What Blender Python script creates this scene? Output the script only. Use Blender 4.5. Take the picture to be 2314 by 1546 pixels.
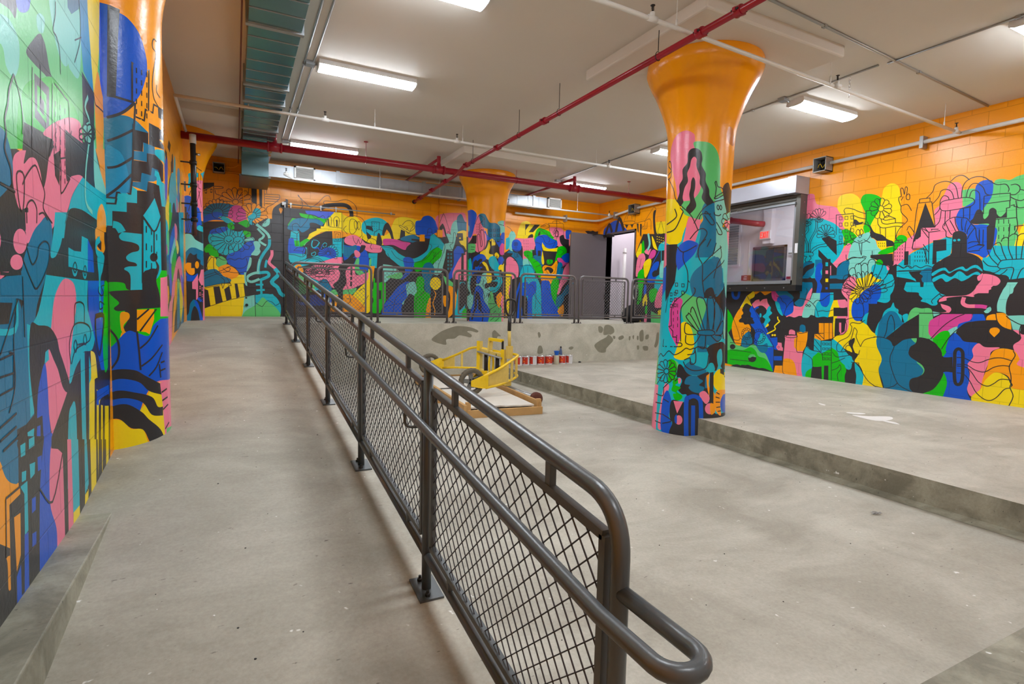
import bpy, bmesh, math, random
import numpy as np
from math import pi, sin, cos, tan, radians, sqrt, atan2, hypot
from mathutils import Vector, Matrix
from mathutils.geometry import delaunay_2d_cdt

for o in list(bpy.data.objects):
    bpy.data.objects.remove(o, do_unlink=True)
S = bpy.context.scene
COL = S.collection
random.seed(7)

# ------------------------------------------------------------------ camera
# world: x to the right along the back wall, y into the room, z up; the lens sits at the origin
YAW, PITCH, ROLL, FPX = radians(27.06), radians(-4.25), radians(1.28), 1225.0
FW = Vector((sin(YAW)*cos(PITCH), cos(YAW)*cos(PITCH), sin(PITCH)))
_r = Vector((cos(YAW), -sin(YAW), 0)); _u = _r.cross(FW)
RT = _r*cos(ROLL) + _u*sin(ROLL)
UP = -_r*sin(ROLL) + _u*cos(ROLL)
cd = bpy.data.cameras.new('camera'); cam = bpy.data.objects.new('camera', cd); COL.objects.link(cam)
M = Matrix((RT, UP, -FW)).transposed().to_4x4()
cam.matrix_world = M
cd.sensor_fit = 'HORIZONTAL'; cd.sensor_width = 36.0; cd.lens = 36.0*FPX/2314.0
cd.clip_start = 0.05; cd.clip_end = 100
S.camera = cam

# ------------------------------------------------------------------ world, exposure
S.view_settings.view_transform = 'Standard'; S.view_settings.look = 'None'
S.view_settings.exposure = 2.48; S.view_settings.gamma = 1.0; S.view_settings.use_curve_mapping = False
w = bpy.data.worlds.new('world'); S.world = w; w.use_nodes = True
w.node_tree.nodes['Background'].inputs[0].default_value = (0.8, 0.85, 1.0, 1)
w.node_tree.nodes['Background'].inputs[1].default_value = 0.05
LAMP = 13.0
ROOM_LAMP = 4.5

# ------------------------------------------------------------------ heights (lens = 0)
Z_LOW, Z_SLAB, Z_PLAT, Z_CEIL, Z_DROP = -1.495, -1.28, -0.45, 2.90, 2.78
X_L, X_R, Y_B, Y_F = -0.745, 9.49, 13.2, -2.5

# ------------------------------------------------------------------ materials
def lin(c):
    c = c/255.0
    return c/12.92 if c <= 0.04045 else ((c+0.055)/1.055)**2.4
def rgb(r, g, b): return (lin(r), lin(g), lin(b), 1)
def nodemat(name):
    m = bpy.data.materials.new(name); m.use_nodes = True
    nt = m.node_tree; b = nt.nodes['Principled BSDF']
    return m, nt, b
def plain(name, col, rough=0.5, metal=0.0, var=0.06, scale=6.0, bump=0.0, bscale=60.0, spec=0.5):
    m, nt, b = nodemat(name)
    tc = nt.nodes.new('ShaderNodeTexCoord')
    n = nt.nodes.new('ShaderNodeTexNoise'); n.inputs['Scale'].default_value = scale; n.inputs['Detail'].default_value = 4
    nt.links.new(tc.outputs['Object'], n.inputs['Vector'])
    mx = nt.nodes.new('ShaderNodeMix'); mx.data_type = 'RGBA'
    mx.inputs[6].default_value = tuple(v*(1-var) for v in col[:3])+(1,)
    mx.inputs[7].default_value = tuple(min(1, v*(1+var)) for v in col[:3])+(1,)
    nt.links.new(n.outputs['Fac'], mx.inputs[0]); nt.links.new(mx.outputs[2], b.inputs['Base Color'])
    b.inputs['Roughness'].default_value = rough; b.inputs['Metallic'].default_value = metal
    b.inputs['Specular IOR Level'].default_value = spec
    if bump:
        n2 = nt.nodes.new('ShaderNodeTexNoise'); n2.inputs['Scale'].default_value = bscale; n2.inputs['Detail'].default_value = 5
        nt.links.new(tc.outputs['Object'], n2.inputs['Vector'])
        bp = nt.nodes.new('ShaderNodeBump'); bp.inputs['Strength'].default_value = bump; bp.inputs['Distance'].default_value = 0.01
        nt.links.new(n2.outputs['Fac'], bp.inputs['Height']); nt.links.new(bp.outputs[0], b.inputs['Normal'])
    return m
def emit(name, col, strength):
    m, nt, b = nodemat(name)
    b.inputs['Base Color'].default_value = tuple(0.6*v for v in col[:3])+(1,)
    b.inputs['Emission Color'].default_value = col; b.inputs['Emission Strength'].default_value = strength
    return m
def concrete(name, c1, c2, stain, scale=1.2, rough=0.6, bump=0.15):
    m, nt, b = nodemat(name)
    N = nt.nodes.new; L = nt.links.new
    tc = N('ShaderNodeTexCoord')
    mp = N('ShaderNodeMapping'); L(tc.outputs['Object'], mp.inputs[0])
    n1 = N('ShaderNodeTexNoise'); n1.inputs['Scale'].default_value = scale; n1.inputs['Detail'].default_value = 8; n1.inputs['Roughness'].default_value = 0.6
    n1.inputs['Distortion'].default_value = 0.6
    L(mp.outputs[0], n1.inputs['Vector'])
    r1 = N('ShaderNodeValToRGB'); r1.color_ramp.elements[0].position = 0.38; r1.color_ramp.elements[1].position = 0.62
    r1.color_ramp.elements[0].color = c1; r1.color_ramp.elements[1].color = c2
    L(n1.outputs['Fac'], r1.inputs[0])
    # trowel streaks
    m2 = N('ShaderNodeMapping'); m2.inputs['Scale'].default_value = (0.8, 2.0, 1); m2.inputs['Rotation'].default_value = (0, 0, 0.35)
    L(tc.outputs['Object'], m2.inputs[0])
    n2 = N('ShaderNodeTexNoise'); n2.inputs['Scale'].default_value = 3.0; n2.inputs['Detail'].default_value = 10; n2.inputs['Distortion'].default_value = 1.2
    L(m2.outputs[0], n2.inputs['Vector'])
    r2 = N('ShaderNodeValToRGB'); r2.color_ramp.elements[0].position = 0.3; r2.color_ramp.elements[1].position = 0.75
    r2.color_ramp.elements[0].color = (0.80, 0.78, 0.74, 1); r2.color_ramp.elements[1].color = (1.08, 1.08, 1.08, 1)
    L(n2.outputs['Fac'], r2.inputs[0])
    mu = N('ShaderNodeMix'); mu.data_type = 'RGBA'; mu.blend_type = 'MULTIPLY'; mu.inputs[0].default_value = 0.45
    L(r1.outputs[0], mu.inputs[6]); L(r2.outputs[0], mu.inputs[7])
    # small dark specks and pale specks
    n3 = N('ShaderNodeTexNoise'); n3.inputs['Scale'].default_value = 26; n3.inputs['Detail'].default_value = 3
    L(m2.outputs[0], n3.inputs['Vector'])
    r3 = N('ShaderNodeValToRGB'); r3.color_ramp.elements[0].position = 0.24; r3.color_ramp.elements[1].position = 0.30
    r3.color_ramp.elements[0].color = (1, 1, 1, 1); r3.color_ramp.elements[1].color = (0, 0, 0, 1)
    L(n3.outputs['Fac'], r3.inputs[0])
    m3 = N('ShaderNodeMix'); m3.data_type = 'RGBA'; L(r3.outputs[0], m3.inputs[0]); L(mu.outputs[2], m3.inputs[6]); m3.inputs[7].default_value = stain
    n4 = N('ShaderNodeTexNoise'); n4.inputs['Scale'].default_value = 17; n4.inputs['Detail'].default_value = 2
    L(mp.outputs[0], n4.inputs['Vector'])
    r4 = N('ShaderNodeValToRGB'); r4.color_ramp.elements[0].position = 0.74; r4.color_ramp.elements[1].position = 0.78
    L(n4.outputs['Fac'], r4.inputs[0])
    m4 = N('ShaderNodeMix'); m4.data_type = 'RGBA'; L(r4.outputs[0], m4.inputs[0]); L(m3.outputs[2], m4.inputs[6]); m4.inputs[7].default_value = (0.72, 0.71, 0.68, 1)
    n5 = N('ShaderNodeTexNoise'); n5.inputs['Scale'].default_value = 55; n5.inputs['Detail'].default_value = 8; n5.inputs['Roughness'].default_value = 0.7
    L(mp.outputs[0], n5.inputs['Vector'])
    r5 = N('ShaderNodeValToRGB'); r5.color_ramp.elements[0].position = 0.3; r5.color_ramp.elements[1].position = 0.7
    r5.color_ramp.elements[0].color = (0.86, 0.85, 0.83, 1); r5.color_ramp.elements[1].color = (1.08, 1.08, 1.08, 1)
    L(n5.outputs['Fac'], r5.inputs[0])
    m5 = N('ShaderNodeMix'); m5.data_type = 'RGBA'; m5.blend_type = 'MULTIPLY'; m5.inputs[0].default_value = 1
    L(m4.outputs[2], m5.inputs[6]); L(r5.outputs[0], m5.inputs[7]); L(m5.outputs[2], b.inputs['Base Color'])
    b.inputs['Roughness'].default_value = rough
    bp = N('ShaderNodeBump'); bp.inputs['Strength'].default_value = bump; bp.inputs['Distance'].default_value = 0.02
    L(n2.outputs['Fac'], bp.inputs['Height']); L(bp.outputs[0], b.inputs['Normal'])
    return m
def paint(name, col, axis, rough=0.32, blocks=True):
    """glossy wall paint over concrete blocks; axis = which object axes carry the courses"""
    m, nt, b = nodemat(name)
    N = nt.nodes.new; L = nt.links.new
    tc = N('ShaderNodeTexCoord')
    b.inputs['Roughness'].default_value = rough
    n = N('ShaderNodeTexNoise'); n.inputs['Scale'].default_value = 2.0; n.inputs['Detail'].default_value = 3
    L(tc.outputs['Object'], n.inputs['Vector'])
    mx = N('ShaderNodeMix'); mx.data_type = 'RGBA'
    mx.inputs[6].default_value = tuple(v*0.93 for v in col[:3])+(1,); mx.inputs[7].default_value = tuple(min(1, v*1.05) for v in col[:3])+(1,)
    L(n.outputs['Fac'], mx.inputs[0])
    n2 = N('ShaderNodeTexNoise'); n2.inputs['Scale'].default_value = 45; n2.inputs['Detail'].default_value = 5
    L(tc.outputs['Object'], n2.inputs['Vector'])
    bp = N('ShaderNodeBump'); bp.inputs['Strength'].default_value = 0.12; bp.inputs['Distance'].default_value = 0.01
    L(n2.outputs['Fac'], bp.inputs['Height'])
    if blocks:
        sx = N('ShaderNodeSeparateXYZ'); L(tc.outputs['Object'], sx.inputs[0])
        cx = N('ShaderNodeCombineXYZ'); L(sx.outputs['XY'.index(axis)], cx.inputs[0]); L(sx.outputs['Z'], cx.inputs[1])
        ad = N('ShaderNodeVectorMath'); ad.operation = 'ADD'; ad.inputs[1].default_value = (20.0, 10*0.2032 + BLOCK_OFF, 0); L(cx.outputs[0], ad.inputs[0])
        br = N('ShaderNodeTexBrick'); br.offset = 0.5
        br.inputs['Scale'].default_value = 1.0; br.inputs['Brick Width'].default_value = 0.4064; br.inputs['Row Height'].default_value = 0.2032
        br.inputs['Mortar Size'].default_value = 0.0045; br.inputs['Mortar Smooth'].default_value = 0.4
        br.inputs['Color1'].default_value = (1, 1, 1, 1); br.inputs['Color2'].default_value = (0.965, 0.965, 0.965, 1); br.inputs['Mortar'].default_value = (0.80, 0.80, 0.80, 1)
        L(ad.outputs[0], br.inputs['Vector'])
        mu = N('ShaderNodeMix'); mu.data_type = 'RGBA'; mu.blend_type = 'MULTIPLY'; mu.inputs[0].default_value = 1
        L(mx.outputs[2], mu.inputs[6]); L(br.outputs['Color'], mu.inputs[7]); L(mu.outputs[2], b.inputs['Base Color'])
        iv = N('ShaderNodeMath'); iv.operation = 'SUBTRACT'; iv.inputs[0].default_value = 1; L(br.outputs['Fac'], iv.inputs[1])
        b2 = N('ShaderNodeBump'); b2.inputs['Strength'].default_value = 0.7; b2.inputs['Distance'].default_value = 0.006
        L(iv.outputs[0], b2.inputs['Height']); L(bp.outputs[0], b2.inputs['Normal']); L(b2.outputs[0], b.inputs['Normal'])
    else:
        L(mx.outputs[2], b.inputs['Base Color']); L(bp.outputs[0], b.inputs['Normal'])
    return m
BLOCK_OFF = 0.0223
PAL = {'O': (255,160,0), 'Y': (248,218,0), 'P': (245,125,155), 'M': (215,70,150), 'B': (0,85,205), 'D': (0,115,155),
       'C': (0,182,200), 'A': (125,210,195), 'G': (0,190,0), 'L': (95,200,115), 'K': (45,43,46), 'V': (65,95,210), 'W': (190,215,220), 'E': (0,140,190), 'R': (205,120,10)}
PM = {}
def pmat(code, kind):
    k = (code, kind)
    if k not in PM:
        nm = {'O': 'orange', 'Y': 'yellow', 'P': 'pink', 'M': 'magenta', 'B': 'blue', 'D': 'petrol', 'C': 'cyan', 'A': 'aqua', 'G': 'green', 'L': 'light_green', 'K': 'black', 'V': 'violet_blue', 'W': 'pale_blue', 'E': 'sea_blue', 'R': 'chipped_orange'}[code]
        PM[k] = paint('paint_%s_%s' % (nm, {'Y': 'long_wall', 'X': 'back_wall', '-': 'column'}[kind]), rgb(*PAL[code]), kind, rough=0.30 if kind != '-' else 0.25, blocks=(kind != '-'))
    return PM[k]
MT = {
 'floor': concrete('low_floor_concrete', rgb(158,152,139), rgb(184,179,166), rgb(112,104,94)),
 'slab': concrete('raised_slab_concrete', rgb(164,158,145), rgb(190,184,171), rgb(120,110,100)),
 'ramp': concrete('ramp_concrete', rgb(148,142,128), rgb(172,166,152), rgb(110,102,92)),
 'retain': concrete('retaining_wall_concrete', rgb(178,175,160), rgb(198,195,181), rgb(128,124,110), scale=2.2),
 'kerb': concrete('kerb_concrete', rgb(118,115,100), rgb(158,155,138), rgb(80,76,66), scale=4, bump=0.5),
 'ceil': plain('ceiling_paint', rgb(215,208,199), 0.7, var=0.05, scale=0.8, bump=0.25, bscale=7),
 'rail': plain('painted_rail_steel', rgb(74,78,80), 0.32, 0.0, var=0.05, scale=30, bump=0.05),
 'wire': plain('rail_wire', rgb(50,48,54), 0.45, 0.2),
 'guard': plain('guard_rail_paint', rgb(100,95,95), 0.32),
 'wirelight': plain('guard_wire', rgb(104,100,102), 0.4, 0.2),
 'red': plain('red_pipe_paint', rgb(150,18,38), 0.28, 0.0, var=0.1, scale=15),
 'white': plain('white_pipe_paint', rgb(222,220,216), 0.35),
 'cream': plain('fixture_enamel', rgb(225,225,225), 0.35),
 'galv': plain('galvanised_steel', rgb(168,172,176), 0.42, 0.6, var=0.12, scale=9, bump=0.05, bscale=12),
 'ductteal': plain('glossy_teal_duct', rgb(112,146,150), 0.22, 0.75, var=0.22, scale=2.2, bump=0.04, bscale=5),
 'dark': plain('dark_metal', rgb(45,42,40), 0.5, 0.5),
 'chrome': plain('bright_metal', rgb(200,200,200), 0.2, 1.0),
 'boxgrey': plain('conduit_grey', rgb(160,160,158), 0.4, 0.5),
 'door': plain('door_grey_paint', rgb(92,84,86), 0.42, 0, var=0.04),
 'wallwhite': plain('white_wall_paint', rgb(218,212,218), 0.5, var=0.02),
 'yellow': plain('machine_yellow', rgb(236,196,22), 0.4, 0, var=0.12, scale=14, bump=0.1),
 'dusty': plain('dusty_yellow', rgb(214,186,95), 0.6, 0, var=0.15, scale=20, bump=0.1),
 'rubber': plain('dusty_rubber', rgb(96,88,74), 0.85, var=0.12, scale=25, bump=0.2),
 'hub': plain('grey_hub', rgb(120,120,118), 0.45, 0.4),
 'black': plain('black_plastic', rgb(28,28,31), 0.4),
 'bag': plain('black_fabric', rgb(22,22,26), 0.9, bump=0.3, bscale=80),
 'board': plain('plasterboard_face', rgb(206,200,190), 0.8, var=0.08, scale=5),
 'wood': plain('pine_wood', rgb(190,148,92), 0.6, var=0.18, scale=9, bump=0.1, bscale=30),
 'canwhite': plain('can_white', rgb(225,225,230), 0.35),
 'canred': plain('can_label_red', rgb(190,45,22), 0.4, var=0.3, scale=18),
 'canorange': plain('can_label_orange', rgb(235,110,25), 0.4),
 'blueplastic': plain('blue_plastic', rgb(10,95,200), 0.35),
 'steelblue': plain('bottle_blue', rgb(70,90,135), 0.35),
 'grime': plain('glass_bottle_clear', rgb(185,178,155), 0.3),
 'darkpatch': plain('wet_patch', rgb(128,124,106), 0.7, var=0.15, scale=12, bump=0.2, bscale=30),
 'chalk': plain('chalk_smear', rgb(215,212,208), 0.8),
 'rust': plain('rust_red_steel', rgb(95,48,36), 0.7),
 'lamp': emit('fluorescent_lens', (0.86, 0.93, 1.0, 1), LAMP),
 'roomlamp': emit('inner_room_lamp', (0.98, 0.95, 1.0, 1), ROOM_LAMP),
 'exitred': emit('exit_letters_glow', (1.0, 0.01, 0.01, 1), 0.22),
 'exitface': plain('exit_face', rgb(250,185,180), 0.4),
 'shutter': plain('shutter_box_steel', rgb(172,172,182), 0.35, 0.3, var=0.04),
 'shutterdark': plain('shutter_slat', rgb(96,94,88), 0.4, 0.4),
 'frame': plain('window_frame_grey', rgb(150,154,160), 0.35, 0.5),
 'maroon': plain('maroon_box', rgb(150,30,55), 0.4),
}
def glassmat():
    m, nt, b = nodemat('window_glass')
    b.inputs['Base Color'].default_value = (0.9, 0.95, 0.95, 1); b.inputs['Roughness'].default_value = 0.0
    b.inputs['Transmission Weight'].default_value = 1.0; b.inputs['IOR'].default_value = 1.45
    return m
MT['glass'] = glassmat()
def mirrorish():
    m, nt, b = nodemat('dark_glass')
    b.inputs['Base Color'].default_value = (0.02, 0.02, 0.03, 1); b.inputs['Roughness'].default_value = 0.05
    b.inputs['Specular IOR Level'].default_value = 1.0
    return m
MT['darkglass'] = mirrorish()

# ------------------------------------------------------------------ mesh helpers
class MB:
    """collects shapes and links them as ONE mesh object"""
    def __init__(s): s.v = []; s.f = []; s.mi = []; s.sm = []; s.mats = []
    def m(s, mat):
        if mat not in s.mats: s.mats.append(mat)
        return s.mats.index(mat)
    def add(s, vs, fs, mat=None, smooth=False):
        o = len(s.v); s.v += [tuple(p) for p in vs]
        k = s.m(mat) if mat else 0
        for f in fs: s.f.append([i+o for i in f]); s.mi.append(k); s.sm.append(smooth)
        return s
    def box(s, x0, x1, y0, y1, z0, z1, mat=None, M=None):
        vs = [Vector((x, y, z)) for z in (z0, z1) for y in (y0, y1) for x in (x0, x1)]
        if M: vs = [M @ p for p in vs]
        return s.add(vs, [(0,2,3,1), (4,5,7,6), (0,1,5,4), (2,6,7,3), (0,4,6,2), (1,3,7,5)], mat)
    def quad(s, a, b, c, d, mat=None): return s.add([a, b, c, d], [(0, 1, 2, 3)], mat)
    def tube(s, path, r, seg=12, mat=None, closed=False, cap=True, flat=False):
        P = [Vector(p) for p in path]; n = len(P); rings = []
        up = None
        for i, p in enumerate(P):
            a = P[(i-1) % n] if (i > 0 or closed) else p; b = P[(i+1) % n] if (i < n-1 or closed) else p
            t = (b-a).normalized()
            if up is None:
                up = Vector((0, 0, 1)) if abs(t.z) < 0.9 else Vector((1, 0, 0))
            x = t.cross(up).normalized(); up = x.cross(t).normalized()
            rr = r[i] if isinstance(r, (list, tuple)) else r
            rings.append([p + (x*cos(2*pi*(k+0.5)/seg) + up*sin(2*pi*(k+0.5)/seg))*rr for k in range(seg)])
        vs = [q for R in rings for q in R]; fs = []
        m = n if closed else n-1
        for i in range(m):
            j = (i+1) % n
            for k in range(seg):
                fs.append((i*seg+k, i*seg+(k+1) % seg, j*seg+(k+1) % seg, j*seg+k))
        if cap and not closed: fs += [tuple(range(seg-1, -1, -1)), tuple((n-1)*seg+k for k in range(seg))]
        return s.add(vs, fs, mat, smooth=not flat)
    def bar(s, a, b, w, h=None, mat=None, up=(0, 0, 1)):
        a = Vector(a); b = Vector(b); t = (b-a).normalized(); u = Vector(up)
        x = t.cross(u).normalized(); u = x.cross(t).normalized(); h = h or w
        vs = [p + x*sx*w/2 + u*sy*h/2 for p in (a, b) for sx, sy in ((-1,-1), (1,-1), (1,1), (-1,1))]
        return s.add(vs, [(3,2,1,0), (4,5,6,7), (0,1,5,4), (1,2,6,5), (2,3,7,6), (3,0,4,7)], mat)
    def lathe(s, c, prof, seg=32, mat=None, axis='z', cap=True, smooth=True):
        c = Vector(c); vs = []; fs = []
        for r, h in prof:
            for k in range(seg):
                a = 2*pi*k/seg; p = (r*cos(a), r*sin(a), h)
                if axis == 'x': p = (h, r*cos(a), r*sin(a))
                if axis == 'y': p = (r*sin(a), h, r*cos(a))
                vs.append(c+Vector(p))
        for i in range(len(prof)-1):
            for k in range(seg):
                fs.append((i*seg+k, i*seg+(k+1) % seg, (i+1)*seg+(k+1) % seg, (i+1)*seg+k))
        s.add(vs, fs, mat, smooth)
        if cap:
            n = len(prof)-1
            s.add([vs[k] for k in range(seg)], [tuple(range(seg-1, -1, -1))], mat)
            s.add([vs[n*seg+k] for k in range(seg)], [tuple(range(seg))], mat)
        return s
    def prism(s, poly, d, mat=None):
        """poly = list of 3D points (planar), extruded by vector d"""
        P = [Vector(p) for p in poly]; d = Vector(d); n = len(P)
        vs = P+[p+d for p in P]
        fs = [tuple(range(n-1, -1, -1)), tuple(range(n, 2*n))]+[(i, (i+1) % n, n+(i+1) % n, n+i) for i in range(n)]
        return s.add(vs, fs, mat)
    def build_each(s, name, parent):
        """one object per separate piece"""
        par = list(range(len(s.v))); key = {}
        def find(i):
            while par[i] != i: par[i] = par[par[i]]; i = par[i]
            return i
        for i, p in enumerate(s.v):
            k = (round(p[0], 4), round(p[1], 4), round(p[2], 4))
            if k in key: par[find(i)] = find(key[k])
            else: key[k] = i
        for f in s.f:
            for j in f[1:]: par[find(j)] = find(f[0])
        groups = {}
        for n, f in enumerate(s.f): groups.setdefault(find(f[0]), []).append(n)
        out = []
        for fl in groups.values():
            m = MB(); m.mats = list(s.mats); mp = {}
            for n in fl:
                for i in s.f[n]:
                    if i not in mp: mp[i] = len(m.v); m.v.append(s.v[i])
                m.f.append([mp[i] for i in s.f[n]]); m.mi.append(s.mi[n]); m.sm.append(s.sm[n])
            out.append(m.build(name, None, parent))
        return out
    def build(s, name, mat=None, parent=None, bevel=0.0):
        off = wloc(parent)
        me = bpy.data.meshes.new(name)
        me.from_pydata([tuple(Vector(p)-off) for p in s.v], [], s.f)
        mats = s.mats or [mat]
        for m in mats: me.materials.append(m)
        if s.mats:
            me.polygons.foreach_set('material_index', s.mi)
        me.polygons.foreach_set('use_smooth', s.sm)
        me.update()
        o = bpy.data.objects.new(name, me); COL.objects.link(o)
        if parent: o.parent = parent
        if bevel:
            b = o.modifiers.new('bevel', 'BEVEL'); b.width = bevel; b.segments = 2; b.limit_method = 'ANGLE'
        return o
def wloc(p):
    v = Vector((0, 0, 0))
    while p: v += Vector(p.location); p = p.parent
    return v
def tag(o, label=None, cat=None, group=None, kind=None):
    if label: o['label'] = label
    if cat: o['category'] = cat
    if group: o['group'] = group
    if kind: o['kind'] = kind
    return o
def thing(name, loc, label, cat, group=None):
    o = bpy.data.objects.new(name, None); COL.objects.link(o); o.location = loc; o.empty_display_size = 0.1
    return tag(o, label, cat, group)
def struct(mb, name, mat=None, parent=None, bevel=0):
    o = mb.build(name, mat, parent, bevel)
    if not parent: o['kind'] = 'structure'
    return o
def dup(root, loc, label=None, group=None):
    r = root.copy(); COL.objects.link(r); r.location = loc
    if label: r['label'] = label
    if group: r['group'] = group
    def rec(a, b):
        for ch in a.children:
            c = ch.copy(); COL.objects.link(c); c.parent = b; rec(ch, c)
    rec(root, r)
    return r
def arc(c, r, a0, a1, n, ax=Vector((1,0,0)), ay=Vector((0,0,1))):
    c = Vector(c); ax = Vector(ax); ay = Vector(ay)
    return [c+ax*(r*cos(a0+(a1-a0)*i/n))+ay*(r*sin(a0+(a1-a0)*i/n)) for i in range(n+1)]
def rounded(path, rad, n=6):
    P = [Vector(p) for p in path]; out = [P[0]]
    for i in range(1, len(P)-1):
        a = (P[i-1]-P[i]); b = (P[i+1]-P[i]); r = min(rad, a.length*0.49, b.length*0.49)
        p0 = P[i]+a.normalized()*r; p1 = P[i]+b.normalized()*r
        for k in range(n+1):
            t = k/n; out.append(p0*(1-t)**2 + P[i]*2*t*(1-t) + p1*t*t)
    out.append(P[-1]); return out
# ------------------------------------------------------------------ the mural: painted areas are cut into the wall's own faces
def pray(x, y): return FW + RT*((x-1157)/FPX) - UP*((y-773)/FPX)
def spline(pts, closed, sub=5):
    """Catmull-Rom through (x, y, sharp) points"""
    n = len(pts); out = []
    rng = range(n) if closed else range(n-1)
    for i in rng:
        p1 = pts[i]; p2 = pts[(i+1) % n]
        p0 = pts[(i-1) % n] if (closed or i > 0) else p1
        p3 = pts[(i+2) % n] if (closed or i < n-2) else p2
        if p1[2]: p0 = p1
        if p2[2]: p3 = p2
        if p1[2] and p2[2]:
            out.append((p1[0], p1[1])); continue
        d = hypot(p2[0]-p1[0], p2[1]-p1[1]); k = max(2, min(sub, int(d/1.6)))
        for j in range(k):
            t = j/k; t2 = t*t; t3 = t2*t
            out.append(tuple(0.5*((2*p1[c]) + (-p0[c]+p2[c])*t + (2*p0[c]-5*p1[c]+4*p2[c]-p3[c])*t2 + (-p0[c]+3*p1[c]-3*p2[c]+p3[c])*t3) for c in (0, 1)))
    if not closed: out.append((pts[-1][0], pts[-1][1]))
    return out
def parse(txt, T):
    x0, y0, s = T; pts = []
    for t in txt.split():
        sharp = t.endswith('!'); a, b = t.rstrip('!').split(',')
        pts.append((x0+float(a)/s, y0+float(b)/s, sharp))
    return pts
class Mural:
    def __init__(s, inv, fwd, base, kind, extra=None):
        s.inv = inv; s.fwd = fwd; s.base = base; s.kind = kind; s.shapes = []; s.lines = []; s.extra = extra or []
    def poly_uv(s, code, uv): s.shapes.append((code, uv))
    def run(s, data):
        T = (0, 0, 1)
        for ln in data.strip().splitlines():
            ln = ln.strip()
            if not ln or ln[0] == '#': continue
            h, _, r = ln.partition(' ')
            if h == '@': T = tuple(float(v) for v in r.split()); continue
            if h[0] == '~':                                # ~c[w] open line, ~~ closed line
                closed = h.startswith('~~'); q = h.lstrip('~'); code = q[0]; wd = float(q[1:]) if len(q) > 1 else 11
                pts = spline(parse(r, T), closed, 4)
                if closed: pts.append(pts[0])
                s.lines.append((code, wd/1000.0, [s.inv(*p) for p in pts]))
            elif h[0] == '=':                              # =c  sharp polygon
                pts = [(p[0], p[1]) for p in parse(r, T)]
                s.shapes.append((h[1], [s.inv(*p) for p in pts]))
            elif h[0] == 'o':                              # oX  ellipse: cx,cy rx,ry
                a = parse(r.split()[0], T)[0]; rx, ry = [float(v)/T[2] for v in r.split()[1].split(',')]
                pts = [(a[0]+rx*cos(2*pi*k/20), a[1]+ry*sin(2*pi*k/20)) for k in range(20)]
                s.shapes.append((h[1], [s.inv(*p) for p in pts]))
            elif h[0] == 'q':                              # qX grid of little window marks: x,y (start) dx,dy nx,ny w,h
                v = [[float(e) for e in t.split(',')] for t in r.split()]
                (gx, gy), (dx, dy), (nx, ny), (gw, gh) = v[:4]; sk = v[4][0] if len(v) > 4 else 0
                for i in range(int(nx)):
                    for j in range(int(ny)):
                        cx_ = gx+i*dx; cy_ = gy+j*dy+i*sk
                        if gw <= 0.01:
                            pp = [(cx_, cy_, 1), (cx_, cy_+gh, 1)]; cl = False
                        else:
                            pp = [(cx_, cy_, 1), (cx_+gw, cy_, 1), (cx_+gw, cy_+gh, 1), (cx_, cy_+gh, 1)]; cl = True
                        pp = [(T[0]+a/T[2], T[1]+b/T[2]) for a, b, _ in pp]
                        if cl: pp.append(pp[0])
                        s.lines.append((h[1], 0.008, [s.inv(*p) for p in pp]))
            elif h[0] == 'f':                              # fX  petals: cx,cy r0,r1 n a0,a1 squash (degrees, clockwise from right)
                v = r.split(); cx_, cy_ = [float(e) for e in v[0].split(',')]; r0, r1 = [float(e) for e in v[1].split(',')]
                n = int(v[2]); a0, a1 = [radians(float(e)) for e in v[3].split(',')]; sq = float(v[4]) if len(v) > 4 else 1.0
                for i in range(n):
                    b0 = a0+(a1-a0)*i/n; b1 = a0+(a1-a0)*(i+1)/n; pp = []
                    for a, rr in ((b0, r0), (b0, r0+(r1-r0)*0.75), (b0*0.75+b1*0.25, r1*0.985), ((b0+b1)/2, r1*1.02), (b0*0.25+b1*0.75, r1*0.985), (b1, r0+(r1-r0)*0.75), (b1, r0)):
                        pp.append((T[0]+(cx_+rr*cos(a))/T[2], T[1]+(cy_+rr*sin(a)*sq)/T[2], False))
                    pp[0] = pp[0][:2]+(True,)
                    s.lines.append((h[1], 0.010, [s.inv(*p) for p in spline(pp, False, 3)]))
                if r0 > 4: s.lines.append((h[1], 0.010, [s.inv(T[0]+(cx_+r0*cos(a))/T[2], T[1]+(cy_+r0*sin(a)*sq)/T[2]) for a in [2*pi*k/14 for k in range(15)]]))
            else:                                          # X smooth closed area
                s.shapes.append((h[0], [s.inv(*p) for p in spline(parse(r, T), True, 5)]))
    def build(s, name, base_code='O', thick=None, parent=None, capmat=None):
        V = []; F = []; codes = []
        def addp(uv, code):
            o = len(V); q = []
            for p in uv:
                p = Vector((p[0], p[1]))
                if q and (p-q[-1]).length < 1e-4: continue
                q.append(p)
            if len(q) > 2 and (q[0]-q[-1]).length < 1e-4: q.pop()
            if len(q) < 3: return
            V.extend(q); F.append(list(range(o, o+len(q)))); codes.append(code)
        addp(s.base, base_code)
        for code, uv in s.shapes: addp(uv, code)
        E_ = []
        for a, b in s.extra:
            E_.append((len(V), len(V)+1)); V.append(Vector(a)); V.append(Vector(b))
        for f in F: E_ += [(f[i], f[(i+1) % len(f)]) for i in range(len(f))]
        ov, oe, of, _, _, _ = delaunay_2d_cdt(V, E_, [], 0, 1e-5, False)
        mb = MB(); keep = {}
        W = np.array([(p[0], p[1]) for p in ov]); T3 = np.array([list(f) for f in of if len(f) == 3])
        cen = W[T3].mean(axis=1); owner = np.full(len(T3), -1)
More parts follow.
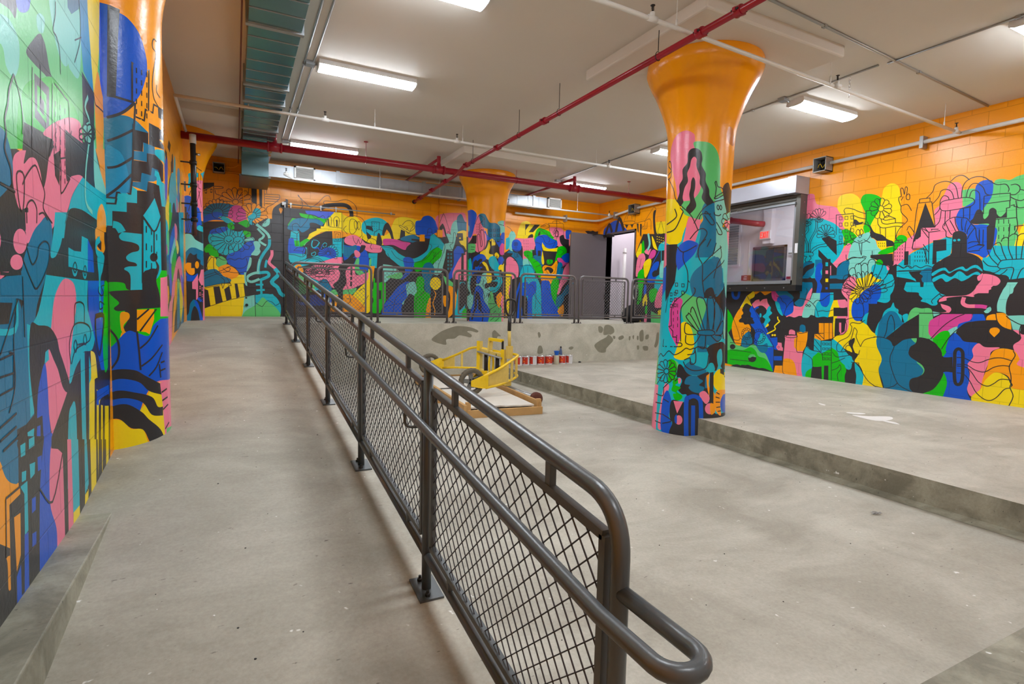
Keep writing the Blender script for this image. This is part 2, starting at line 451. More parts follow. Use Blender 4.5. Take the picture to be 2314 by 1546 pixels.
        for k, f in enumerate(F):                               # later areas lie on top; winding number decides what is inside
            P = np.array([(V[i][0], V[i][1]) for i in f]); lo = P.min(0); hi = P.max(0)
            idx = np.nonzero((cen[:, 0] >= lo[0]) & (cen[:, 0] <= hi[0]) & (cen[:, 1] >= lo[1]) & (cen[:, 1] <= hi[1]))[0]
            if not len(idx): continue
            c = cen[idx]; wn = np.zeros(len(idx), int); A = P; B = np.roll(P, -1, axis=0)
            for (x1, y1), (x2, y2) in zip(A, B):
                side = (x2-x1)*(c[:, 1]-y1)-(c[:, 0]-x1)*(y2-y1)
                wn += ((y1 <= c[:, 1]) & (y2 > c[:, 1]) & (side > 0)).astype(int)
                wn -= ((y1 > c[:, 1]) & (y2 <= c[:, 1]) & (side < 0)).astype(int)
            ins = idx[wn != 0]
            if k == 0: owner[ins] = 0
            else: owner[ins[owner[ins] >= 0]] = k
        for f, k in zip(T3.tolist(), owner.tolist()):
            if k < 0 or codes[k] == '_': continue
            keep.setdefault(codes[k], []).append(f)
        P3 = [s.fwd(p[0], p[1], 0.0) for p in ov]
        o0 = len(mb.v); mb.v += [tuple(p) for p in P3]
        sm = s.kind == '-'
        for c, fl in keep.items():
            k = mb.m(pmat(c, s.kind))
            for f in fl: mb.f.append([i+o0 for i in f]); mb.mi.append(k); mb.sm.append(sm)
        # brush lines: thin ribbons of paint lying on the wall
        us = [p[0] for p in s.base]; vs_ = [p[1] for p in s.base]
        u0, u1, v0, v1 = min(us), max(us), min(vs_), max(vs_)
        for li, (code, wd, uv) in enumerate(s.lines):
            P = [Vector(p) for p in uv]
            Q = [P[0]]
            for p in P[1:]:
                if (p-Q[-1]).length > 0.002: Q.append(p)
            if len(Q) < 2: continue
            cl = (Q[0]-Q[-1]).length < 0.003
            n = len(Q); vs = []; h = 0.0012+0.00002*(li % 20)
            for i in range(n):
                a = Q[i-1] if i > 0 else (Q[-2] if cl else Q[i]); b = Q[i+1] if i < n-1 else (Q[1] if cl else Q[i])
                d0 = (Q[i]-a); d1 = (b-Q[i])
                d0 = d0.normalized() if d0.length > 1e-6 else d1.normalized(); d1 = d1.normalized() if d1.length > 1e-6 else d0
                t = d0+d1
                t = t.normalized() if t.length > 0.2 else d1
                nn = Vector((-t.y, t.x)); k = 1/max(0.5, abs(nn.dot(Vector((-d1.y, d1.x)))))
                e = 0.0
                for sgn in (1, -1):
                    q = Q[i]+nn*(sgn*wd/2*k)
                    q = Vector((min(u1, max(u0, q.x)), min(v1, max(v0, q.y))))
                    vs.append(s.fwd(q.x, q.y, h))
            fs = [(2*i, 2*i+1, 2*i+3, 2*i+2) for i in range(n-1)]
            mb.add(vs, fs, pmat(code, s.kind), smooth=sm)
        me = mb
        if thick: thick(me)
        return me
def plane_x(X, side):
    inv = lambda x, y: (lambda d: (d.y*X/d.x, d.z*X/d.x))(pray(x, y))
    fwd = lambda u, v, h: (X - side*h, u, v)
    return inv, fwd
def plane_y(Y):
    inv = lambda x, y: (lambda d: (d.x*Y/d.y, d.z*Y/d.y))(pray(x, y))
    fwd = lambda u, v, h: (u, Y-h, v)
    return inv, fwd
def column_map(cx, cy, prof):
    """prof(z) -> radius; u = angle from the direction facing the lens, in metres of arc at R0"""
    R0 = 0.39; th0 = atan2(-cy, -cx)
    def inv(x, y):
        d = pray(x, y); r = R0; z = 0.0
        for _ in range(4):
            a = d.x*d.x+d.y*d.y; b = -(d.x*cx+d.y*cy); c = cx*cx+cy*cy-r*r
            disc = b*b-a*c
            if disc < 0:                                     # just past the outline: take the tangent point, pushed on round
                t = -b/a; over = sqrt(-disc)/a
                px, py = d.x*t-cx, d.y*t-cy
                z = d.z*t; th = atan2(py, px)
                dth = (th-th0+pi) % (2*pi)-pi
                dth += (1 if dth > 0 else -1)*min(0.5, over/r*0.8)
                return (dth*R0, z)
            t = (-b-sqrt(disc))/a; z = d.z*t; r = prof(z)
        th = atan2(d.y*t-cy, d.x*t-cx)
        return (((th-th0+pi) % (2*pi)-pi)*R0, z)
    def fwd(u, v, h):
        th = th0+u/R0; r = prof(v)+h
        return (cx+r*cos(th), cy+r*sin(th), v)
    return inv, fwd, R0
MU_LEFT = '''
@ 0 0 2.973
=L -1200,-1500 560,-300 720,400 720,1000 -1200,1000
=K -1200,1000 110,1000 740,1400 740,4500 -1200,4500
K -50,-60 100,-60 105,120 60,60 -50,-20
V 100,-60! 210,-60! 195,60 150,85 115,50
A -100,60! 40,110 100,200 130,300 125,450 90,520 40,440 10,300 -100,250!
A 330,-50 420,-50 475,100 465,400 430,440 385,330 350,150
A 475,100 530,60 545,300 530,520 480,480 460,420 470,250
A 245,110 270,90 300,130 290,220 255,200
=D 450,-60 545,-60 530,60 480,95 455,50
=E 530,-60 600,-60 600,200 632,640 560,480 545,300
=Y 585,-60 665,-60 668,300 655,500 650,650 630,640 610,360 590,100
=V 670,-60 740,-60 740,860 700,740 672,560 665,300
O 632,620! 655,480 680,600 700,700! 690,1100 680,1250 655,1100
K 175,350 220,270 265,225 290,260 310,330 330,450 355,570 300,500 230,430
G 145,640 190,550 270,530 350,520 450,640 500,720 530,810 450,790 350,830 290,900! 180,830
=K 230,490 330,590 330,900 235,790
=G 250,570 312,640 312,830 250,740
=K 266,640 296,680 296,780 266,740
=G 128,640 155,800 178,1000 118,1000 112,850
K 150,1030! 160,820! 290,890 340,930 440,860 470,880 560,960 640,1000 700,1300! 700,1700! -800,1700! -800,1250! 0,1250 80,1260 100,1200
=K 550,480 632,625 636,1240 600,1200 560,900
A 630,930! 660,1100 725,1320! 725,1400! 640,1270
P 290,900 340,840 420,800 480,790 540,830 558,965! 470,900! 440,870! 445,1200 480,1185 530,1175 558,1190! 490,1300 440,1450 370,1510 340,1560! 170,1560! 190,1400 140,1410 110,1350 85,1200 90,1060 130,1015 175,1010! 160,1100 200,1060 240,1070 270,1150 290,1260 310,1200 330,1050 360,950
=K 360,1040 405,1010 400,1250 370,1180
D -600,700! 0,850! 40,900 80,1050 85,1200 50,1270 0,1325! -600,1500!
C 555,1190! 620,1250 725,1320! 725,1520 640,1470 550,1410 480,1400 450,1450 430,1600! 370,1600! 440,1500 480,1330
~A26 590,650 570,720 600,820 595,960 575,1150 575,1350 620,1430
A 560,860 600,820 615,900 600,980 575,930
O 652,1560! 655,1430 685,1370 712,1460 712,1560!
~K13 90,500 60,600 50,700 30,800 40,900 30,1000 70,1130 80,1250
~K8 90,500 130,640 150,780 150,900
~K10 270,430 275,700
~K8 350,560 350,1000
~K8 365,560 440,660 460,700 470,900 480,880
~K8 215,450 215,1000
~K8 370,10 370,100 355,200 380,250 400,350 405,500
~K8 530,0 540,250 500,420
qK 370,680 32,70 3,5 0,36 25
qK 375,860 30,60 3,6 0,34 20
~K8 350,930 330,1050 360,980 370,1060 440,1060
~~K8 110,1170 160,1180 155,1400 130,1380
~K8 150,1240 180,1170 235,1110 270,1200 300,1300 290,1400 350,1500
~K8 180,1500 180,1380 215,1345 245,1400 245,1500
~K8 260,1440 290,1430 320,1480
~K8 400,1000 410,1150 410,1300 470,1200
fK 585,900 5,55 8 0,360 1.2
~K8 500,270 545,250
~K8 630,640 640,700 660,720 700,760
~K10 0,1230 100,1290
@ 0 500 2.973
P 170,-60! 400,-60! 350,20 260,50 215,110 180,140
oP 135,135 46,85
oP 112,275 43,52
oP -20,130 26,70
=P -400,340 60,340 0,395 -400,430
D -300,440! 0,390 60,350 140,340 160,250 220,80 270,10 310,-30 345,20 350,150 320,300 300,400 250,560 230,720 210,740 150,600 120,520 -300,520!
=D -1200,520 120,510 150,600 200,700 215,1050 230,1300 130,1420 110,1800 -1200,1800
=K -60,545 85,548 60,690 -60,700
~C24 110,530 100,730 -60,740
C 360,70 370,-60! 450,-60! 420,100 400,180 370,240 340,230
=C 180,690 205,700 230,1290 205,1320
C 310,360! 590,400! 590,600 640,720 620,860 560,880 520,980 480,1080! 440,1080 330,800 230,730 215,700 260,600
P 345,700 365,520 410,410 450,385 500,430 512,560 495,700 475,900 465,1080 445,1170 350,1440! 330,1300 320,1100 300,1000 330,850
K 205,700 260,700 330,710 380,780 400,870 430,960 472,1110 450,1150 420,1110 390,1000 360,930 330,860 300,860 290,1000 260,1150 240,1320 200,1000
=C 305,880 325,860 330,930 300,960
=C 460,175 500,200 545,205 550,100 590,120 590,345 460,310
=B 590,120 625,200 632,345 590,340
oC 503,312 19,60
oC 570,332 15,58
~~K8 490,310 503,275 516,310 503,345
~~K8 560,330 570,298 580,330 570,365
=B 590,400 700,400 715,1000 680,1000 630,760 595,620
~K30 640,640 690,630 695,700 670,890 645,780 640,650
G 700,430 725,415! 725,980! 705,1010 690,800
C 655,230 700,230 690,330 675,400 680,640 668,640 665,400
~C40 670,120 645,150 650,210 690,230
O 640,60 670,30 700,-10 700,120 705,190 680,225 650,190
=K 655,100 682,140 680,200 655,170
Y 610,870! 640,900 655,1050! 655,2000! 590,2000! 600,1100
K 350,1450 400,1350 450,1200 480,1080 520,960 590,880 612,980 602,1800! 300,1800!
C 455,1800! 460,1350 480,1240 510,1260 525,1800!
=C 540,890 568,880 582,1546 590,1800 560,1800
=C 598,900 612,980 606,1546 598,1700
=Y 600,1090 612,1060 730,1060 730,2100 600,2100
=K 636,1060 650,1060 650,1900 634,1900
=K 664,1230 679,1230 679,1850 662,1850
=K 691,1230 704,1230 704,1800 690,1800
K 640,1060 690,1050 730,1020! 730,1100! 660,1140
B 650,1140! 730,1100! 730,1180 670,1200 665,1230 650,1230
K 668,1230! 680,1190 730,1160! 730,1240! 700,1240
B 250,1250 280,1020 305,960 320,1100 330,1300 345,1500 345,1900! 260,1900!
=K 115,1400 285,1305 295,1500 260,2300 110,2300
=C 185,1420 230,1390 225,1490 190,1510
=B 250,1380 272,1370 272,1470 245,1480
=C 135,1480 165,1470 165,1560 135,1580
~K8 180,180 215,290 250,240 260,170 300,135 330,170 320,300 250,450 210,400 150,250
~K12 0,350 60,355 140,350
~K8 150,370 165,780
~K8 120,520 0,900
~K8 110,520 90,800 100,1100 60,1290
~K8 60,880! 90,890! 90,1120! 0,1170
~K8 0,1050 90,1020
~K8 0,930 85,890
~K10 0,1390 110,1290
~K10 0,1480 110,1380
~K10 20,1546 130,1440
~K8 460,310 590,345
~K8 500,700 500,570 520,545 545,545 565,575 565,680
~K8 475,960 465,830 490,710 540,680 600,710 600,800 510,860 480,960
~~K8 495,840 505,800 517,830 508,880
~~K8 560,800 570,760 582,800 572,830
~K8 520,830 560,820
~K8 700,430 680,440 695,480 680,500 660,470 665,440
~K8 700,560 670,540 670,590 690,580
@ 0 1000 2.831
K -1200,600! 0,660! 60,950 100,1100 0,1260 -1200,2600!
O -1200,-300! 0,120! 60,250 120,260 130,330! 60,400! 70,940! 55,940 50,800 40,740 0,650 -1200,300!
=K 60,405 150,322 162,560 158,1060 100,1100 72,940
=O 90,480 131,450 133,720 108,830
D -1200,-400! -20,-60 110,20 120,240 80,262 40,230 10,160 -20,110 -1200,-100!
=C 130,285 176,245 183,560 160,595 156,330
=B 158,590 186,570 188,980 150,1060 112,1120 108,860 135,780 140,980 158,960
=K 115,-40 285,-40 262,300 255,870 188,980 182,560 175,245 120,290
=C 140,190 168,180 166,240 140,255
=C 190,140 225,125 222,200 195,235
=B 240,95 266,82 266,170 243,185
=C 130,20 162,0 162,80 134,95
=C 185,-20 220,-40 220,20 185,45
=B 205,360 229,345 229,430 205,455
=B 207,585 233,568 233,650 207,670
B 285,-60! 335,-60! 328,150 320,380 350,470 370,560 368,640 355,730 255,880! 256,300
P 325,35 370,40 400,65! 405,180! 418,640! 366,720! 362,550 320,380
=K 330,-40 430,-40 425,70 400,70 370,42 328,38
=K 400,60 425,-20 432,300 440,595 418,635 405,180
=P 430,-20 455,-20 472,540 440,595
=C 455,-20 500,-20 512,412 470,462
=Y 470,450 512,400 514,505 472,560
=K 500,-20 540,-20 546,330 545,450 513,505
=C 540,-20 555,-20 570,260 545,335
=Y 545,335 568,300 564,410 543,455
=K 555,-20 577,-20 587,385 564,412 568,260
=Y 577,-20 615,-20 617,325 587,385
=K 615,-20 625,-20 632,290 617,325
=K 638,-20 652,-20 655,255 642,270
=K 665,-20 678,-20 680,215 667,235
~K10 400,70 335,380 255,300
~K10 35,360! 130,280
~K8 35,360 40,740
@ 355 250 6.182
=C 60,480 110,600 110,900 140,1000 130,1300 75,1450 60,1450
V 130,620 147,750 142,1150 120,1250 85,1000 100,800
Y 150,880 165,1000 182,1100 160,1600! 60,1600! 75,1450 130,1300 150,1150
=K 163,410 190,480 177,590 145,510
=K 110,530 138,590 138,700 112,620
K 155,1200 165,1000 200,870 205,950 180,1100
C 170,1100 200,880 225,860 240,640 255,700 262,950 280,1100 300,1300 265,1600! 180,1600!
G 170,1300 195,1330 190,1600! 158,1600!
K 205,1600! 215,1350 240,1290 265,1450 275,1600!
=K 205,620 220,600 228,860 200,860
=K 190,720 202,700 202,880 192,900
E 283,850 300,805 317,870 317,1200 300,1280 280,1150
=Y 262,900 280,1000 285,1200 270,1100
=P 268,1200 285,1250 290,1500 272,1450
=Y 315,1000 342,1100 345,1600 310,1600
=K 312,1150 322,1150 318,1500 308,1450
~K8 75,200 100,260 85,300 110,350
@ 355 480 5.518
=K 55,0 320,0 335,700 335,1400 100,1600 55,1600
=C 270,0 330,0 330,1300 300,1380 290,600 
Y 60,60 90,0! 155,0! 150,200 130,300 100,350 75,250
G 150,0! 190,0! 170,150 150,220
C 78,300 105,90 140,200 130,480 150,600 165,1000 60,1000 60,480
L 120,280 145,240 150,520 130,500
M 95,430 120,400 130,500 110,600 122,800 100,820 85,600
D 58,830 100,700 115,560 155,560 165,900 115,1200 75,1400 52,1200
B 150,500 180,250 225,170 210,400 180,520 190,1000 160,980
A 165,560 215,330 245,250 220,500 180,640
G 180,640 220,450 242,480 225,800 190,860
P 218,150 247,180 252,300 232,420
P 190,900 240,620 290,560 325,850! 328,1200 300,900 262,700 232,980 195,1150 185,1700! 75,1700! 95,1200 170,1100
Y 235,370 250,350 272,460 252,520
K 115,820 150,810 158,1100 130,1240
oO 135,1030 15,115
O 228,880 252,870 248,1100 222,1300 212,1500 180,1650
L 250,900 272,830 292,950 288,1300 260,1420
D 255,1100 272,950 282,1350 252,1440
Y 283,870 310,1000 322,1150 300,1360 288,1250
=D 290,1420 330,1150 330,1380
V 295,780 330,840! 330,1080! 310,950
~K8 185,560 185,1500
~K8 255,900 225,1400
'''
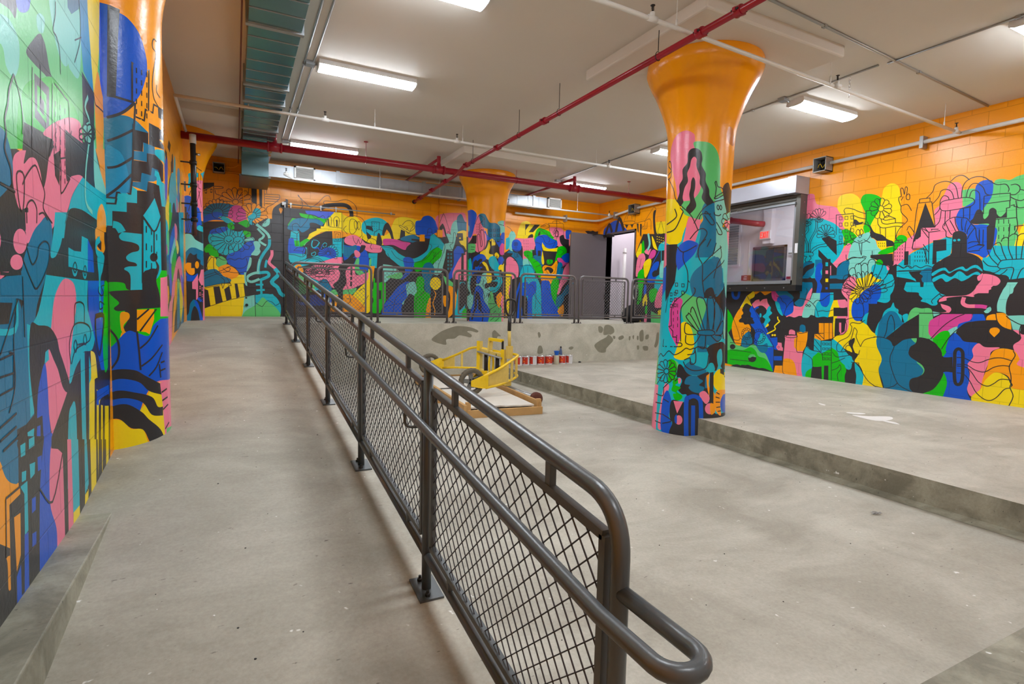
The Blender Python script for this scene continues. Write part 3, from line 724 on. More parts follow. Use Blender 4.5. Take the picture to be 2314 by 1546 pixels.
# Painted shapes, traced area by area: '@ x y s' sets the tracing frame; X = smooth area, =X = straight-edged area, oX = disc, ~X = brush line
MU_RIGHT = '''
@ 0 0 1
=K 1560,640 1815,640 1815,590 2700,590 2700,1100 1560,800
@ 1780 360 5.154
P 175,410! 300,405 320,470 340,520 400,535 560,560 620,640 680,760 700,900 640,900 560,850 400,700 175,700!
C 165,715! 250,690 380,690 480,720 560,760 640,850 650,960 660,1000 600,1130 520,1220 450,1300 300,1400 150,1200!
Y 580,540 600,440 680,405 770,405 840,460 870,560 890,700 900,850 850,900 760,880 700,850 640,760 660,690 590,600
G 850,490 880,420 950,403 1040,420 1100,470 1090,560 1040,640 1000,720 950,830 905,875 870,850 890,780 905,640 880,570
Y 1100,420 1120,340 1190,285 1260,290 1300,340 1310,450 1325,600 1330,700 1320,800 1260,900 1235,950 1230,1020 1150,1010 1100,930 1000,860 960,800 990,720 1060,600
K 765,700! 800,705 835,735 880,730 920,770 960,770 1010,850 1100,880 1160,930 1230,960 1235,1010! 1150,1020! 1145,950! 1040,950! 1000,920 950,900 960,820 900,740 840,760 790,760 765,745!
Y 740,830 760,780 830,760 880,790 900,860 840,900 800,930 750,890
G 630,830 700,820 780,870 810,920 790,980 720,1005 650,1000 660,930
G 880,800 900,760 940,765 965,810 940,860 905,875
P 640,1060 700,980 740,1000 710,1090 690,1160 600,1220 560,1280 500,1240 520,1220 600,1130
A 740,1010 790,920 870,875 950,850 970,910 1020,940 1045,1010 1095,1060 1060,1105 960,1130! 965,1150! 1020,1170 1030,1240 980,1300 960,1330 850,1390 760,1370 710,1310 715,1200 700,1150 715,1080
D 640,1200 700,1170 720,1210 700,1290 720,1330 680,1390 620,1400 570,1390! 560,1290 600,1240
G 1050,1095 1130,1040 1230,1010 1240,960 1290,890 1350,885 1390,920 1370,1000 1290,1060 1200,1090 1120,1110
=K 965,1115 1225,1100 1225,1220 1185,1255 1090,1230 1030,1170 965,1150
=P 1230,1080 1370,985 1400,920 1445,900 1445,1060 1380,1080 1300,1200 1225,1240
=Y 1045,955 1145,955 1145,1040 1090,1060 1045,1020
=K 395,925 470,895 570,950 572,1120 500,1050
=K 357,1050 575,1270 565,1390 500,1340 500,1270 357,1130
=D 320,1170 400,1168 400,1250 320,1260
=K 400,1165 500,1160 500,1650 400,1650
=C 440,1200 470,1200 470,1245 440,1245
=P 440,1295 470,1295 470,1335 440,1335
=P 495,1240 505,1240 505,1350 495,1350
=Y 440,1390 472,1390 472,1430 440,1430
=B 440,1490 466,1490 466,1516 440,1516
B 330,1260 360,1210 400,1215 405,1270 380,1310 400,1370 375,1420 400,1480 380,1560! 330,1560! 345,1450 320,1380
D 155,1290 200,1200 280,1190 310,1260 300,1330 240,1385 160,1390
K 160,1310 200,1250 270,1220 310,1210 300,1260 230,1300 190,1350 160,1370
=K 140,1390 320,1385 330,1500 220,1500 140,1480
D 140,1500 150,1440 190,1430 215,1450 240,1435 280,1450 290,1500 260,1560! 140,1560!
=D 490,1355 640,1345 640,1385 490,1390
=D 490,1450 640,1445 640,1510 490,1510
P 635,1500 660,1440 720,1370 780,1370 800,1420 790,1500 770,1560 640,1560
Y 800,1400 880,1380 950,1330 1020,1370 1100,1400 1070,1460 980,1470 900,1560 780,1560
C 975,1290 1000,1230 1100,1225 1160,1260 1170,1310 1100,1390 1020,1380
G 1025,1200 1065,1165 1105,1190 1100,1230 1040,1225
P 1150,1235 1185,1250 1180,1290 1160,1290
C 1090,1400 1190,1330 1240,1360 1240,1430 1220,1470 1230,1520 1180,1560! 1080,1560
B 905,1560 960,1480 1050,1455 1090,1490 1090,1560
~~K 722,880 735,800 760,772 800,765 870,752 920,760 960,800 970,860 930,940 850,975 770,950
~K 765,775 760,750 780,748 795,790
~K 895,765 905,730 930,735 945,780
~~K 795,855 820,815 845,855 820,890
~~K 840,850 858,812 882,850 860,880
~K 820,890 840,885 865,890 840,915 825,895
~K 815,945 840,958 870,942
~K 660,980 800,910
~K 700,1000 790,955
~K 885,935 960,972
~K 830,975 858,1118 865,975
~K 680,1110 690,1170 760,1140 850,1150 880,1130 920,1140
~K 685,1190 760,1150 900,1150 880,1180 820,1230
~K 985,1065 985,1115
~K 565,880 565,650! 765,632! 765,700
~K 570,1000 640,980 700,1000
~K 655,600 680,570 760,580 830,610 915,635
~K 655,600 670,635
~K 770,655 830,680 910,695
~K 915,720 915,600! 975,595
qK 600,668 68,75 3,4 34,38 -4
qK 600,955 60,70 2,1 30,36 -2
fK 1085,575 36,128 11 0,360 0.95
fK 365,690 12,100 7 -190,-30 1.15
fK 365,690 10,50 6 0,170 0.9
fK 225,735 12,80 5 -190,-20 1.3
fK 225,735 10,50 5 0,170 0.9
fK 445,880 14,105 9 -200,20 1.15
fK 445,880 10,60 4 30,150 0.8
~K 215,770 225,820 185,880 215,980 225,1090
~K 235,770 245,830 205,890 235,980 240,1090
~K 325,720 320,820 250,960 245,1090
~K 345,720 340,820 270,960 262,1090
~K 440,930 440,980 360,1000 290,1040 265,1090
~K 465,930 460,1010 380,1020 310,1060 285,1095
~K 180,1110 190,1085 270,1080 300,1100 290,1125 250,1125 275,1150 245,1190 285,1190
~K 180,1110 200,1130 225,1135 200,1170 215,1200
~K 1050,690 1055,760 1110,800 1260,780 1340,790
~K 1090,690 1100,740 1160,755 1260,740 1360,745
~K 1110,700 1160,652! 1255,690! 1255,740
~K 1110,700! 1140,712! 1255,690
~K 1075,790 1080,870
~K 1140,800 1140,940
~K 1258,790 1255,930
~K 1320,550 1295,480 1300,440 1325,430 1315,360 1325,335 1345,345 1360,410 1370,330 1385,322 1395,345 1385,420 1400,405 1420,410 1420,465 1385,465 1380,420
~K 1320,480 1340,450 1345,435
~K 1320,550 1345,535 1400,530 1443,600
~K 1320,550 1325,620 1390,690 1385,730 1310,800 1270,870 1265,930 1300,960
~K 1255,945! 1335,940! 1335,960
~K 1240,975! 1375,962! 1365,1100
~K 1240,975 1230,1230
~K 1185,1255 1240,1260 1290,1235 1350,1265 1410,1240 1443,1260
~K 1180,1310 1443,1300
~K 1180,1335 1220,1340 1240,1390
~K 700,1390 720,1290 780,1270 800,1400 820,1490
~K 780,1270 800,1225 850,1220 860,1300 880,1480
~K 862,1240 890,1212 930,1235 930,1350 905,1480
~K 930,1240 950,1180 990,1165 1020,1190 1010,1270 950,1470
~K 1020,1200 1105,1230 1060,1350 1000,1470
~K 1105,1230 1160,1240 1190,1290 1120,1400 1020,1490
~K 1180,1310 1230,1350 1240,1400 1150,1450 1020,1500
~K 1230,1440 1210,1480 1080,1510 1020,1510
~K 640,1420 660,1360 720,1340
~K 635,1490 720,1510 780,1540
~K 790,1520 850,1500 1000,1470
fK 900,1570 60,260 14 -175,-5 1.0
qK 1060,970 22,32 4,2 0,18
qK 1250,1000 28,40 4,5 0,18
@ 2030 360 5.155
P 540,400 590,300 660,265 720,280 745,340 745,500 740,600 700,700 690,800 720,850 640,900! 560,905 400,960 330,1000 200,1050 130,1110 100,1200 -20,1230! -20,1050 100,950 150,900 180,880! 260,800 420,760 420,600 480,540 500,470
L 1050,380 1110,280 1140,240 1220,228 1300,240 1380,200 1464,175! 2400,100! 2400,900! 1460,760 1400,880 1360,1000 1300,1010 1150,1000 1140,850 1000,800 900,700 950,500
L 745,360! 900,345 900,450 850,530 750,550!
B 895,350 920,290 980,250 1050,240 1100,260 1105,350 1080,450 1010,550 960,620 900,680 850,720 880,760 1000,760 1140,800 1145,900 1120,1000 1100,1080 1050,1110 1000,1150 920,1110 800,1085! 800,880! 720,840 680,760 670,680 720,580 800,540 890,470
=K 315,505 435,810 265,800 262,900 180,965 165,1050 155,1040 175,930 210,830
K 840,720 870,690 910,600 950,585 985,620 990,680 1010,695 1050,650 1060,590 1100,565 1140,590 1150,640 1190,670 1230,640 1255,610! 1255,680! 1140,690! 1100,1050! 1030,1055! 1030,790! 1050,750 880,755
=P 265,800 430,795 490,820 490,910 350,950 350,1000 265,930
=P 200,935 260,930 265,960 285,960 280,1030 185,1030 185,960 200,960
C -20,1240! 130,1110 260,1040 330,1000 400,970! 560,905! 640,910! 610,1110! 450,1200! 400,1250 385,1330 400,1440 450,1546! 100,1546! 70,1500 220,1450 150,1400 -20,1370!
K 120,1310! 275,1300 250,1330 285,1360 270,1400 300,1440 295,1480 260,1490 240,1470 215,1460 200,1400 160,1370
D 275,1300 330,1265 390,1270 385,1340 400,1440 430,1500 400,1560! 340,1560 300,1490 285,1440 270,1400 285,1360 255,1330
=K 405,945 560,930 560,1060 445,1075 445,1220 395,1225
=K 70,1075 120,1070 118,1230 66,1235
C 1050,1130 1110,1010 1200,1010 1464,1010! 2400,1000! 2400,1350! 1464,1380! 1300,1400 1290,1380 1250,1350 1150,1340 1080,1310 985,1280 980,1160
Y 1400,880 1430,800 1464,740! 1900,700! 1900,1010! 1350,1010! 1370,940
P 940,1400 980,1340 1060,1340 1150,1370 1190,1420 1150,1470 1070,1480 1050,1560! 860,1560! 900,1500
K 630,900 650,850 720,835 780,860 800,900! 800,1085! 900,1120 970,1180 990,1290 970,1400 900,1490 860,1560! 470,1560! 400,1460 385,1330 430,1240 520,1160 600,1120! 620,1090!
oC 655,945 18,14
oC 705,940 17,14
C 390,1330 450,1290 500,1270 550,1265 600,1310 680,1270 750,1250 790,1280 860,1240 920,1235 980,1290! 980,1310! 900,1265 840,1280 790,1305 720,1280 650,1300 590,1330 540,1295 480,1310 400,1360
C 400,1390 480,1350 530,1335 560,1350 620,1370 700,1305 750,1320 800,1360 860,1330 920,1310 960,1340 940,1350 880,1345 810,1390 740,1420 700,1400 650,1385 560,1430 500,1385 410,1430
P 920,1370 960,1340 985,1330 965,1400 930,1415
A 1210,1560 1250,1480 1330,1440 1330,1560
~K 320,460 400,380 430,300 520,260 600,265 670,320 700,460
~K 400,520 470,440 500,370 560,350 620,380 650,465
~K 420,650 480,580 490,480 530,425 580,440 590,470
~K 610,260 680,200 760,190 830,240
~K 735,450 750,330 800,250 900,205 1000,210 1080,260 1150,295 1250,290 1290,340 1280,380
~K 790,450 810,360 860,290 930,285 990,330 1020,400 1070,420
~K 830,440 850,380 890,360 940,390 950,470 950,600
~~K 485,540 520,490 640,465 780,445 860,455 890,490 870,530 800,560 700,580 560,600 500,590
~K 1000,430 1150,405 1305,395! 1305,480! 1000,520
~K 1000,430 990,640
~K 1300,480 1300,560! 1260,570! 1260,680
~K 1310,540! 1350,530! 1350,550! 1375,550! 1380,690
~K 1140,700 1380,680
~K 1310,300 1370,290 1415,320 1410,370 1360,410 1310,410
~K 1415,350 1480,370 1500,430 1440,480 1370,470 1310,440
~K 1370,480 1390,560 1470,560
~K 245,510! 250,465! 370,450! 370,490
~K 230,512 390,495! 430,790
~K 230,512 205,650 180,900
~K 430,780 480,720 500,600
~K 550,600 540,780
~K 605,590 600,690
~K 705,580! 850,555
~K 760,575 760,680
~K 835,560 830,700
~K 525,760 590,700 660,675 740,680 800,690 850,750 900,810 910,900 950,1000
~K 525,760 520,800 555,840 560,900 620,920
~K 550,740 600,850 630,880
~K 600,710 640,780 670,840
~K 660,680 670,760 710,840
~K 740,690 735,760 745,830
~K 800,710 780,790 780,850
~K 850,750 810,820 800,870
~K 890,800 830,880 805,930
~K 935,960 860,960 810,980
~K 1000,1010 920,1000 810,1040
~K 950,1060 860,1070 810,1080
~K 920,990 1000,1000 940,1050
~K 945,820 945,980
~K 990,820 985,1000
~K 265,800! 358,850! 490,830
~K 358,850 352,1220
~K 390,830! 390,815! 470,815
~K 270,810 350,915
~K 310,800 350,850
~K 165,1040! 295,1035! 340,1200
~K 165,1055! 320,1050! 325,1220
~K 135,1120 135,1230
~K 290,990 350,1080
~K 100,830 130,780 190,860
~K 110,840 160,930
qK 195,1075 28,48 5,3 0,24
qK 1170,700 58,90 3,3 0,50
~K 0,1300 400,1290
~K 0,1235 60,1270 100,1240 150,1270 200,1240 260,1265 330,1240 400,1260
~K 1105,1020 1130,1100 1200,1190
~K 1110,1000 1150,975 1190,980 1220,1080 1260,1170
~K 1200,960 1220,920 1280,920 1285,1040 1330,1160
~K 1280,910 1340,870 1390,890 1375,1000 1375,1160
~K 1390,900 1430,870 1480,880 1450,1010 1430,1160
~K 1155,1250 1190,1190 1260,1170 1500,1160 1600,1160
~K 1155,1250 1200,1275 1340,1265 1310,1400
~K 1040,1060 1080,1150 1160,1230
~K 985,1180 1050,1240 1150,1250
~K 1090,1330 1150,1310 1190,1280
~K 1180,1350 1230,1320 1270,1280
~K 1600,1280 1450,1270 1380,1400
~K 1380,680 1390,800 1350,870
~K 1300,750 1290,890
~K 1355,830! 1355,780! 1460,770
@ 1640 640 5.153
~B62 75,40 85,150 120,175 150,150 165,40
G 20,300! 80,400 80,500 20,590!
O 95,410 160,300 200,290 210,470 270,480 290,560 200,640 180,700 170,725 120,720 90,640 70,520
=B 165,285 240,150 250,170 190,290
Y 165,290! 205,220 245,150! 300,110 320,95 340,110 330,160 280,190! 300,250! 340,330! 290,260 230,240 200,280
O 330,110! 390,55! 580,50! 560,90 530,105 460,140 430,120 400,100 350,130
B 280,300 320,258 380,275 400,330! 560,740! 555,1025! 520,1020 500,920 480,850 440,800 400,800 330,700 340,560 290,480 330,460! 320,430 280,390
K 235,235! 260,240 275,270 265,310 295,350 290,390 320,410 310,430 335,460 310,475 200,460 160,455 155,430 185,400 180,380 205,350 190,310 220,270
P 305,245! 350,200 390,190! 400,215 430,190 480,180! 490,230 510,270 470,310 440,270 400,260 350,280 330,290
K 345,320 380,290 430,270 470,300 460,330 480,380 450,420 460,450 420,470 400,420 390,380
oC 405,375 12,25
C 480,310 500,270 525,280 520,320 540,350 500,390 520,430 490,470 500,490 460,520! 440,470! 460,420 430,390 470,350
Y 455,520! 490,470 500,495
D 570,60! 680,50! 720,100 770,140 790,180 720,230 690,200 600,150 570,110
M 530,95! 560,80 610,140 650,200 600,230 580,220 540,170
B 610,160 700,140 780,200 790,290 770,360 700,380 650,340 640,280 600,230
C 575,215 620,230 640,300 670,380! 640,370 600,310
P 790,260! 850,270 920,210 950,130 1000,50! 1010,70 1000,130 1040,110! 980,190 930,260 890,380! 860,385 820,400 760,395 700,390 780,340
D 865,60! 880,-10! 1005,-10! 1010,40 960,110 930,180 900,260 850,275 800,230 860,170
A 1010,115! 1100,115! 1100,180 1060,250 1040,300 1030,380! 990,370 960,400 900,400 890,370 920,270 980,190
C 1215,110! 1255,110! 1250,240 1210,330 1190,400! 1140,390 1080,400 1040,380 1050,260 1090,210 1130,270 1190,260
B 1100,110! 1215,110! 1210,220 1180,265 1130,270 1100,220
Y 1255,200! 1300,195! 1330,240 1325,285! 1255,285! 1255,385! 1195,395! 1220,300
P 1300,195! 1390,190! 1415,220! 1415,280! 1330,285
K 560,400 640,375 690,400 740,385 800,400 860,380 900,400 960,400 1000,370 1050,400 1140,390 1190,400 1255,385! 1255,460! 560,460!
P 1390,0! 1530,0! 1450,170 1440,300 1430,500 1400,570 1350,605 1320,600! 1385,560! 1400,410! 1420,380! 1415,190! 1370,140 1350,90 1370,20
=K 1255,285 1415,290 1410,385 1255,385
=Y 1255,385 1320,385 1300,410 1275,410 1270,480 1265,620 1240,650 1250,450
=P 1300,385 1410,385 1405,410 1290,410
=P 1320,460 1345,460 1345,600 1320,560
Y 1440,180 1500,60 1700,0 1660,60 1560,150 1500,220 1470,300 1480,400 1580,450 1640,480 1700,560 1760,600! 1760,1215! 1620,1200 1570,1180 1600,1060 1560,960 1500,910 1540,830 1450,800! 1380,760 1240,650 1290,610 1380,590 1430,500
B 1470,260 1500,190 1560,170! 1650,200! 1665,260 1660,330 1600,400 1560,440 1500,430 1465,360
C 1590,440 1620,370 1665,340! 1650,400 1640,485!
B 1650,60 1760,30! 1760,240 1650,230 1560,150
=K 1665,240 1760,240 1760,600 1700,560 1665,490
D 180,700 200,620 270,560 300,620 310,690 280,720 240,750 200,750
C 370,720 400,600 450,590 520,690 550,740! 450,760!
L 20,560! 100,700 170,730 240,750 330,710 400,800 460,820 500,900 550,1030! 440,980 300,950 20,940!
D 360,730 430,720 480,700 490,760 460,810 400,800
G 20,780! 120,770 200,780 290,745 350,790 380,850 460,880 520,960 550,1030! 450,1010 350,980 200,950 160,960 20,940!
K 20,980! 120,945 200,965 260,950 350,990 440,990 550,1035! 560,1070! 20,1000!
oK 308,875 48,45
L 262,862 285,870 310,855 350,862 330,832 285,832
oK 80,740 32,30
=B 560,850 655,850 655,900 560,900
=O 575,960 665,960 680,1065 555,1055
=B 510,640 600,630 605,780 560,770
=P 605,690 650,695 655,745 665,750 665,790 605,780
oP 615,745 26,28
oK 615,745 12,13
oP 615,745 8,9
oY 545,605 12,12
oY 572,605 12,12
=P 690,610 835,610 830,790 900,790 885,900 880,1000 895,1095 820,1085 660,1065 665,900 675,800
P 735,600! 740,550 770,540 805,560 810,605!
=O 830,570 955,565 950,650 930,740 900,790 830,790 795,740 795,660 830,610
D 860,560! 865,500 890,482 925,500 930,560! 900,575
O 660,1065! 665,900 740,880 800,930 830,1085!
C 940,740 1000,780 1110,810 1130,900 1120,970! 1010,970! 990,1100! 895,1095! 880,1000 890,880
G 1110,760! 1200,750 1290,760 1320,830 1340,920 1400,960 1390,1165! 1220,1145! 1120,1130! 1115,970! 1015,970 1010,870 1060,820
=O 1085,465 1245,465 1260,640 1110,670 1030,640 1035,590 1145,585 1085,580
=C 1030,640 1110,670 1230,670 1230,760 1110,820 1025,780
C 1240,640! 1340,720 1400,800 1500,920! 1600,1050 1590,1185! 1510,1180! 1500,950! 1440,1000 1390,960 1330,900 1300,800 1230,740
=K 1145,960 1195,960 1195,1145 1140,1135
=K 1005,975 1115,975 1115,1130 985,1110
K 1440,1000 1480,920 1500,920! 1505,1000 1520,1080 1510,1185! 1390,1175! 1385,1080 1410,1020
~C60 1400,920 1412,975 1440,985 1450,930 1450,870 1400,850
G 930,1090 940,1030 1000,990! 990,1105!
K 1430,700 1470,650 1500,640 1500,680 1480,740 1510,820! 1475,825! 1465,770
~K 250,150 560,740! 555,1025
~K 50,690 240,710 560,740
~K 90,410 165,630 130,665 70,640 40,590
~K 165,640 240,685 245,708
~K 50,775 300,805
~K 50,885 300,912
fK 245,590 40,62 14 0,360 1.1
fK 385,620 52,75 16 0,360 1.15
~K 262,560 270,590 258,615
~K 385,595 395,620 380,645
~K 680,380 700,300 760,220 850,180 900,185 980,210 1050,290 1080,390
~~K 930,258 943,245 956,258 943,271
~~K 962,262 975,249 988,262 975,275
~K 590,150 640,170 660,210 700,240 710,290
~K 1010,115 980,195
~K 1020,240 1060,200 1120,200 1200,140 1255,130
~K 1075,330 1130,320 1180,330 1255,310
~K 940,60 950,90 930,140
~Y26 605,390 608,420 630,445
~Y26 630,445 570,500 575,540 480,590
~K 695,620 740,600 810,605 835,620 790,635 720,632 695,620
~K 835,570 870,585 950,570
~K 690,640 660,1000 690,1060
~K 830,610 825,790 900,810 1000,880 1010,970
~K 945,740 1000,780 1110,810 1130,900
~K 1145,465 1145,580
~K 1205,465 1205,660
~K 1245,465 1245,660
~K 1030,590! 1145,585! 1145,660
~K 1040,600 1110,660
~K 1080,590 1145,650
~K 1110,670! 1110,810
~K 1110,670! 1230,672! 1230,1140
~K 1035,650 1105,740
~K 1028,720 1100,800
qK 1128,695 37,58 3,4 26,24 1
~K 1235,660 1290,610 1380,590 1410,500 1400,430 1500,400 1600,390 1600,260 1560,180
~K 1290,740 1320,680 1430,620 1470,520 1450,480 1480,460 1560,470 1620,430
~K 1340,800 1390,720 1460,650 1485,560 1500,520 1530,560 1520,630 1570,740
~K 1290,740 1300,790 1350,800 1445,795 1450,850
~K 1400,780 1400,740 1440,725 1480,760 1480,800 1548,832! 1560,780
~K 1570,740 1620,660 1752,625
~K 1240,800 1290,860 1370,850 1440,840
~K 1235,930 1300,910 1390,870
~K 1235,1015 1300,990 1330,950 1340,1000 1300,1060 1310,1140
~K 1460,920 1550,930! 1560,980 1650,1130 1752,1210
~K 1370,20 1450,60 1500,90
~K 1390,0 1510,75
fK 1560,90 50,150 8 0,180 1.0
@ 1974 640 5.153
C 360,60 380,-10! 690,-10! 720,60 780,120 840,145 760,180 740,250 680,260 620,230 550,210 570,180 530,140 520,110 400,100
=K 540,-10 585,-10 580,45 545,45
C 0,-10! 225,-10 230,80 195,140 190,200 140,230 50,215! 0,180!
B 0,10! 60,20 90,80 70,180 0,235!
P 1240,-10! 1450,-10! 1370,50 1360,75 1180,130 1170,160 1080,150 1050,150 860,170 850,200 760,220! 800,160 1080,140 1190,60
~P52 1055,165 1040,230 1090,265 1180,268
~M52 1130,268 1250,270 1318,282
~A52 1335,285 1345,310 1300,345
P 780,240! 880,270 905,310 880,345! 770,345! 850,330 800,290
C 90,420 120,340 160,300 200,280 230,225 250,280 290,310 290,350 330,380 330,450 360,470 200,600 130,640 20,600 50,480
D 45,600 60,480 100,400 160,340 210,325 270,350 330,450 355,470 250,540 150,640 40,640
C 335,380 400,360 390,450 360,470
L 390,450! 420,340 480,285 560,295 640,290 680,320 690,450 640,560 690,640 700,700! 650,650! 530,640! 530,360!
=K 530,360 530,640 440,640 240,735 140,640 350,470
A 690,330! 780,350 700,390!
M 640,550 650,450 720,400 800,360! 1150,360! 1150,400 1100,450 1000,490 870,550 760,590 700,640 650,600
A 860,560 960,505 1000,520 960,580 900,610
G 700,640 780,570 860,555 890,600 870,680 900,700 840,770 860,850 800,850! 780,770 700,690
B 1160,360! 1270,360 1295,400 1290,440 1120,450 1040,480 980,530 990,480 1050,455 1130,430
B 880,640 940,580 1000,620 1060,680 1220,700 1150,770 1160,850 1100,940 1110,1040 1120,1130 1090,1230 1100,1300 1150,1385! 800,1340! 850,1200 850,1120 810,1040! 810,860! 850,800 840,770
O 1310,430! 1330,380 1430,350! 1520,350 1580,400 1600,480 1600,550 1540,530 1470,490 1440,430!
A 1440,330! 1440,240 1480,130 1530,50 1560,-10! 1680,-10! 1620,80 1560,180 1540,280 1545,380! 1700,375! 2600,380! 2600,560! 1720,480! 1710,560! 1620,540! 1590,430 1530,350
K 960,570 1050,480 1200,440 1400,435! 1440,440 1500,510 1620,550 1700,570 1715,640 1680,690 1640,700 1630,790 1560,780 1430,730 1300,740 1230,710 1150,675 1060,670 1010,610
P 1620,545! 1690,550 1715,590 1752,600! 2600,620! 2600,1100! 1740,980 1690,870 1640,790 1630,720 1700,670 1715,620
P 1220,700 1300,745 1470,750 1370,800 1350,900 1290,1050 1240,1250 1140,1320 1090,1240 1110,1150 1120,1040 1090,950 1160,860 1150,770
O 1350,870 1400,790 1500,760 1640,790 1700,880 1740,980 2600,1100! 2600,1300! 1690,1240 1620,1180 1560,1080 1450,1045 1360,1080 1300,1150 1240,1250 1270,1120 1320,990
Y 1140,1320 1250,1230 1300,1130 1400,1045 1480,1050 1560,1100 1600,1180 1700,1240 2600,1300! 2600,1900! 1752,1485! 1150,1395!
O 1350,570 1370,525 1440,520 1470,560 1405,630!
Y -20,600! 20,640 30,720 70,800 100,880 60,1000 80,1120 120,1250! -20,1230!
D 40,640 130,635 200,680 240,735 350,660 440,640 490,700 410,790 430,860 540,930 590,1020 540,1080 430,1130 420,1220 480,1295! 130,1250! 100,1130 60,1010 95,880 40,740
L 500,920 560,950 595,1010 590,1050 550,1085 580,1010
K 500,640 600,640 720,700 790,800 810,860 920,860! 920,1040! 810,1040 760,1150 680,1240 570,1285 470,1270 420,1220 430,1120 540,1085 590,1030 580,970 520,920 430,860 410,800 430,740 490,700
L 440,645 500,640 495,690 480,690
G 690,1240 780,1130 820,1040! 850,1120 850,1200 800,1340! 560,1300
~~K44 945,900 950,800 990,765 1035,800 1040,900 1035,1100 1005,1175 955,1165 940,1050
=B 975,860 1050,870 1100,950 1100,1050 1060,1060 975,1050
~K 665,650 760,550 850,470 960,400 1060,360
~K 790,770 860,660 940,570 1050,480
~K 0,625 100,630 200,670 240,735 195,850 200,960 270,1150 350,1220 450,1270
~K 240,735 320,670 430,640 560,635
~K 0,1195 130,1222 230,1200 280,1160
~K 530,350 1430,355
~K 120,635 150,560 165,450 205,370 240,450 245,550
~K 330,390 355,460
~K 690,240 680,200 770,120
~K 750,230 750,200 830,145
~~K 770,125 800,112 838,135 800,150
~K 1425,355 1440,440 1500,510 1620,555
~K 1545,380 1590,420 1720,485 1800,470
~K 1720,485 1700,560 1715,640
~K 970,865 1050,870 1150,915 1240,925 1350,885 1480,870 1610,905
~K 970,945 1080,950 1180,1010 1290,1035 1400,980 1500,960 1590,970
~K 970,965 1080,980 1150,1050 1220,1150 1320,1200 1400,1170 1480,1120 1600,1130
~K 970,1045 1050,1060 1120,1140 1200,1280 1320,1365 1420,1340 1520,1240 1590,1222
~K 1625,790 1650,840 1610,910 1580,980 1600,1080 1600,1170 1590,1220 1625,1320 1570,1440
=K 1020,945 1055,948 1055,970 1020,968
@ 1060 440 4.830
=K 1790,660 1820,640 1850,560 1900,430 2160,430 2160,1500 1790,1500
B 1465,425! 1480,370 1560,300 1620,280 1660,330 1720,380 1720,430! 1465,440!
~K95 1490,430 1530,330 1560,410
~K95 1600,420 1640,260 1690,390
=Y 2040,300 2150,290 2150,440 2040,440
K 2010,200 2040,170 2030,260 2045,410 2080,430 2140,420! 2145,520 2080,545 2035,490 2012,360
qY 2050,455 22,28 4,3 8,4 6
~A70 1955,425 1972,540 1945,610
~P80 1945,600 1920,635
Y 1995,450 2030,520 2060,610! 2010,570
C 2060,610! 2080,545 2150,510 2140,600
G 1870,645 1880,560 1905,500 1915,640
Y 1820,650! 1850,580 1880,530 1880,645 1840,690
P 1840,690 1900,640 1925,700 1890,800 1880,850 1820,890
=P 1925,640 1960,600 1990,590 1960,660
M 1975,640 2010,600 2040,620 2020,680 1960,710
Y 1905,760 1960,700 1990,720 1970,820 1920,910
G 1840,870 1900,810 1910,900 1890,1060 1870,1180 1830,1190 1850,1060
B 1950,900 2010,760 2070,730 2060,800 2000,850 2020,900 2130,840! 2130,940! 1960,960
C 2040,910 2140,830! 2140,1000 2030,1050
A 2090,740 2140,720! 2140,900! 2080,900
G 1970,1050 2030,1020 2060,1060 2040,1130 1990,1180 1965,1120
B 1905,1080 1915,990 1935,990 1930,1090
P 2050,1080 2140,920! 2150,1220! 2030,1230
Y 1895,1150 1930,1080 1945,1150 1935,1220 1925,1160 1900,1220
G 1925,1220 1945,1220 1940,1310 1920,1300
P 1915,1330 1940,1300 1935,1390 1910,1390
=Y 2060,1270 2150,1220 2150,1330 2060,1320
=L 1985,1270 2060,1310 2150,1320 2150,1500 1985,1500
~K 1690,290 1720,220! 1820,220! 1810,290
~~K 1685,300 1720,290 1800,290 1810,310 1780,325 1690,325
=K 1700,325 1740,325 1720,370
=K 1760,325 1795,325 1780,365
=K 1830,315 1850,315 1850,420 1840,400
=K 1865,320 1885,320 1880,465 1865,440
~K 1725,270 1735,230 1770,225 1780,270
~K 1790,320 1860,300 1920,290 1910,340 1880,370 1940,370 1945,300
~K 1910,290 1980,270 1985,380
~K 1920,285 2000,160 2020,135 2040,160 2030,210
~K 1890,330 1890,360
~K 1910,330 1910,370
~K 1930,330 1930,370
~C20 2098,600 2098,760
~B20 2080,610 2000,760
~~B30 2040,740 2055,770 2045,820 2025,790
~~K 2060,420 2080,340 2095,290 2110,340 2125,420
~K 1860,800 1880,700
~K 1970,560 1960,620
'''
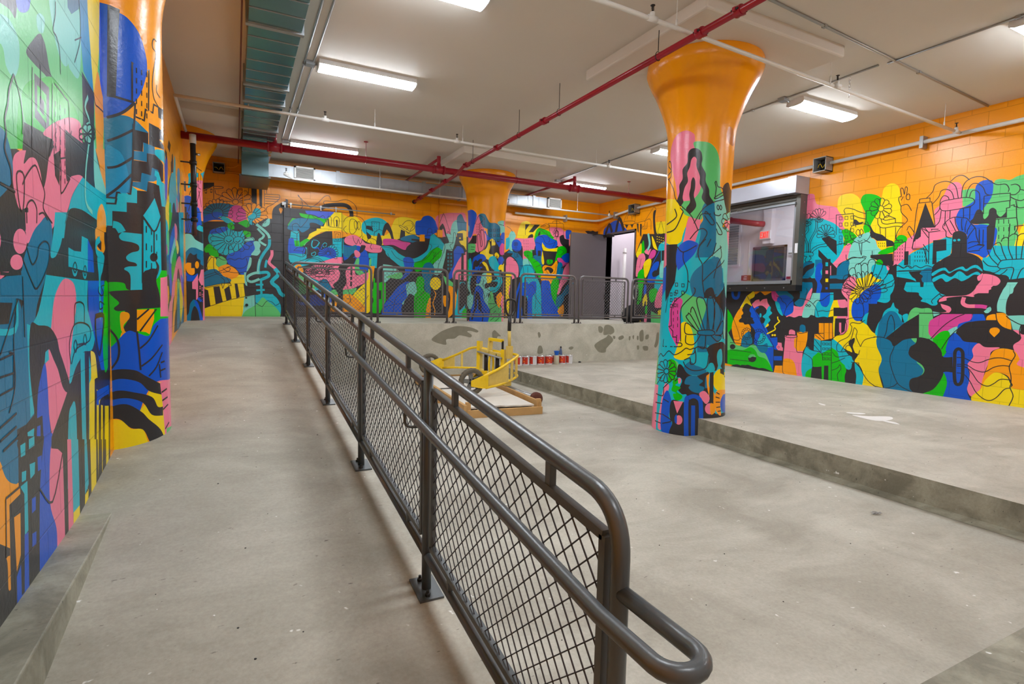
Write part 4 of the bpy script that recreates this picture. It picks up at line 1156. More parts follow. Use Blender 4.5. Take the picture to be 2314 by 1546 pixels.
MU_BACK = '''
@ 450 400 4.685
=K -200,470 610,470 720,440 720,330 900,330 900,1600 -200,1600
K 680,390 720,330 770,300 860,240 900,230 940,240! 940,480! 720,480!
=K 45,60 155,60 155,95 45,135
D 45,360 100,300 160,280 260,278 380,300! 330,360 310,420! 200,430 130,420 45,430!
B 45,420! 130,380 200,370 260,400 250,420 160,425 45,425!
B 45,430! 110,420 200,430 260,460! 150,455 45,485!
M 310,380 340,320 400,298 460,320 500,390 510,440 470,470 380,480! 350,450 310,430
O 400,290! 500,280 600,290 650,320 690,350 695,400 680,450 600,495! 500,430 500,380 460,320
C 515,420 560,390 575,350 600,330 640,340 655,380 640,430 600,440 560,480 580,500 545,505 520,460
G 415,490 440,470 500,450! 530,480 530,520 500,535 450,510
A 700,530! 660,510 730,440! 748,440! 745,500
~O150 900,215 830,250 760,300 735,360 732,440
C 210,410! 300,430 360,480 380,500! 300,490 240,450
G 300,500 350,480 370,520 370,550 320,550
C 95,650 110,600 160,550 220,530 300,530 340,560 420,580 470,570 480,650 470,720 430,760 380,800 300,830 220,810 150,750 110,700
B 112,600 130,560 200,540 260,530 300,530 300,560 240,590 180,600
G 300,535 335,525 375,550 350,560
G 465,570 490,565 545,590 540,630 500,635 470,600
A 480,680 510,640 570,640 585,670 540,690
G 55,760 100,710 150,740 200,790 200,850 120,830 100,800 70,800
B 290,850 330,810 420,780 470,720 540,675 600,690 595,750 560,820 535,850! 540,920 500,1010 450,1035 380,960 310,920
A 575,690 620,680 650,720 640,760 650,790 620,830 580,830 550,820 590,760
A 535,850! 555,860 550,930 510,1000! 500,1000
L 180,890 200,850 240,840 290,880 290,920 250,960 190,940
Y 85,920 110,840 150,840 180,870 180,930 220,970 200,1000 90,985
O 205,960 290,925 350,950 400,990 418,1030 400,1070 340,1095 270,1060 220,1010
=Y 330,1090 400,1060 420,1035 480,1035 485,1125 330,1130
D 45,1020! 90,985 170,975 220,1010 260,1050 330,1080 330,1110 240,1130 150,1160 80,1200 45,1160!
A 475,1010! 500,1010! 510,1155! 485,1130
=Y 45,1165 240,1130 470,1130 485,1265 45,1390
=K 45,1180 95,1200 120,1365 45,1395
=K 150,1165 215,1155 250,1320 175,1345
=K 265,1190 320,1150 345,1290 290,1310
=K 375,1130 405,1130 430,1270 395,1285
=Y 45,1390 170,1350 480,1265 475,1490 430,1500 45,1510
=K -200,1390 45,1390 45,1395
A 478,1265! 590,1245! 595,1500! 440,1500 460,1450
=C 595,1250 780,1240 860,1350 865,1450 800,1510 600,1510
C 595,1260! 650,1240 740,1240 810,1270 860,1350 865,1430 840,1480 780,1510 600,1510!
L 440,1505! 490,1420 590,1360 640,1310 675,1275 730,1320 800,1370 850,1430 860,1470 810,1510 700,1515!
~A46 618,545 660,590 685,620 665,650 645,660 640,680 680,710 710,725
~P60 770,775 770,830 740,900 770,940 810,970
~C80 800,970 840,1030 770,1110 830,1170 860,1230 900,1260
~C46 700,960 710,900 720,880
~C60 745,660 740,730 690,800 650,870 630,940 625,1030
~A56 605,500 680,560 730,610 745,650
~A34 640,870 620,1000
~A55 650,1010 580,1020 520,1050 510,1090 560,1110 640,1080
~C62 640,1015 720,1010 735,1050 650,1090
~C44 655,1080 660,1240
~C40 600,1140 680,1140
~C42 605,1200 695,1195
O 845,340 865,325 885,345 865,392! 
=K 552,100 610,103 610,290 555,265
=K 633,110 668,112 668,320 640,310
~K 522,185 525,98! 710,115! 715,175
~K 690,120 690,180
~K 692,180! 850,190! 850,230 780,290 720,320 710,360
~K 692,182 692,310
~K 700,205 850,215
~K 700,230 850,240
~K 700,255 840,262
~K 700,280 790,285
~K 155,60 155,230
~K 45,150 155,90
~K 160,98 250,105 250,120! 160,125
qK 62,140 58,-2 1,3 18,32
qK 120,132 58,-2 1,3 18,32
fK 385,265 32,175 8 -175,10 0.85
fK 195,385 58,160 12 180,380 0.95
fK 560,410 48,165 14 -205,110 0.8
fK 315,665 52,195 11 70,300 0.85
fK 415,670 52,160 10 -120,140 0.75
~K 170,140 180,180 250,200
~~K 405,160 430,135 465,150 455,190 420,195
~K16 285,670 315,690 345,668
~K16 385,678 410,692 435,670
~K 105,830 150,855 200,850 240,875 290,880 330,865 380,880 420,860 460,870 500,845 560,845
~K 500,860 510,920 470,960 400,965 340,945 290,960
~K 130,850 85,920 90,990
~K 155,860 155,960 180,1020 250,1050
~K 45,1050 170,1010 240,990 300,960 330,970 310,1000 250,1010
~K 45,1085 120,1050 240,1010
~K 250,965 300,1000 400,1015 510,1000
~K 60,1165 230,1130 330,1120
~K 230,1060 270,1100 250,1180 240,1120
~K 290,1060 320,1110 340,1150 300,1140
~K 45,1180! 240,1140
~K 45,1392 170,1350 310,1305 450,1275 590,1245
~K 590,1245 598,1505
~K 595,1330 640,1360 670,1370 700,1330 730,1310 780,1330 810,1360 860,1330
~K 500,1020 500,1100 530,1120
oK 498,1280 12,9
@ 640 440 4.830
=K 640,460 2300,460 2300,1500 0,1500 0,460
=O 640,150 800,150 800,250 640,210
~K90 410,150 480,120 620,110 700,125 740,180 745,240
Y 640,210! 700,250 790,240 850,300 900,330 900,460 860,480 780,440 660,420 640,400!
=Y 640,210 720,250 720,440 640,400
C 855,370 870,300 950,260 1040,252 1120,290 1140,340 1110,410 1090,440 1000,460 950,455 880,420
O 640,400! 720,420 800,440 860,480! 840,500 700,460 640,470!
Y 860,480! 920,440 1000,450 1090,450 1160,410 1190,330 1230,260 1320,245 1440,270 1470,290 1440,380 1460,430 1380,460 1300,470 1220,500 1150,540 1060,550 1000,540 920,520
=K 900,370 985,400 970,350 910,340
K 905,400! 960,450 950,480! 920,480
K 1100,340 1135,305 1160,330 1190,400 1200,450 1215,520 1190,550! 1180,480 1160,420 1130,380! 1110,420 1100,450 1080,430
K 1030,430 1050,420 1070,470 1080,540 1040,560 1015,540
=K 1285,380 1330,400 1330,460 1270,480
D 1280,480 1340,450 1440,440 1500,500 1480,540 1400,520 1300,500
M 1090,490 1150,480 1240,490 1300,510 1390,530 1360,590 1310,600 1200,550 1100,550
B 1440,350 1450,290 1500,280 1530,240 1590,230 1640,260 1680,330 1690,400 1640,430 1590,480 1500,450 1450,430
P 1660,270 1700,220 1800,200 1900,200 1990,215 1990,400 1900,430 1830,430 1810,440 1720,470 1690,440 1690,380
A 1830,440 1840,330 1880,280 1900,290 1910,420
D 1895,270 1920,220 1950,220 1980,290 2000,300! 2000,400! 1910,420!
K 1695,430! 1700,370 1725,330 1740,315 1760,350 1780,420 1790,460 1770,455 1745,370 1720,430 1710,460
Y 1900,420 1960,390 2000,400! 2000,610! 1970,560 1930,530
=K 1895,420 1960,420 1965,500 1900,505
oY 1930,475 10,10
=K 1800,450 1855,450 1850,520 1800,515
P 665,500 690,460 770,440 850,480 900,530 980,540 1060,560 1080,590 1060,630 960,630 880,600 800,570 720,550 680,530
B 650,545! 720,560 800,560 880,590 920,640 930,720 900,740 700,760 660,700! 650,640
B 800,560 870,580 925,650 935,780 910,840 850,850 800,820 790,730 820,650
D 650,550! 720,570 800,550 780,640 700,690 650,650!
L 775,790 800,700 830,700 830,800 900,860 930,850 970,720 960,700 940,710 930,820 880,890 800,860
K 850,550! 900,560 870,620 800,660 760,690 790,690 760,760 700,760! 640,745! 620,740 700,700 760,640 820,640
P 775,620 800,605 840,640 830,680 790,680
C 930,640! 1030,640! 1020,800! 960,800! 960,700 935,690
=C 650,480 650,540 645,640 660,640 660,480
C 1060,560! 1180,570 1260,640 1360,690 1450,690 1560,620 1590,550 1620,430 1700,470 1760,540! 1740,600 1620,620 1500,720 1400,740 1280,740 1180,700 1130,640 1100,600
K 1330,620! 1360,560 1450,510 1560,510 1580,520 1540,540 1540,600 1480,640 1450,680 1400,680
=K 1400,480 1580,500 1560,520 1400,500
=O 1488,435 1545,435 1545,510 1488,510
A 1700,700! 1740,600 1760,540 1810,520 1780,430 1820,430 1880,420 1890,450 1850,600 1760,760 1740,830 1680,880 1620,840 1640,760
C 1120,620 1180,640 1300,740 1440,740 1430,780 1300,790 1200,720 1130,660
G 1430,790 1440,740 1540,700 1600,620 1680,575 1730,610 1720,680 1650,740 1580,800 1500,830 1450,840
=K 1780,600 1865,620 1860,680 1840,800 1800,860 1740,800 1770,680
qC 1795,640 32,40 2,5 12,16
B 1310,700 1360,680 1420,710 1420,800 1390,860 1340,900 1290,930 1290,900 1330,850 1320,770
B 1860,620! 1900,560 1960,590 1975,660 1960,700 1900,750 1870,850 1840,910 1800,920 1810,860 1860,760
P 2000,620! 1930,690 1880,780 1850,850 1850,920! 1920,930 2000,940!
=K 1945,640 1990,640 1990,655 1970,660 1970,960 1940,960
P 650,660! 640,690 560,700 420,740 340,780 260,790 230,840 290,900 390,960 400,980 520,1000 590,1060 560,1040 660,1040 740,1030 900,960 940,940 940,850 800,880 780,780 760,760 660,750
K 610,740! 700,740 790,700 760,770 700,800 680,860 690,960 640,1060 660,1160 640,1290! 580,1250! 590,1180 610,1060 560,1020 545,980 590,940 610,880 600,820 620,780
~K44 745,790 740,1000
~P34 690,890 800,885
~P34 690,940 800,940
L 520,1060 640,1040 740,1030 800,1020 770,1080 700,1100 620,1100
Y 760,1110 830,1020 900,960 940,930 935,1270 870,1260 820,1190
O 510,1190 560,1110 600,1100 640,1090 740,1090 830,1160 900,1240 900,1290! 520,1290!
O 640,1280 730,1150 760,1130 900,1250 860,1290
Y 930,930! 935,800 960,780 990,790! 985,900 970,1000 985,1080 960,1180 970,1240 930,1290! 920,1290!
=D 400,940 430,925 470,930 500,970 530,1030 510,1060 420,1060 390,1000
O 958,780! 1000,780! 985,860 965,860
G 985,930 990,910 1005,920! 1005,960! 1120,950! 1120,1160! 1060,1280! 1060,1290 975,1290 965,1220 985,1160 970,1080 985,1010
=K 1005,840 1090,840 1060,960 1000,960
=K 1030,1045 1070,1045 1070,1140 1030,1140
K 1130,1000 1130,940 1170,925 1260,920 1300,940 1290,970 1200,1050 1180,1110! 1120,1050
B 1075,1300! 1090,1220 1170,1110 1250,1010 1340,950 1400,960! 1340,1000 1360,1100 1310,1170 1290,1250 1300,1320! 1070,1320!
A 1340,1000 1380,960 1440,960 1460,1080 1440,1110 1380,1080 1330,1150 1310,1200 1300,1180 1350,1110
K 1305,1330! 1310,1230 1360,1140 1430,1100! 1440,1200 1440,1340!
G 1430,1120 1460,1050 1450,960 1470,900 1510,895 1540,930 1540,1040 1600,1090 1600,1140 1570,1200 1550,1340! 1430,1345!
D 1510,850 1540,760 1600,740 1640,780 1650,850 1610,920 1610,1080 1590,1080 1545,1040 1540,940
A 1090,760! 1200,780 1290,860 1300,870 1200,870 1180,900 1110,960 1090,900
L 1120,900 1200,870 1290,850 1300,900 1250,920 1180,910
O 1550,1350! 1570,1200 1610,1130 1610,1350!
=K 1610,1100 1750,1060 1760,1350 1610,1350
oY 1662,970 60,70
~O22 1645,1045 1665,1090 1640,1160 1635,1200 1655,1260 1650,1330
L 1745,880! 1800,920 1880,990 1840,1000 1780,990
O 1780,1000 1850,1010 1900,1120 1890,1230 1850,1300 1800,1350! 1780,1350! 1820,1200 1810,1080
K 1745,990 1780,1010 1820,1090 1820,1180 1790,1260 1740,1290
O 1740,1120 1770,1100 1805,1130 1790,1200 1760,1220
C 1900,1060 1930,960 1985,960! 1985,1360! 1850,1350 1880,1240
K 1930,980 1970,960 1990,1000! 1990,1180 1920,1260 1915,1100
G 1960,1260 2000,1240! 2000,1360! 1950,1350
~K 175,170 210,130 200,60 160,0
~K 300,145 380,90 450,20 500,15 520,60
~K 160,10 300,145
~K 450,110 450,70 570,75 680,55 760,90 800,150 805,240
~K 660,300 680,260 740,230 800,235 860,260 900,330 910,420
~~K 730,280 770,270 800,300 800,380 760,430 725,400
~~K 775,300 800,290 815,340 800,380 780,360
~~K 815,300 835,300 840,360 820,380
~K 690,340 660,380 700,430
~K 850,380 860,440 830,470
~K 965,380 965,295! 1050,300! 1045,380
qK 975,310 22,28 3,4 0,14
~K 760,450 770,500 800,540 820,490 840,540 860,500 870,450
~K 910,520 920,500 940,475 1000,490 1020,520
~K 950,510 965,540 950,570 970,600
~K 905,340 985,345
~K 990,460 1000,410 1050,380 1100,410
~K 1265,345! 1370,425! 1380,405
~K 1300,330 1340,290 1390,285 1430,330 1430,370 1390,400
~K 1265,345 1280,335 1390,405
~K 1320,355 1340,350 1360,370 1340,385
~K 1390,400 1390,380 1420,340 1400,310
~K 1340,400 1400,430 1500,440
~K 1570,440 1580,380 1600,370 1620,380 1625,430
~K 1575,410 1625,410
~K 1540,455 1620,440 1650,430 1760,540! 1760,600 1700,760 1680,860
~K 1700,330 1740,225 1760,225 1830,440
~K 1470,570! 1560,575
~~K 1475,570 1490,565 1495,580 1480,585
~K 1545,545 1560,540 1565,600 1545,600
~K 1060,600 1080,570 1200,590 1300,640 1350,655
~K 1180,610 1230,680 1320,730 1400,740 1500,730 1580,680 1640,600 1700,560
~K 1140,640 1170,700 1260,780
~K 1600,740 1640,690 1720,610
~K 1560,570 1590,540 1620,560 1600,610
~K 1640,700 1660,640
~K 1860,420 1880,420 1890,560 1850,600 1820,560 1830,540 1850,530 1860,420
~K 1790,430 1800,400 1820,430
~K 1780,600! 1865,600
~K 1790,520 1860,525
~K 1110,790 1190,800 1200,840 1180,870
~K 1290,930 1330,880 1390,860 1400,780
~K 1090,1230 1200,1200 1300,1190
~K 1200,1300 1210,1200 1240,1110 1330,1050 1370,960
~K 1130,1140 1200,1180
~K 1450,1350 1450,1150 1490,1110 1540,1050
qK 1465,940 34,60 3,6 0,26
qK 1450,1160 36,52 4,4 0,26
qK 1640,620 26,36 3,4 0,20 8
~K 830,1050 870,1025 900,1040
~K 820,1260 870,1210 900,1150 930,1100
~K 660,1000 680,950 720,1080 740,1180
~K 700,1200 740,1150 690,1130
fK 400,850 70,150 12 170,350 0.7
fK 400,850 30,100 9 150,390 0.55
~K 260,830 300,900 380,940 470,960 560,930
~K 190,860 280,830 400,800 560,780
~K 300,920 380,890 500,900
~K 390,980 430,930 480,940 520,1000
~K 640,740 655,1290
@ 1060 440 4.830
=K 380,640 500,560 1090,560 1500,560 1500,1500 380,1500
A 410,530! 450,410 490,405 510,450 500,480 470,580 480,620! 440,600
C 400,480! 440,470 440,560 420,600! 400,600!
Y 520,470! 540,380 570,310 620,290 660,300 680,330! 780,330 750,400 720,460 700,480 620,480
=K 615,325 660,325 615,390
=K 715,328 775,328 700,410 650,410
K 640,490 650,450 690,430 700,460 680,480
P 500,475! 600,480 720,480 700,640 640,760 590,720 580,560
B 465,560 480,500 530,490 570,530 565,600 520,620 480,600
=P 590,483 665,483 660,640 590,710
G 710,480! 730,400 760,365 800,370 870,400 920,440 960,500 940,520 880,500 820,440 760,450 720,520
K 750,440 775,395 775,440
=L 665,600 715,600 710,660 680,640
K 690,605! 715,605! 715,670! 690,670!
B 725,560 720,490 770,445 840,440 900,480 960,510 965,550 920,590 860,590 810,540 800,520! 800,600 780,700 740,680
D 700,680 740,660 800,680 820,740 780,800 740,780
=K 750,610 785,610 785,670 750,670
P 880,365 920,355 1000,365 1040,400 1100,400 1050,470 970,480 920,460 890,420
=P 915,480 965,450 1000,480 1010,600 970,560 960,500
P 1000,460 1060,440 1095,430! 1095,560 1010,560
K 990,460 1030,440 1045,480 1090,490! 1090,680! 1060,600 1000,530
B 1055,400 1080,383 1120,400 1095,440! 1095,480! 1060,480
Y 800,520! 830,570 880,590 960,580 1000,570 980,620! 880,620 810,610! 795,560
=K 815,615 955,622 950,680 930,760 880,780 830,740 815,680
G 955,640 970,580 1020,560 1060,590 1060,640 1000,690 950,740 930,760
B 1010,680 1060,640 1090,640! 1090,730 1040,740
M 960,700 1000,690 1050,740 1085,740 1030,790 990,750
Y 800,600! 820,740 800,760 790,700
G 845,720 870,705 915,715 910,750 860,760
D 410,640! 440,610 500,630 540,640 590,720 600,800 560,880 540,780 500,700
=K 410,635 480,640 440,700
P 405,760! 410,700 460,680 530,760 540,860 520,920 460,920 405,860!
A 590,710 640,700 700,740 720,800 700,880 720,910 600,900 590,800
C 545,900! 600,770 700,770 720,800 720,880 780,1000 790,1340! 690,1340! 590,1000
G 600,660 600,620 650,610 690,640 700,690 770,750 800,830 800,900 760,900 720,830 680,760 640,700
O 800,800 830,770 900,780 960,720 960,860 920,960 860,980 800,950 780,900 810,860
K 820,830 850,790 900,800 920,830 890,860 860,820
D 960,800 980,740 1020,760 1020,900 960,900
P 1020,870! 1040,800 1090,740! 1090,900 1020,1000 980,1090 960,1060 990,960
=K 1000,800 1060,760 1040,800
G 890,1000 920,920 970,910 980,1000 960,1080 960,1180 1010,1260 1000,1300 930,1200 900,1120
K 440,960 480,920 560,900 580,960 540,1000 500,1110 500,1350! 430,1350! 430,1100 
=K 400,1350 520,1350 560,960 520,960 420,1050
K 1265,400! 1300,395 1330,400 1350,392 1380,405 1400,400 1440,415 1470,430! 1440,445! 1300,432!
~B62 560,960 510,1120 500,1240 500,1345
B 560,970! 640,960 640,1100 560,1120 600,1350! 520,1350! 540,1150
~C20 590,1000 620,1050 600,1110
=K 580,1120 635,1120 635,1345 580,1345
=K 650,1130 690,1100 680,1345 650,1345
B 640,1000 680,950 730,960 730,1060 690,1130 690,1350! 635,1350! 640,1100
B 790,960 830,935 880,960 900,1100 940,1200 1000,1280 1010,1345! 790,1345! 790,1100
D 945,1180 960,1120 1010,1080 1060,1000 1085,980! 1085,1090 1040,1150 1000,1210 960,1230
O 965,1270 1010,1210 1030,1200 1035,1270 1010,1340
=K 1035,1110 1085,1080 1085,1345 1020,1345 1040,1250
P 400,760! 450,1000! 400,1350!
Y 400,870! 440,840 470,920 440,1000 430,1080 440,1150 430,1300 400,1350!
~K 410,345 450,370 475,410
~K 615,325! 775,330
~K 615,325 615,440
~K 780,350 830,320 850,320 880,340 850,370 800,380 780,365
~K 800,345 840,335
~K 860,315! 1010,312! 1030,330 1030,440 1000,460 930,455
~K 910,310 920,290 980,292 995,312
~~K 935,380 945,370 955,380 950,395 930,395
~~K 920,400 965,400 965,415 918,415
~K 920,440 930,420 960,420 965,450 930,540 900,590
~K 870,320 880,400
~K 1030,375 1060,385 1090,400
~K 760,370 850,440 880,500 860,520
~K 840,400 860,440 900,450
~K 730,450 800,460 830,520 880,540 940,520
~K 720,520 780,540 800,620
~K 955,640 990,600 1030,620 1000,660 970,650
qK 600,495 22,32 3,6 0,18
qK 615,625 20,30 3,2 0,18
fK 510,540 6,22 7 0,360 1
~K 495,580 525,580
~K 480,600 540,610
~~K 500,630 520,640 520,680 500,680
~~K 530,640 545,650 540,680 528,675
~K 480,715 530,725
~K 560,780! 660,770 700,800 720,900
~K 640,660 660,760 720,830
~K 680,690 720,680
~K 700,740 750,720
~K 730,790 790,760
~K 760,840 800,820
~~K 850,710 870,705 880,740 860,750
~~K 885,710 910,705 915,740 890,750
~K 820,790 860,860 900,880 940,830 950,760
~K 860,880 940,880 980,800
~K 1000,860 1020,780 1085,740
~K 640,980 700,1000 730,1100 720,1250
~K 700,1080 780,1200 820,1290 900,1340
~K 850,1020 900,1100 960,1180
~K 590,790 600,890
~K 640,790 640,890
'''
MU_DOOR = '''
@ 640 440 4.830
K 10,180! 645,170! 645,1320! 10,1320!
V 240,175! 480,185 560,185! 520,240 470,270 400,250 330,220 260,210
G 175,200! 260,215 330,230 400,255 480,260 540,210 600,185! 640,190! 640,240 560,240 470,290 440,320 400,290 300,270 200,240
G 50,330! 100,255! 130,260 180,270 120,280 60,340
D 50,350 100,280 180,255 270,260 380,270 440,310! 420,340 350,310 290,310 290,360 240,400 200,410 160,370 150,400 60,380
Y 560,190! 645,200! 645,370! 440,350! 470,290
=Y 410,345 645,365 645,395 500,395 410,410 370,440 330,460 290,490 250,510 230,500 270,470 285,430 320,410 365,390 365,370 410,370
=O 500,395 645,390 645,470 540,490 535,400 470,405 415,435 370,460 340,480 300,490 350,440 410,415
K 290,490 370,440 470,400! 535,400! 540,520! 480,540 400,600 380,650 300,670 260,640 260,540! 230,545!
=C 540,480 645,475 645,545 540,540
=L 215,540 250,500 290,495 250,530 230,560
G 105,520 140,495 180,520 230,490 260,480 290,500 250,520 200,570 140,570
=C 85,395 175,400 180,570 120,560 60,600
B 60,480! 110,480 130,560 200,570 180,620 60,640
=G 120,500 175,500 175,560 130,565
B 115,610 180,570 240,580 220,650 130,650
=C 60,640 115,640 260,650 260,580 240,570 255,600 255,690 200,740 80,740 60,700
C 200,720! 300,690 400,650 450,600 530,550 640,545! 645,700! 560,690 420,730 300,760 100,800 100,745
B 380,640 440,590 500,575 560,600 580,660 540,700 460,680 400,670
P 645,680! 560,690 420,735 300,790 240,830 290,900 390,960 400,980 520,1010 645,1040!
O 130,780 180,760 210,800 220,840 170,860 130,820
C 100,860 200,850 300,900 400,960 380,1040 200,1040 100,960
L 100,900 200,880 330,960 330,1050 150,1080
D 380,960 430,925 480,930 530,1030 510,1060 400,1060
L 500,1080 540,1040 645,1030! 645,1100! 560,1100
B 150,1120 280,1100 480,1090 500,1200 150,1200
O 520,1200 570,1100 645,1100! 645,1290! 510,1290!
K 10,1290! 645,1290! 645,1330! 10,1330!
K 580,1250 600,1100 560,1020 545,980 600,930 620,860 600,800 645,760! 645,1290!
~K 105,390 100,330 150,315 180,350 200,350 260,280 280,225 310,220 350,260 400,245 440,230 470,300
~K30 500,345 490,280 495,265
~K 480,345 475,270 500,235 525,260 520,350
~K30 585,350 585,290 580,275
~K 560,350 550,270 580,240 610,265 605,355
~K 500,350 640,365
~~K 555,405! 625,415! 625,510! 555,510!
~~K 572,425! 608,430! 608,495! 572,495!
~K 590,445 590,480
~C14 315,640 345,625 355,645 335,668 310,660 310,635
~C14 430,545 455,525 475,540 465,565 440,570 430,550
~C24 320,500 310,550 330,580 370,560 395,520
~B22 340,590 380,580 400,610 430,545
~C10 325,495 370,500 400,530
~K 85,395! 150,430! 180,400
~K 150,430 150,560
~K 85,470 160,485
~~K 115,610! 160,570! 235,575! 215,620!
~K 215,620 215,670
~K 60,650 130,660 210,680 255,640
fK 490,640 20,110 14 160,400 0.95
~K 120,750 260,700 380,690 450,740
~K 200,760 300,700 400,720 430,770
fK 400,850 70,160 14 160,370 0.75
fK 400,850 20,110 10 140,390 0.55
~K 640,180 645,1290
'''
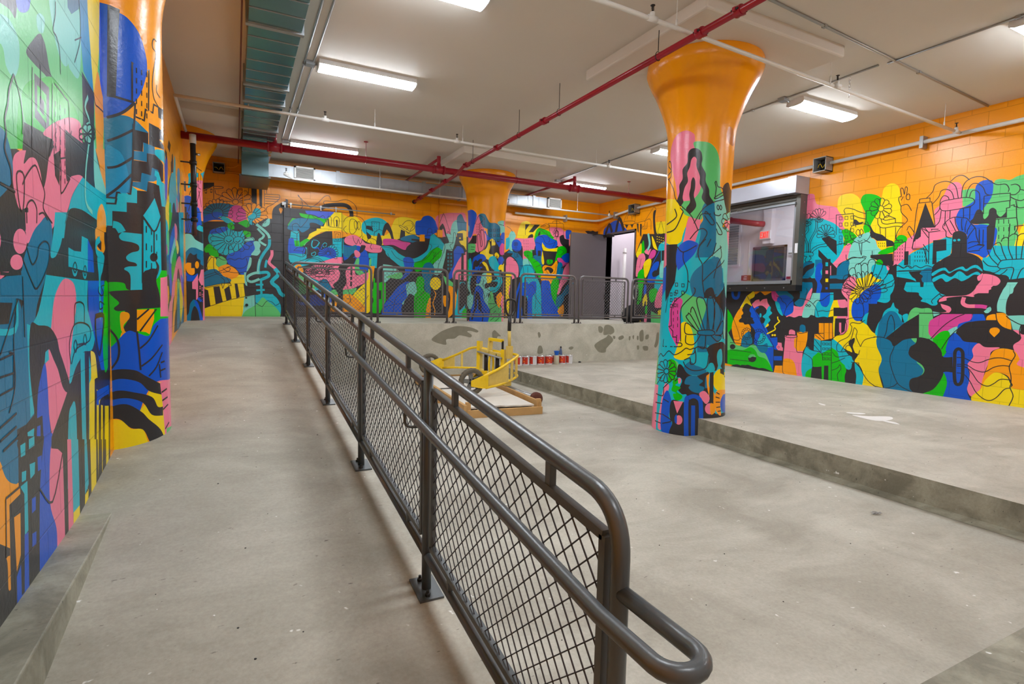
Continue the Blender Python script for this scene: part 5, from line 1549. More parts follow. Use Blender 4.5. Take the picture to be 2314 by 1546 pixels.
MU_COLR = '''
@ 1440 540 3.36
=C 60,30 180,-40 300,-80 780,-80 780,1700 40,1700
@ 1440 100 3.36
R 690,640 700,628 720,632 735,700 735,760 720,772 690,740 680,690
Y 200,1210 290,1180 330,1230 370,1280 385,1320 345,1450 330,1500 270,1525 200,1470
P 255,900 260,780 300,690 370,655 430,680 440,730 450,800 480,900 480,1100 420,1180 350,1210 310,1180 290,1050
P 390,1320 450,1300 480,1340 470,1400 440,1500 420,1560! 335,1560! 360,1450
L 430,745 490,738 560,755 610,820 630,930 630,1080 655,1160 640,1280 590,1200 540,1230 495,1260 490,1330 400,1310 350,1280 340,1200 420,1180 480,1100 490,950 440,800
D 490,1260 520,1200 580,1200 605,1280 600,1620! 440,1620! 480,1450 475,1380 500,1330
A 590,1190 665,1160 680,1260 665,1340 645,1400 665,1546 665,1700! 590,1700! 600,1400
K 380,900 385,830 410,795 450,790 485,815 495,870 490,920 520,980 520,1040 545,1100 550,1150 580,1195! 530,1225! 490,1170 500,1110 475,1060 475,1000 450,930 450,870 430,855 410,880 400,930 380,980 385,1040 360,1090 345,1160 350,1200 325,1235! 300,1190! 320,1130 320,1070 345,1020 345,950
K 410,1040 425,1010 440,1035 440,1090 430,1150 448,1230 400,1290! 370,1250 400,1200 395,1140 405,1090
K 650,1090 690,1050 715,1110 780,1130! 780,1600! 700,1560 660,1400 680,1300 662,1200
A 665,1330 680,1290 720,1270 750,1300 750,1340 695,1340
P 665,1345 750,1345 745,1400 715,1420 680,1400
P 680,1520 720,1490 780,1500! 780,1700! 690,1650
@ 1440 540 3.36
=K 222,45 305,40 302,200 285,330 240,420 215,480 212,300
=P 150,-60 222,-40 222,200 200,230 150,230
=B 150,230 220,215 215,380 195,430 150,430
B 295,180 300,90 330,40 390,10 455,30 460,60 430,120 370,180 310,240!
D 430,250 500,190 560,150 620,140 640,200 650,300 640,400 600,440 520,445! 450,465! 420,430 400,330
A 530,160 590,90 600,-80! 690,-80! 690,80 690,200 700,330 690,500 665,560 660,430 655,330 645,180 590,130
P 680,-60! 780,-60! 780,100! 700,95
K 505,450! 520,390 570,370 600,440 650,380 660,330 670,430 690,500 685,600 670,700 650,760 640,600 560,470
B 705,100! 790,90! 790,1700! 700,1500 690,1340 700,1100 705,800 705,500
A 670,520 690,520 690,700 660,760 655,660
~D58 615,200 603,330 622,380 655,340
L 340,400! 400,430! 500,460 530,520 500,600 470,680 430,740 370,660 345,600 330,480
M 245,600 250,520 290,450 330,450 345,480 322,560 328,680 322,780 298,815! 240,690
D 490,640 520,540 530,450 570,440 600,480 640,540 658,640 640,740 580,810 530,800 500,720
D 455,700! 580,690 590,720 540,740 530,860! 455,860!
Y 330,650 370,630 410,680 430,760 430,820 400,890 340,920 280,900 290,860 310,800 330,740
K 530,830 600,790 665,800 690,980! 650,990 620,950 600,1000 560,1000 530,1040 545,900
C 605,900 615,850 640,840 645,930 620,980
C 535,1010 545,950 575,945 590,990 570,1010
D 350,980 400,930 440,960 470,970 525,1000 500,1030 430,1035 380,1020
L 130,900 160,880 150,1100 130,1200
L 260,920 300,930 315,960 300,1000
G 240,920 280,920 300,960 300,1000 290,1050 250,1090 232,1090 240,1000
K 310,960 340,960 380,1020 450,1040 540,1010 520,1060 540,1130 560,1180! 400,1200 370,1180 340,1180 310,1150! 340,1080 320,1050 300,1050
D 370,1060 400,1040 450,1040 470,1060 500,1080 470,1110 510,1130 480,1170 420,1160 390,1130 400,1110 360,1100
D 520,1050 540,1060 540,1120 515,1130
G 270,1080 300,1050 310,1090 290,1110 330,1130 300,1160 342,1190 330,1220 290,1225 270,1180 295,1170 260,1150 270,1110
P 310,1060 330,1060 330,1090 315,1100
P 200,1130 230,1100 242,1130 210,1220 195,1330 185,1440 155,1410
B 190,1230 230,1150 262,1250 240,1340 262,1400 245,1480 180,1450
K 262,1225 350,1240 370,1200 430,1180 490,1220 560,1250 600,1330 720,1290! 720,1700! 240,1700! 240,1480 265,1400 245,1340
=P 275,1230 348,1235 303,1325
oP 315,1375 28,36
B 285,1350 300,1335 300,1400 285,1390
~B46 372,1520 372,1240 395,1205 430,1195 465,1210 482,1250 485,1380
~B40 422,1520 425,1265
O 525,1040! 550,1020! 545,1120 585,1170 600,1260 570,1260 535,1150
Y 580,1040 620,990 660,1010 675,1080 665,1150 610,1150 580,1110
=K 552,1015 580,1010 578,1260 545,1260
=K 630,985 660,985 660,1050 690,1060 690,1130 670,1100 670,1060 630,1020
P 470,1180 510,1155 548,1200 540,1240 515,1250
oP 550,1290 36,42
O 555,1250 590,1265 590,1315 558,1332
O 590,1230 600,1160 650,1145 690,1160 650,1190 630,1250 635,1340 600,1310
B 630,1250 660,1170 705,1150! 705,1310 660,1340
P 140,1100! 160,1110! 140,1500! 120,1500!
@ 1440 100 3.36
~K 240,1025 275,1100 300,1190 400,1290 435,1350 460,1410
~K16 225,1370 280,1330 300,1300 285,1250
~K16 225,1430 290,1400 350,1270
~K 230,1000 260,960 240,930 245,890 258,910 258,1000 235,1030
~K 600,1040 590,1050 600,1090 595,1130 590,1170
~K 600,1040 612,1080 640,1090 655,1110
~~K 585,1170 600,1155 670,1115 675,1130 610,1170
~K 430,1360 500,1250 580,1200 650,1180 680,1160
~~K 605,1240 612,1220 622,1240 615,1258
~~K 625,1240 632,1222 642,1240 635,1258
~K 583,1275 590,1295 620,1302 635,1290
~K 515,1290 515,1275 530,1275 580,1340 580,1370 560,1370
~K 510,1300 530,1330 560,1370
~K 600,1350 640,1420 640,1445 615,1440 600,1400
~K 400,1480 450,1420 500,1400 530,1440 470,1530
fK 697,1345 14,55 9 0,360 1.4
~K 325,1240 350,1270
~K 470,1330 490,1290 560,1290
@ 1440 540 3.36
~K 305,60 350,100 450,50
~K 350,100 350,160 380,240 385,315
~K 285,315! 385,315! 440,380! 430,420 350,500 330,560 330,780
~K 385,320 370,400 290,470 260,540 260,660
~K 285,315 240,420 215,560
qK 290,335 48,55 2,2 18,24 6
qK 250,410 30,44 2,3 16,22 -5
~K 260,660! 240,665! 270,700! 270,745! 298,745! 298,790! 335,790
~K 200,760! 195,815! 320,818 340,800 325,788
qK 275,500 32,50 2,4 0,28 -8
~K 460,110 470,150 495,200 495,320 510,430
~K 500,190 560,130 640,60
~K 495,325 560,260 640,190 660,160
~K 520,0 470,60 462,110
~K 560,0 530,60
~K 600,30 570,130
~K 630,50 640,130 610,190 580,300
~K 510,430 560,450 600,420
~~K 457,710 475,695 560,692 590,715 565,732 475,728
~K 460,700 380,640 362,660 368,720 450,725
~K 470,690 400,570 385,575 375,600 455,700
~K 490,690 430,530 410,530 405,560
~K 510,690 450,470 500,450 530,540 530,690
~K 545,690 530,470 570,440 590,560 570,690
~K 580,690 590,480 620,500 640,600 600,700
~K 600,710 650,620 645,720 600,730
~K 590,730 640,740 610,780 560,735
~K 480,728 430,800 370,790 370,730
~K 520,730 510,830 460,815
~K 160,900 180,870 200,890 240,850 280,880 330,860 370,830 400,840 435,830 430,870 380,880
~K 355,920 400,905 405,950 440,940 445,880 440,830 480,820 540,840 540,900 520,980 430,1000 370,970 350,930
fK 222,1005 18,75 13 0,360 1.15
~K 150,1100! 200,1130! 235,1095
~K 150,1100 185,1050
~K 200,1130 195,1190 145,1175
~K 140,1240 190,1250
~K 135,1320 185,1330
~K 135,1380 180,1400
~K 200,1215 240,1240
~K 190,1330 260,1380 190,1400
~K 285,1080 310,1060
~K 600,1165 625,1180
~K 595,1200 625,1210
~K 595,1240 628,1240
~K 600,1280 630,1275
~K 610,1310 635,1305
~~K 675,905 690,900 692,990 678,990
~K 300,730 300,740
~K 700,730 690,870
'''
MU_COLM = '''
@ 1030 460 5.521
=K 40,420 800,420 800,1600 40,1600
A 130,330! 135,220 160,250 180,340 150,380 130,340
P 130,330! 200,400 220,300 240,200 290,130 330,160 330,260 380,400 300,600 230,560 260,400 220,390 190,450 150,500 130,480!
B 145,130 170,85 210,80 255,120 260,170 240,250 210,380 180,430 160,400 170,300 145,200
D 290,150 330,125 370,140 400,200 430,240 500,245 550,290 550,350 500,380 400,320 330,280
A 520,240 560,215 610,220 640,260! 640,360! 600,360 570,380 550,350 550,290
P 600,230 620,170 645,130! 645,340! 605,300
=D 400,295 555,300 555,470 480,470 420,430 400,400
B 330,380 370,345 390,390 430,430 480,450 540,480 560,400 590,360 625,400 630,540 570,560 520,520 480,450 380,460 340,440
P 270,400 290,360 310,400 320,450 340,350 380,400 380,500 340,590 300,600 280,580 250,500
=K 205,405 262,398 258,500 195,500
L 145,510 240,505 245,560 230,610 150,610 140,560
K 200,620 240,610 280,640 240,680 200,690
Y 300,620 380,560 420,460 460,440 490,480 490,520 450,530 440,600 470,640 440,680 420,700 380,690
K 415,620 430,540 420,470 445,475 450,530 490,520 520,510 530,550 500,610 540,640 570,620 570,650 520,670 470,640
M 550,540 580,495 615,540 600,630 560,640 545,590
Y 485,630 510,610 540,650 520,690 490,660
Y 600,620! 640,560! 640,1500! 610,1500! 600,1300 610,1000 560,790 590,760
B 530,690 560,660 590,680 590,730 560,770 530,740
D 440,700 480,680 520,760 530,830 480,840 430,760 
C 410,700 440,660 490,660 520,720 550,800 530,840 450,810 420,760
Y 540,780 570,760 590,800 560,830 530,820
B 200,770! 220,680 260,650 300,630 350,640 380,690 340,720 300,760 280,820 230,870 190,880
=K 220,730 250,700 270,720 300,690 330,690 330,720 300,740 300,760 270,790 240,790 240,820 210,820
=K 330,740 370,720 400,750 400,780 440,790 440,820 400,820 380,850 340,850 330,800
=Y 325,735 350,725 380,745 400,780 420,850 390,840 370,790 350,770
~B30 330,800 300,800 290,850 240,860
C 130,920 150,760 180,680 200,760 200,900 180,1000 150,1060 130,1010
G 130,700 160,700 160,900 150,1000 130,960
A 180,880 170,1000 200,1060 220,1150 200,1300 150,1300 140,1180 180,1120 150,1040
K 190,930 250,890 270,900 260,1020 230,1060 210,1150 180,1060
B 255,990 270,900 310,900 310,940 290,990
A 250,1010 300,990 330,880 400,870 400,900 380,940 400,980 360,1010 370,1060 400,1050 430,1040 440,1080 400,1150 430,1230 400,1250 430,1330 350,1200 340,1100 300,1060
Y 385,870 440,870 450,950 430,990 390,985
~K34 370,1020 420,1000 460,1020 500,1015
C 450,970 500,940 470,860 520,810 560,880 580,980 540,1060 490,1110 440,1110 420,1060 440,1040 500,1040 520,980
~K24 450,880 500,920 520,950
L 430,1110 460,1110 490,1240 570,1300 570,1480! 400,1480! 430,1330 400,1250
O 510,1150 560,1105 580,1150 560,1260 540,1300 510,1240
K 560,1050 600,1010 620,1080 590,1130
P 590,1130 620,1100 610,1250 580,1320 600,1480! 570,1480! 570,1300 560,1240
B 165,1480! 190,1320 220,1230 240,1080 260,1030 310,1040 340,1100 350,1200 420,1330 400,1480!
~K44 272,1120 265,1250 235,1330 200,1450
~K20 285,1200 300,1330 340,1370 330,1470
K 245,1120 270,1100 300,1150 320,1350 260,1300 230,1350
~B24 272,1200 270,1320 255,1470
P 130,1250! 170,1480! 110,1480!
K 120,1200! 170,1350 150,1470 110,1480!
~K 240,260 290,150 360,190! 360,300
~K 240,215! 300,250! 360,190
~K 300,250 300,370
qK 262,250 20,32 2,4 0,20
qK 325,220 18,32 2,4 0,18
~K 400,295! 550,300! 555,500
~K 400,295 400,400
qK 420,320 48,66 3,3 26,26
~K 540,260 600,275
~K 270,400 280,380 300,400 310,520 320,540 330,500 310,350 330,330 350,360 360,480 350,560 310,600 280,580 270,400
~K 150,540 240,545
~K 150,570 230,575
~K 500,660 600,820
~~K 500,670 510,655 525,670 512,690
~K 560,440! 580,450 620,450
~K 350,950 340,1010 360,1060
~K 250,1030 300,1030 340,1090 360,1180 330,1200
~K 390,1060 420,1090 470,1090 530,1050 560,980 550,880
~K 230,1330 240,1250 230,1200
~K 300,1180 330,1300 400,1380
~K 380,1160 400,1120 430,1150 430,1190
~K 420,1330 520,1260
~K 430,1400 560,1290
~K 430,1460 560,1350
~K 480,1480 570,1400
~K 405,1250 510,1250
'''
MU_COLN = '''
@ 220 0 5.153
=P 900,2500 900,5300 700,5300 720,2500
=K 118,50 262,110 240,450 215,1130 110,1110
B 260,150! 340,200 430,300 500,420 560,620 580,800 550,960 500,1100 430,1200! 300,1320 110,1370! -100,1390! -100,0! 150,60!
=K 118,50 262,110 240,450 215,1130 110,1110
=K 705,1260 800,1240 800,1420 712,1370
=K 600,1430 720,1500 780,1530 780,1640 600,1590
D 110,1370! 250,1340 370,1360 480,1430 590,1560! 590,1640! -100,1640! -100,1400!
~K17 110,1370 250,1330 340,1280 430,1200
~K15 110,1110 215,1130 430,1195
~K11 405,1180! 405,730! 600,820! 595,1290
~K11 440,1200 425,1546
~K11 445,1360! 545,1405! 560,1275! 645,1315! 655,1215! 740,1270
qK 455,790 60,120 3,5 0,60 25
~K8 690,490 660,455 640,490 645,560 680,630 650,850 640,1000 660,1150 720,1260
~K8 690,990 690,1070 730,1140
@ 220 280 4.294
=D -60,-10 350,-10 430,20 500,90 350,60 345,260 340,480 330,560 320,680 190,660 180,720 -60,700
E 80,240 170,240 240,300 290,440 310,600 260,690 80,705
=K 350,55 495,90 495,210 445,180 440,270 350,255
=K 500,0 600,40 605,160 660,250 500,210
=D 445,180 555,225 565,300 480,285 480,370 350,345 350,260 445,270
C 560,300! 560,255 600,250 700,280 700,420! 600,340
=K 480,285 560,300 610,350 640,400 640,560 590,560 590,450 530,425 520,500 430,475 420,565 340,555 340,350 480,370
=D 530,425 590,450 595,540 545,560 490,560 480,655 340,605 330,560 420,565 430,475 520,500
=K 145,845 285,855 285,760 385,770 385,645 480,655 490,560 545,575 600,600 700,740 700,1700 -80,1700 -80,980 145,990
=C 560,450 595,470 620,560 700,600 700,800 625,800 600,600 575,590 575,520 555,500
=C 330,600 385,640 385,770 285,760 285,855 145,845 145,990 -80,975 -80,700 180,720 190,665 320,680
=C 445,890 555,720 612,900 550,1045
~C46 150,975 200,990 240,1050
C 240,1050! 435,1070! 435,1700! 330,1700 320,1470 260,1410 300,1385 380,1380 370,1350 300,1330 280,1290 330,1250 400,1230 400,1180 340,1150 240,1130 210,1090
=C 440,920 550,1045 612,910 625,1600 440,1600
oK 548,1295 38,42
K 560,1320 600,1380 590,1450 570,1500 590,1600 435,1600! 445,1450 500,1415 550,1415 575,1390
~K15 95,165 200,130 345,60
~K15 95,425 200,410 340,330
~K15 90,700 200,620 335,490
~K11 350,0! 345,300 335,560! 320,680! 190,665! 180,720! 85,712
~K11 80,770! 175,775! 185,720
~K11 445,905 550,1045 612,920
~K11 550,1045 550,1270
~K11 440,900 438,1546
qK 475,990 50,170 2,3 0,66 20
qK 575,1070 30,170 1,3 0,60
@ 0 500 2.973
G 640,430! 720,410 830,415 860,460 980,460 1000,430 1060,380 1085,330! 1160,330! 1160,640 1060,700 1040,770 1000,780 830,740 800,830 740,860 640,900!
K 740,490 750,470 960,460 1060,460 1080,580! 920,590! 800,605 765,585 800,550 760,510
K 960,360 1010,320 1060,330 1050,400 1068,470! 960,465 1000,430 960,380
K 840,600 920,590! 920,775! 830,730 860,660
O 808,620 860,615 870,650 830,700 838,740 815,735
=O 920,595 1035,590 1035,660 1005,760 980,745 920,738
B 640,870 740,850 850,742 920,750 1000,770 1030,700 1080,655! 1160,650! 1160,1065! 1050,1080 980,1170 940,1280! 700,1290! 640,1200!
Y 940,1280 980,1220 1010,1130 1060,1085 1180,1080! 1180,1500! 1080,1420 1000,1330
K 620,1060 760,1000 900,1000 980,1040 1085,1095! 1085,1165! 1000,1140 930,1080 800,1060 700,1100 620,1150
K 640,1200 780,1140 900,1150 1020,1180 1060,1245 1095,1245! 1095,1305! 1020,1300 960,1220 860,1190 760,1200 640,1240
Y 600,1350! 800,1335 880,1395 960,1400 1000,1490 1060,1530 1120,1546! 1120,1800! 500,1800!
K 640,1320 740,1250 850,1230 950,1280 1000,1330 1080,1400 1115,1490! 1060,1545 1020,1510 1000,1470 960,1400 880,1390 800,1330 710,1340 640,1360
=P 1075,1085 1200,1050 1200,1500 1135,1560 1112,1480 1095,1250
=L 1120,1390 1200,1380 1200,1600 1115,1520
=P 1078,380 1140,360 1140,640 1078,640
~K12 1050,590 940,740
~K12 1000,590 920,660
~K12 1060,700 1000,800 940,855
~K12 1090,830 1020,920 950,975
~K12 1090,880 1050,980 1000,1040
~K12 920,740 935,880 945,1000
~K12 730,720 780,780 800,850 790,930 740,1000
~K12 1080,950 1105,940
~K12 1075,1005 1110,990
~K12 1085,1150 1120,1125
~K12 1090,1205 1125,1180
~K12 1095,1265 1128,1230
~K12 1110,1395 1135,1350
~K12 1070,960 1080,1050
'''
MU_COLF = '''
@ 355 480 5.518
=K 240,100 620,100 700,1500 240,1500
@ 355 250 6.182
B 300,1250 370,1200 450,1190 530,1260 600,1400 625,1600! 300,1600!
P 500,1050 560,980 640,980 700,1000! 700,1600! 640,1600! 610,1400 550,1330 515,1200
C 440,880 560,868 568,930 480,950 465,1060 430,1075 440,950
=C 605,880 640,800 700,790 700,1050 640,1010
=K 300,960 400,990 405,1130 345,1110 300,1050
=K 300,1330 410,1345 415,1700 300,1700
=K 540,1280 545,1500 530,1620 500,1620 520,1450
~K 450,1180 470,1120 490,1115 480,1200
~K 440,1400 470,1280 460,1240
~K 480,1390 510,1280 490,1240
~K 430,1546 450,1450
~K 545,790! 640,860
~K 545,790! 550,1050
~K 575,870 575,1000
~K 610,880 605,1020
~K 530,1040 510,1060 520,1150 530,1200
~K 550,1020 540,1100 550,1240
~K 570,1020! 580,1080! 640,1120
~K 580,1120 620,1350
~K 600,1120 550,1300
~K 540,1420 620,1420
@ 355 480 5.518
=B 240,0 480,0 430,130 425,255 240,250
=K 300,0 370,0 370,110 300,110
B 485,-20 545,0 530,170 490,200 475,120
C 490,200 530,160 600,210 640,260! 540,235
A 320,270! 420,270 480,340 550,380 600,400! 600,500! 540,470 440,440 330,520 240,560!
D 240,560! 330,520 400,450 460,440 560,480 640,500! 640,700! 548,650 540,600 500,570 495,515 480,525 450,530 410,508 370,580 365,640 330,660 240,650!
O 355,680 370,630 425,630! 425,695! 467,695! 467,760 430,782 380,750
oO 498,655 25,46
B 240,680! 325,690 380,765 450,790 508,762 480,830 430,860 370,855! 370,790! 240,780!
=P 438,870 510,770 512,1080 486,1092 486,960 438,955
=P 515,840 548,715 640,700 640,890 550,910
=B 512,1060 500,1080 540,1120 560,1100
qP 528,920 30,80 2,2 14,34 20
qB 528,1060 30,80 2,1 14,34 20
D 240,1300! 380,1280 410,1150 440,1100 465,1088 510,1130 560,1300 580,1400! 540,1370 510,1230 465,1170 430,1250 400,1380 240,1390!
B 465,1100 510,1130 560,1290 590,1380 545,1360 515,1230 490,1180
P 575,900! 640,900! 640,1400! 570,1400!
~K 375,0 370,260
~K 320,275 370,262 430,275 480,340
~K 440,0 430,100 400,230 385,220 400,100 380,0
'''
# ------------------------------------------------------------------ setting: floors, ceiling, walls
RX1 = 0.86                                             # outer edge of the ramp
Y_RT, Y_RB, Y_PF = 9.75, 0.65, 9.88                    # ramp top, ramp foot, platform front
def ramp_z(y): return Z_LOW + (Z_PLAT-Z_LOW)*(min(max(y, Y_RB), Y_RT)-Y_RB)/(Y_RT-Y_RB)
STEP_X = 4.69
b = MB().box(X_L-0.2, X_R+0.2, Y_F-0.2, Y_PF, Z_LOW-0.2, Z_LOW, MT['floor']); struct(b, 'floor')
b = MB()
L_ = [(STEP_X, 0.93), (X_R, 0.93), (X_R, Y_PF), (STEP_X, Y_PF)]
b.prism([(x, y, Z_LOW-0.02) for x, y in L_], (0, 0, Z_SLAB-Z_LOW+0.02), MT['slab'])
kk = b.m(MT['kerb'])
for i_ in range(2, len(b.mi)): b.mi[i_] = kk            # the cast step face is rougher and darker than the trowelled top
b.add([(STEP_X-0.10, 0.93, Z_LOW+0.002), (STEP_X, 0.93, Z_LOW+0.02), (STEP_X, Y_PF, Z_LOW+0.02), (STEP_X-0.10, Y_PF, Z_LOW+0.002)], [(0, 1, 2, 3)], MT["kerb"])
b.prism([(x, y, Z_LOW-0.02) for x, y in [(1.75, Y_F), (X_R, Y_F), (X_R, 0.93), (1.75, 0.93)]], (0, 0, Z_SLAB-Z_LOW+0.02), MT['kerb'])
o = struct(b, 'floor_slab')
b = MB(); n = 40; vs = []
for i in range(n+1):
    y = Y_RB+(Y_RT-Y_RB)*i/n
    vs += [(X_L, y, ramp_z(y)+0.001), (RX1, y, ramp_z(y)+0.001), (RX1, y, Z_LOW-0.05), (X_L, y, Z_LOW-0.05)]
b.add(vs, [(4*i, 4*i+1, 4*i+5, 4*i+4) for i in range(n)]+[(4*i+1, 4*i+2, 4*i+6, 4*i+5) for i in range(n)], MT['ramp'])
struct(b, 'floor_ramp')
b = MB().box(X_L-0.2, RX1, Y_RT, Y_B+0.2, Z_LOW-0.1, Z_PLAT, MT['ramp'])
b.box(RX1, X_R+0.2, Y_PF, Y_B+0.2, Z_LOW-0.1, Z_PLAT, MT['retain'])
o = struct(b, 'floor_platform')
# patched places on the platform's front face and its form joints
def on_front(x, y): return Vector(pray(x, y))*(Y_PF/pray(x, y).y)
def flat_patch(txt, T, mat, name, off=0.002, ax='y', val=None, zval=None, closed=True):
    pts = spline(parse(txt, T), True, 4); out = []
    for p in pts:
        d = pray(*p)
        if ax == 'y': q = d*(val/d.y); out.append((q.x, q.y-off, q.z))
        elif ax == 'z': q = d*(val/d.z); out.append((q.x, q.y, q.z+off))
        elif ax == 'x': q = d*(val/d.x); out.append((q.x-off, q.y, q.z))
    return MB().add(out, [tuple(range(len(out)))], mat)
# short kerb along the left wall at the ramp's foot
b = MB(); ym = 3.75
b.add([(X_L, 0.2, -1.17), (-0.60, 0.2, -1.17), (-0.60, ym, -1.17), (X_L, ym, -1.17), (X_L, 0.2, -1.5), (-0.575, 0.2, -1.5), (-0.575, ym, -1.5), (X_L, ym, -1.5)],
      [(0,1,2,3), (1,5,6,2), (0,4,5,1), (3,2,6,7)], MT['kerb'])
struct(b, 'trim_1', bevel=0.006)
# ceiling slab and the square drop panels over the columns
b = MB().box(X_L-0.3, 13.2, Y_F-0.3, Y_B+0.3, Z_CEIL, Z_CEIL+0.25, MT['ceil']); struct(b, 'ceiling')
COLS = {'right': (4.90, 4.83), 'middle': (5.02, 11.2), 'near_left': (-0.85, 4.81), 'far_left': (-0.89, 11.2)}
DROPS = [(3.95, 6.05, 3.90, 5.87), (3.86, 5.90, 9.72, 11.8), (X_L, 0.20, 3.90, 5.87), (X_L, 0.14, 9.75, 11.8)]
for i, (xa, xb, ya, yb) in enumerate(DROPS):
    b = MB().box(xa, xb, ya, yb, Z_DROP, Z_CEIL+0.05, MT['ceil']); struct(b, 'trim_%d' % (i+2), bevel=0.02)
# walls
inv, fwd = plane_x(X_L, -1)
wl = Mural(inv, fwd, [(Y_F, Z_LOW-0.02), (Y_B, Z_LOW-0.02), (Y_B, Z_CEIL), (Y_F, Z_CEIL)], 'Y'); wl.run(MU_LEFT)
struct(wl.build('wall_left', thick=lambda m: m.box(X_L-0.2, X_L-0.01, Y_F, Y_B, Z_LOW-0.1, Z_CEIL, MT['ceil'])), 'wall_left')
inv, fwd = plane_y(Y_B)
wb = Mural(inv, fwd, [(X_L, Z_LOW), (X_R, Z_LOW), (X_R, Z_CEIL), (X_L, Z_CEIL)], 'X'); wb.run(MU_BACK)
struct(wb.build('wall_back', thick=lambda m: m.box(X_L, X_R, Y_B+0.01, Y_B+0.2, Z_LOW, Z_CEIL, MT['ceil'])), 'wall_back')
WIN = (6.74, 9.3, 0.46, 2.06); DOOR = (11.53, 12.78, Z_PLAT, 1.95)
inv, fwd = plane_x(X_R, 1)
wr = Mural(inv, fwd, [(Y_F, Z_LOW-0.02), (Y_B, Z_LOW-0.02), (Y_B, Z_CEIL), (Y_F, Z_CEIL)], 'Y'); wr.run(MU_RIGHT)
for a in (WIN, DOOR): wr.poly_uv('_', [(a[0], a[2]), (a[1], a[2]), (a[1], a[3]), (a[0], a[3])])
def thick_r(m):
    x0, x1 = X_R+0.01, X_R+0.2; W = MT['wallwhite']
    for y0, y1, z0, z1 in ((Y_F, WIN[0], Z_LOW, Z_CEIL), (WIN[0], WIN[1], Z_LOW, WIN[2]), (WIN[0], WIN[1], WIN[3], Z_CEIL), (WIN[1], DOOR[0], Z_LOW, Z_CEIL),
                           (DOOR[0], DOOR[1], DOOR[3], Z_CEIL), (DOOR[0], DOOR[1], Z_LOW, DOOR[2]), (DOOR[1], Y_B, Z_LOW, Z_CEIL)):
        m.box(x0, x1, y0, y1, z0, z1, W)
struct(wr.build('wall_right', thick=thick_r), 'wall_right')
b = MB().box(X_L-0.2, X_R+0.2, Y_F-0.2, Y_F, Z_LOW, Z_CEIL, MT['ceil']); struct(b, 'wall_front')
# the white room seen through the window and the lobby behind the door
b = MB().box(12.5, 12.7, 5.5, 13.3, Z_SLAB, Z_CEIL, MT['wallwhite'])
b.box(X_R+0.2, 12.5, 5.3, 5.5, Z_SLAB, Z_CEIL, MT['wallwhite']); b.box(X_R+0.2, 12.7, 11.1, 11.25, Z_SLAB, Z_CEIL, MT['wallwhite'])
b.box(12.35, 12.5, 9.62, 9.86, 1.66, Z_CEIL, MT['wallwhite'])
struct(b, 'wall_inner')
b = MB().box(X_R+0.2, 12.7, 5.3, 13.4, Z_PLAT-0.15, Z_PLAT, MT['retain']); struct(b, 'floor_inner')
b = MB().box(11.0, 11.2, 11.2, 13.4, Z_PLAT, Z_CEIL, MT['wallwhite']); b.box(X_R+0.2, 11.2, 13.2, 13.4, Z_PLAT, Z_CEIL, MT['wallwhite']); struct(b, 'wall_lobby')
# ------------------------------------------------------------------ columns
def cprof(tab):
    def f(z):
        if z <= tab[0][0]: return tab[0][1]
        for k in range(len(tab)-1):
            (z0, r0), (z1, r1) = tab[k], tab[k+1]
            if z <= z1:
                m0 = (r1-tab[k-1][1])/(z1-tab[k-1][0]) if k else 0.0
                m1 = (tab[k+2][1]-r0)/(tab[k+2][0]-z0) if k+2 < len(tab) else 0.0
                h = z1-z0; t = (z-z0)/h; t2, t3 = t*t, t*t*t
                return (2*t3-3*t2+1)*r0+(t3-2*t2+t)*h*m0+(-2*t3+3*t2)*r1+(t3-t2)*h*m1
        return tab[-1][1]
    return f
def column(key, code_txt, tab, label, zb):
    cx, cy = COLS[key]; pf = cprof(tab)
    inv, fwd, R0 = column_map(cx, cy, pf); ex = []
    U = pi*R0; n = 56
    for i in range(1, n):
        u = -U+2*U*i/n; ex.append(((u, zb), (u, Z_DROP)))
    for z in [-1.3, -1.0, -0.7, -0.3, 0.5, 1.5, 1.8, 1.9]+[1.95+0.05*k for k in range(17)]:
        if z > zb: ex.append(((-U, z), (U, z)))
    mu = Mural(inv, fwd, [(-U, zb), (U, zb), (U, Z_DROP), (-U, Z_DROP)], '-', extra=ex); mu.run(code_txt)
    o = mu.build('painted_column').build('painted_column')
    return tag(o, label, 'column')
T_BIG = [(-1.5, .425), (-1.2, .418), (-.6, .385), (.5, .362), (1.87, .374), (2.08, .398), (2.40, .512), (2.68, .645), (2.78, .640)]
T_MID = [(-.5, .41), (1.7, .41), (2.06, .435), (2.4, .49), (2.66, .615), (2.72, .625), (2.78, .62)]
T_LEFT = [(-1.5, .40), (1.9, .40), (2.15, .43), (2.4, .51), (2.66, .64), (2.78, .64)]
c1 = column('right', MU_COLR, T_BIG, 'free-standing round column with orange flared top, standing across the floor step right of the railing', Z_LOW-0.01)
c2 = column('middle', MU_COLM, T_MID, 'round mural column with orange flared top on the platform behind the guard rails', Z_PLAT)
c3 = column('near_left', MU_COLN, T_LEFT, 'half-round column built into the left wall nearest the viewer, big blue disc at its top', Z_LOW)
c4 = column('far_left', MU_COLF, T_LEFT, 'far half-round column in the left corner behind the black pipe', Z_PLAT)
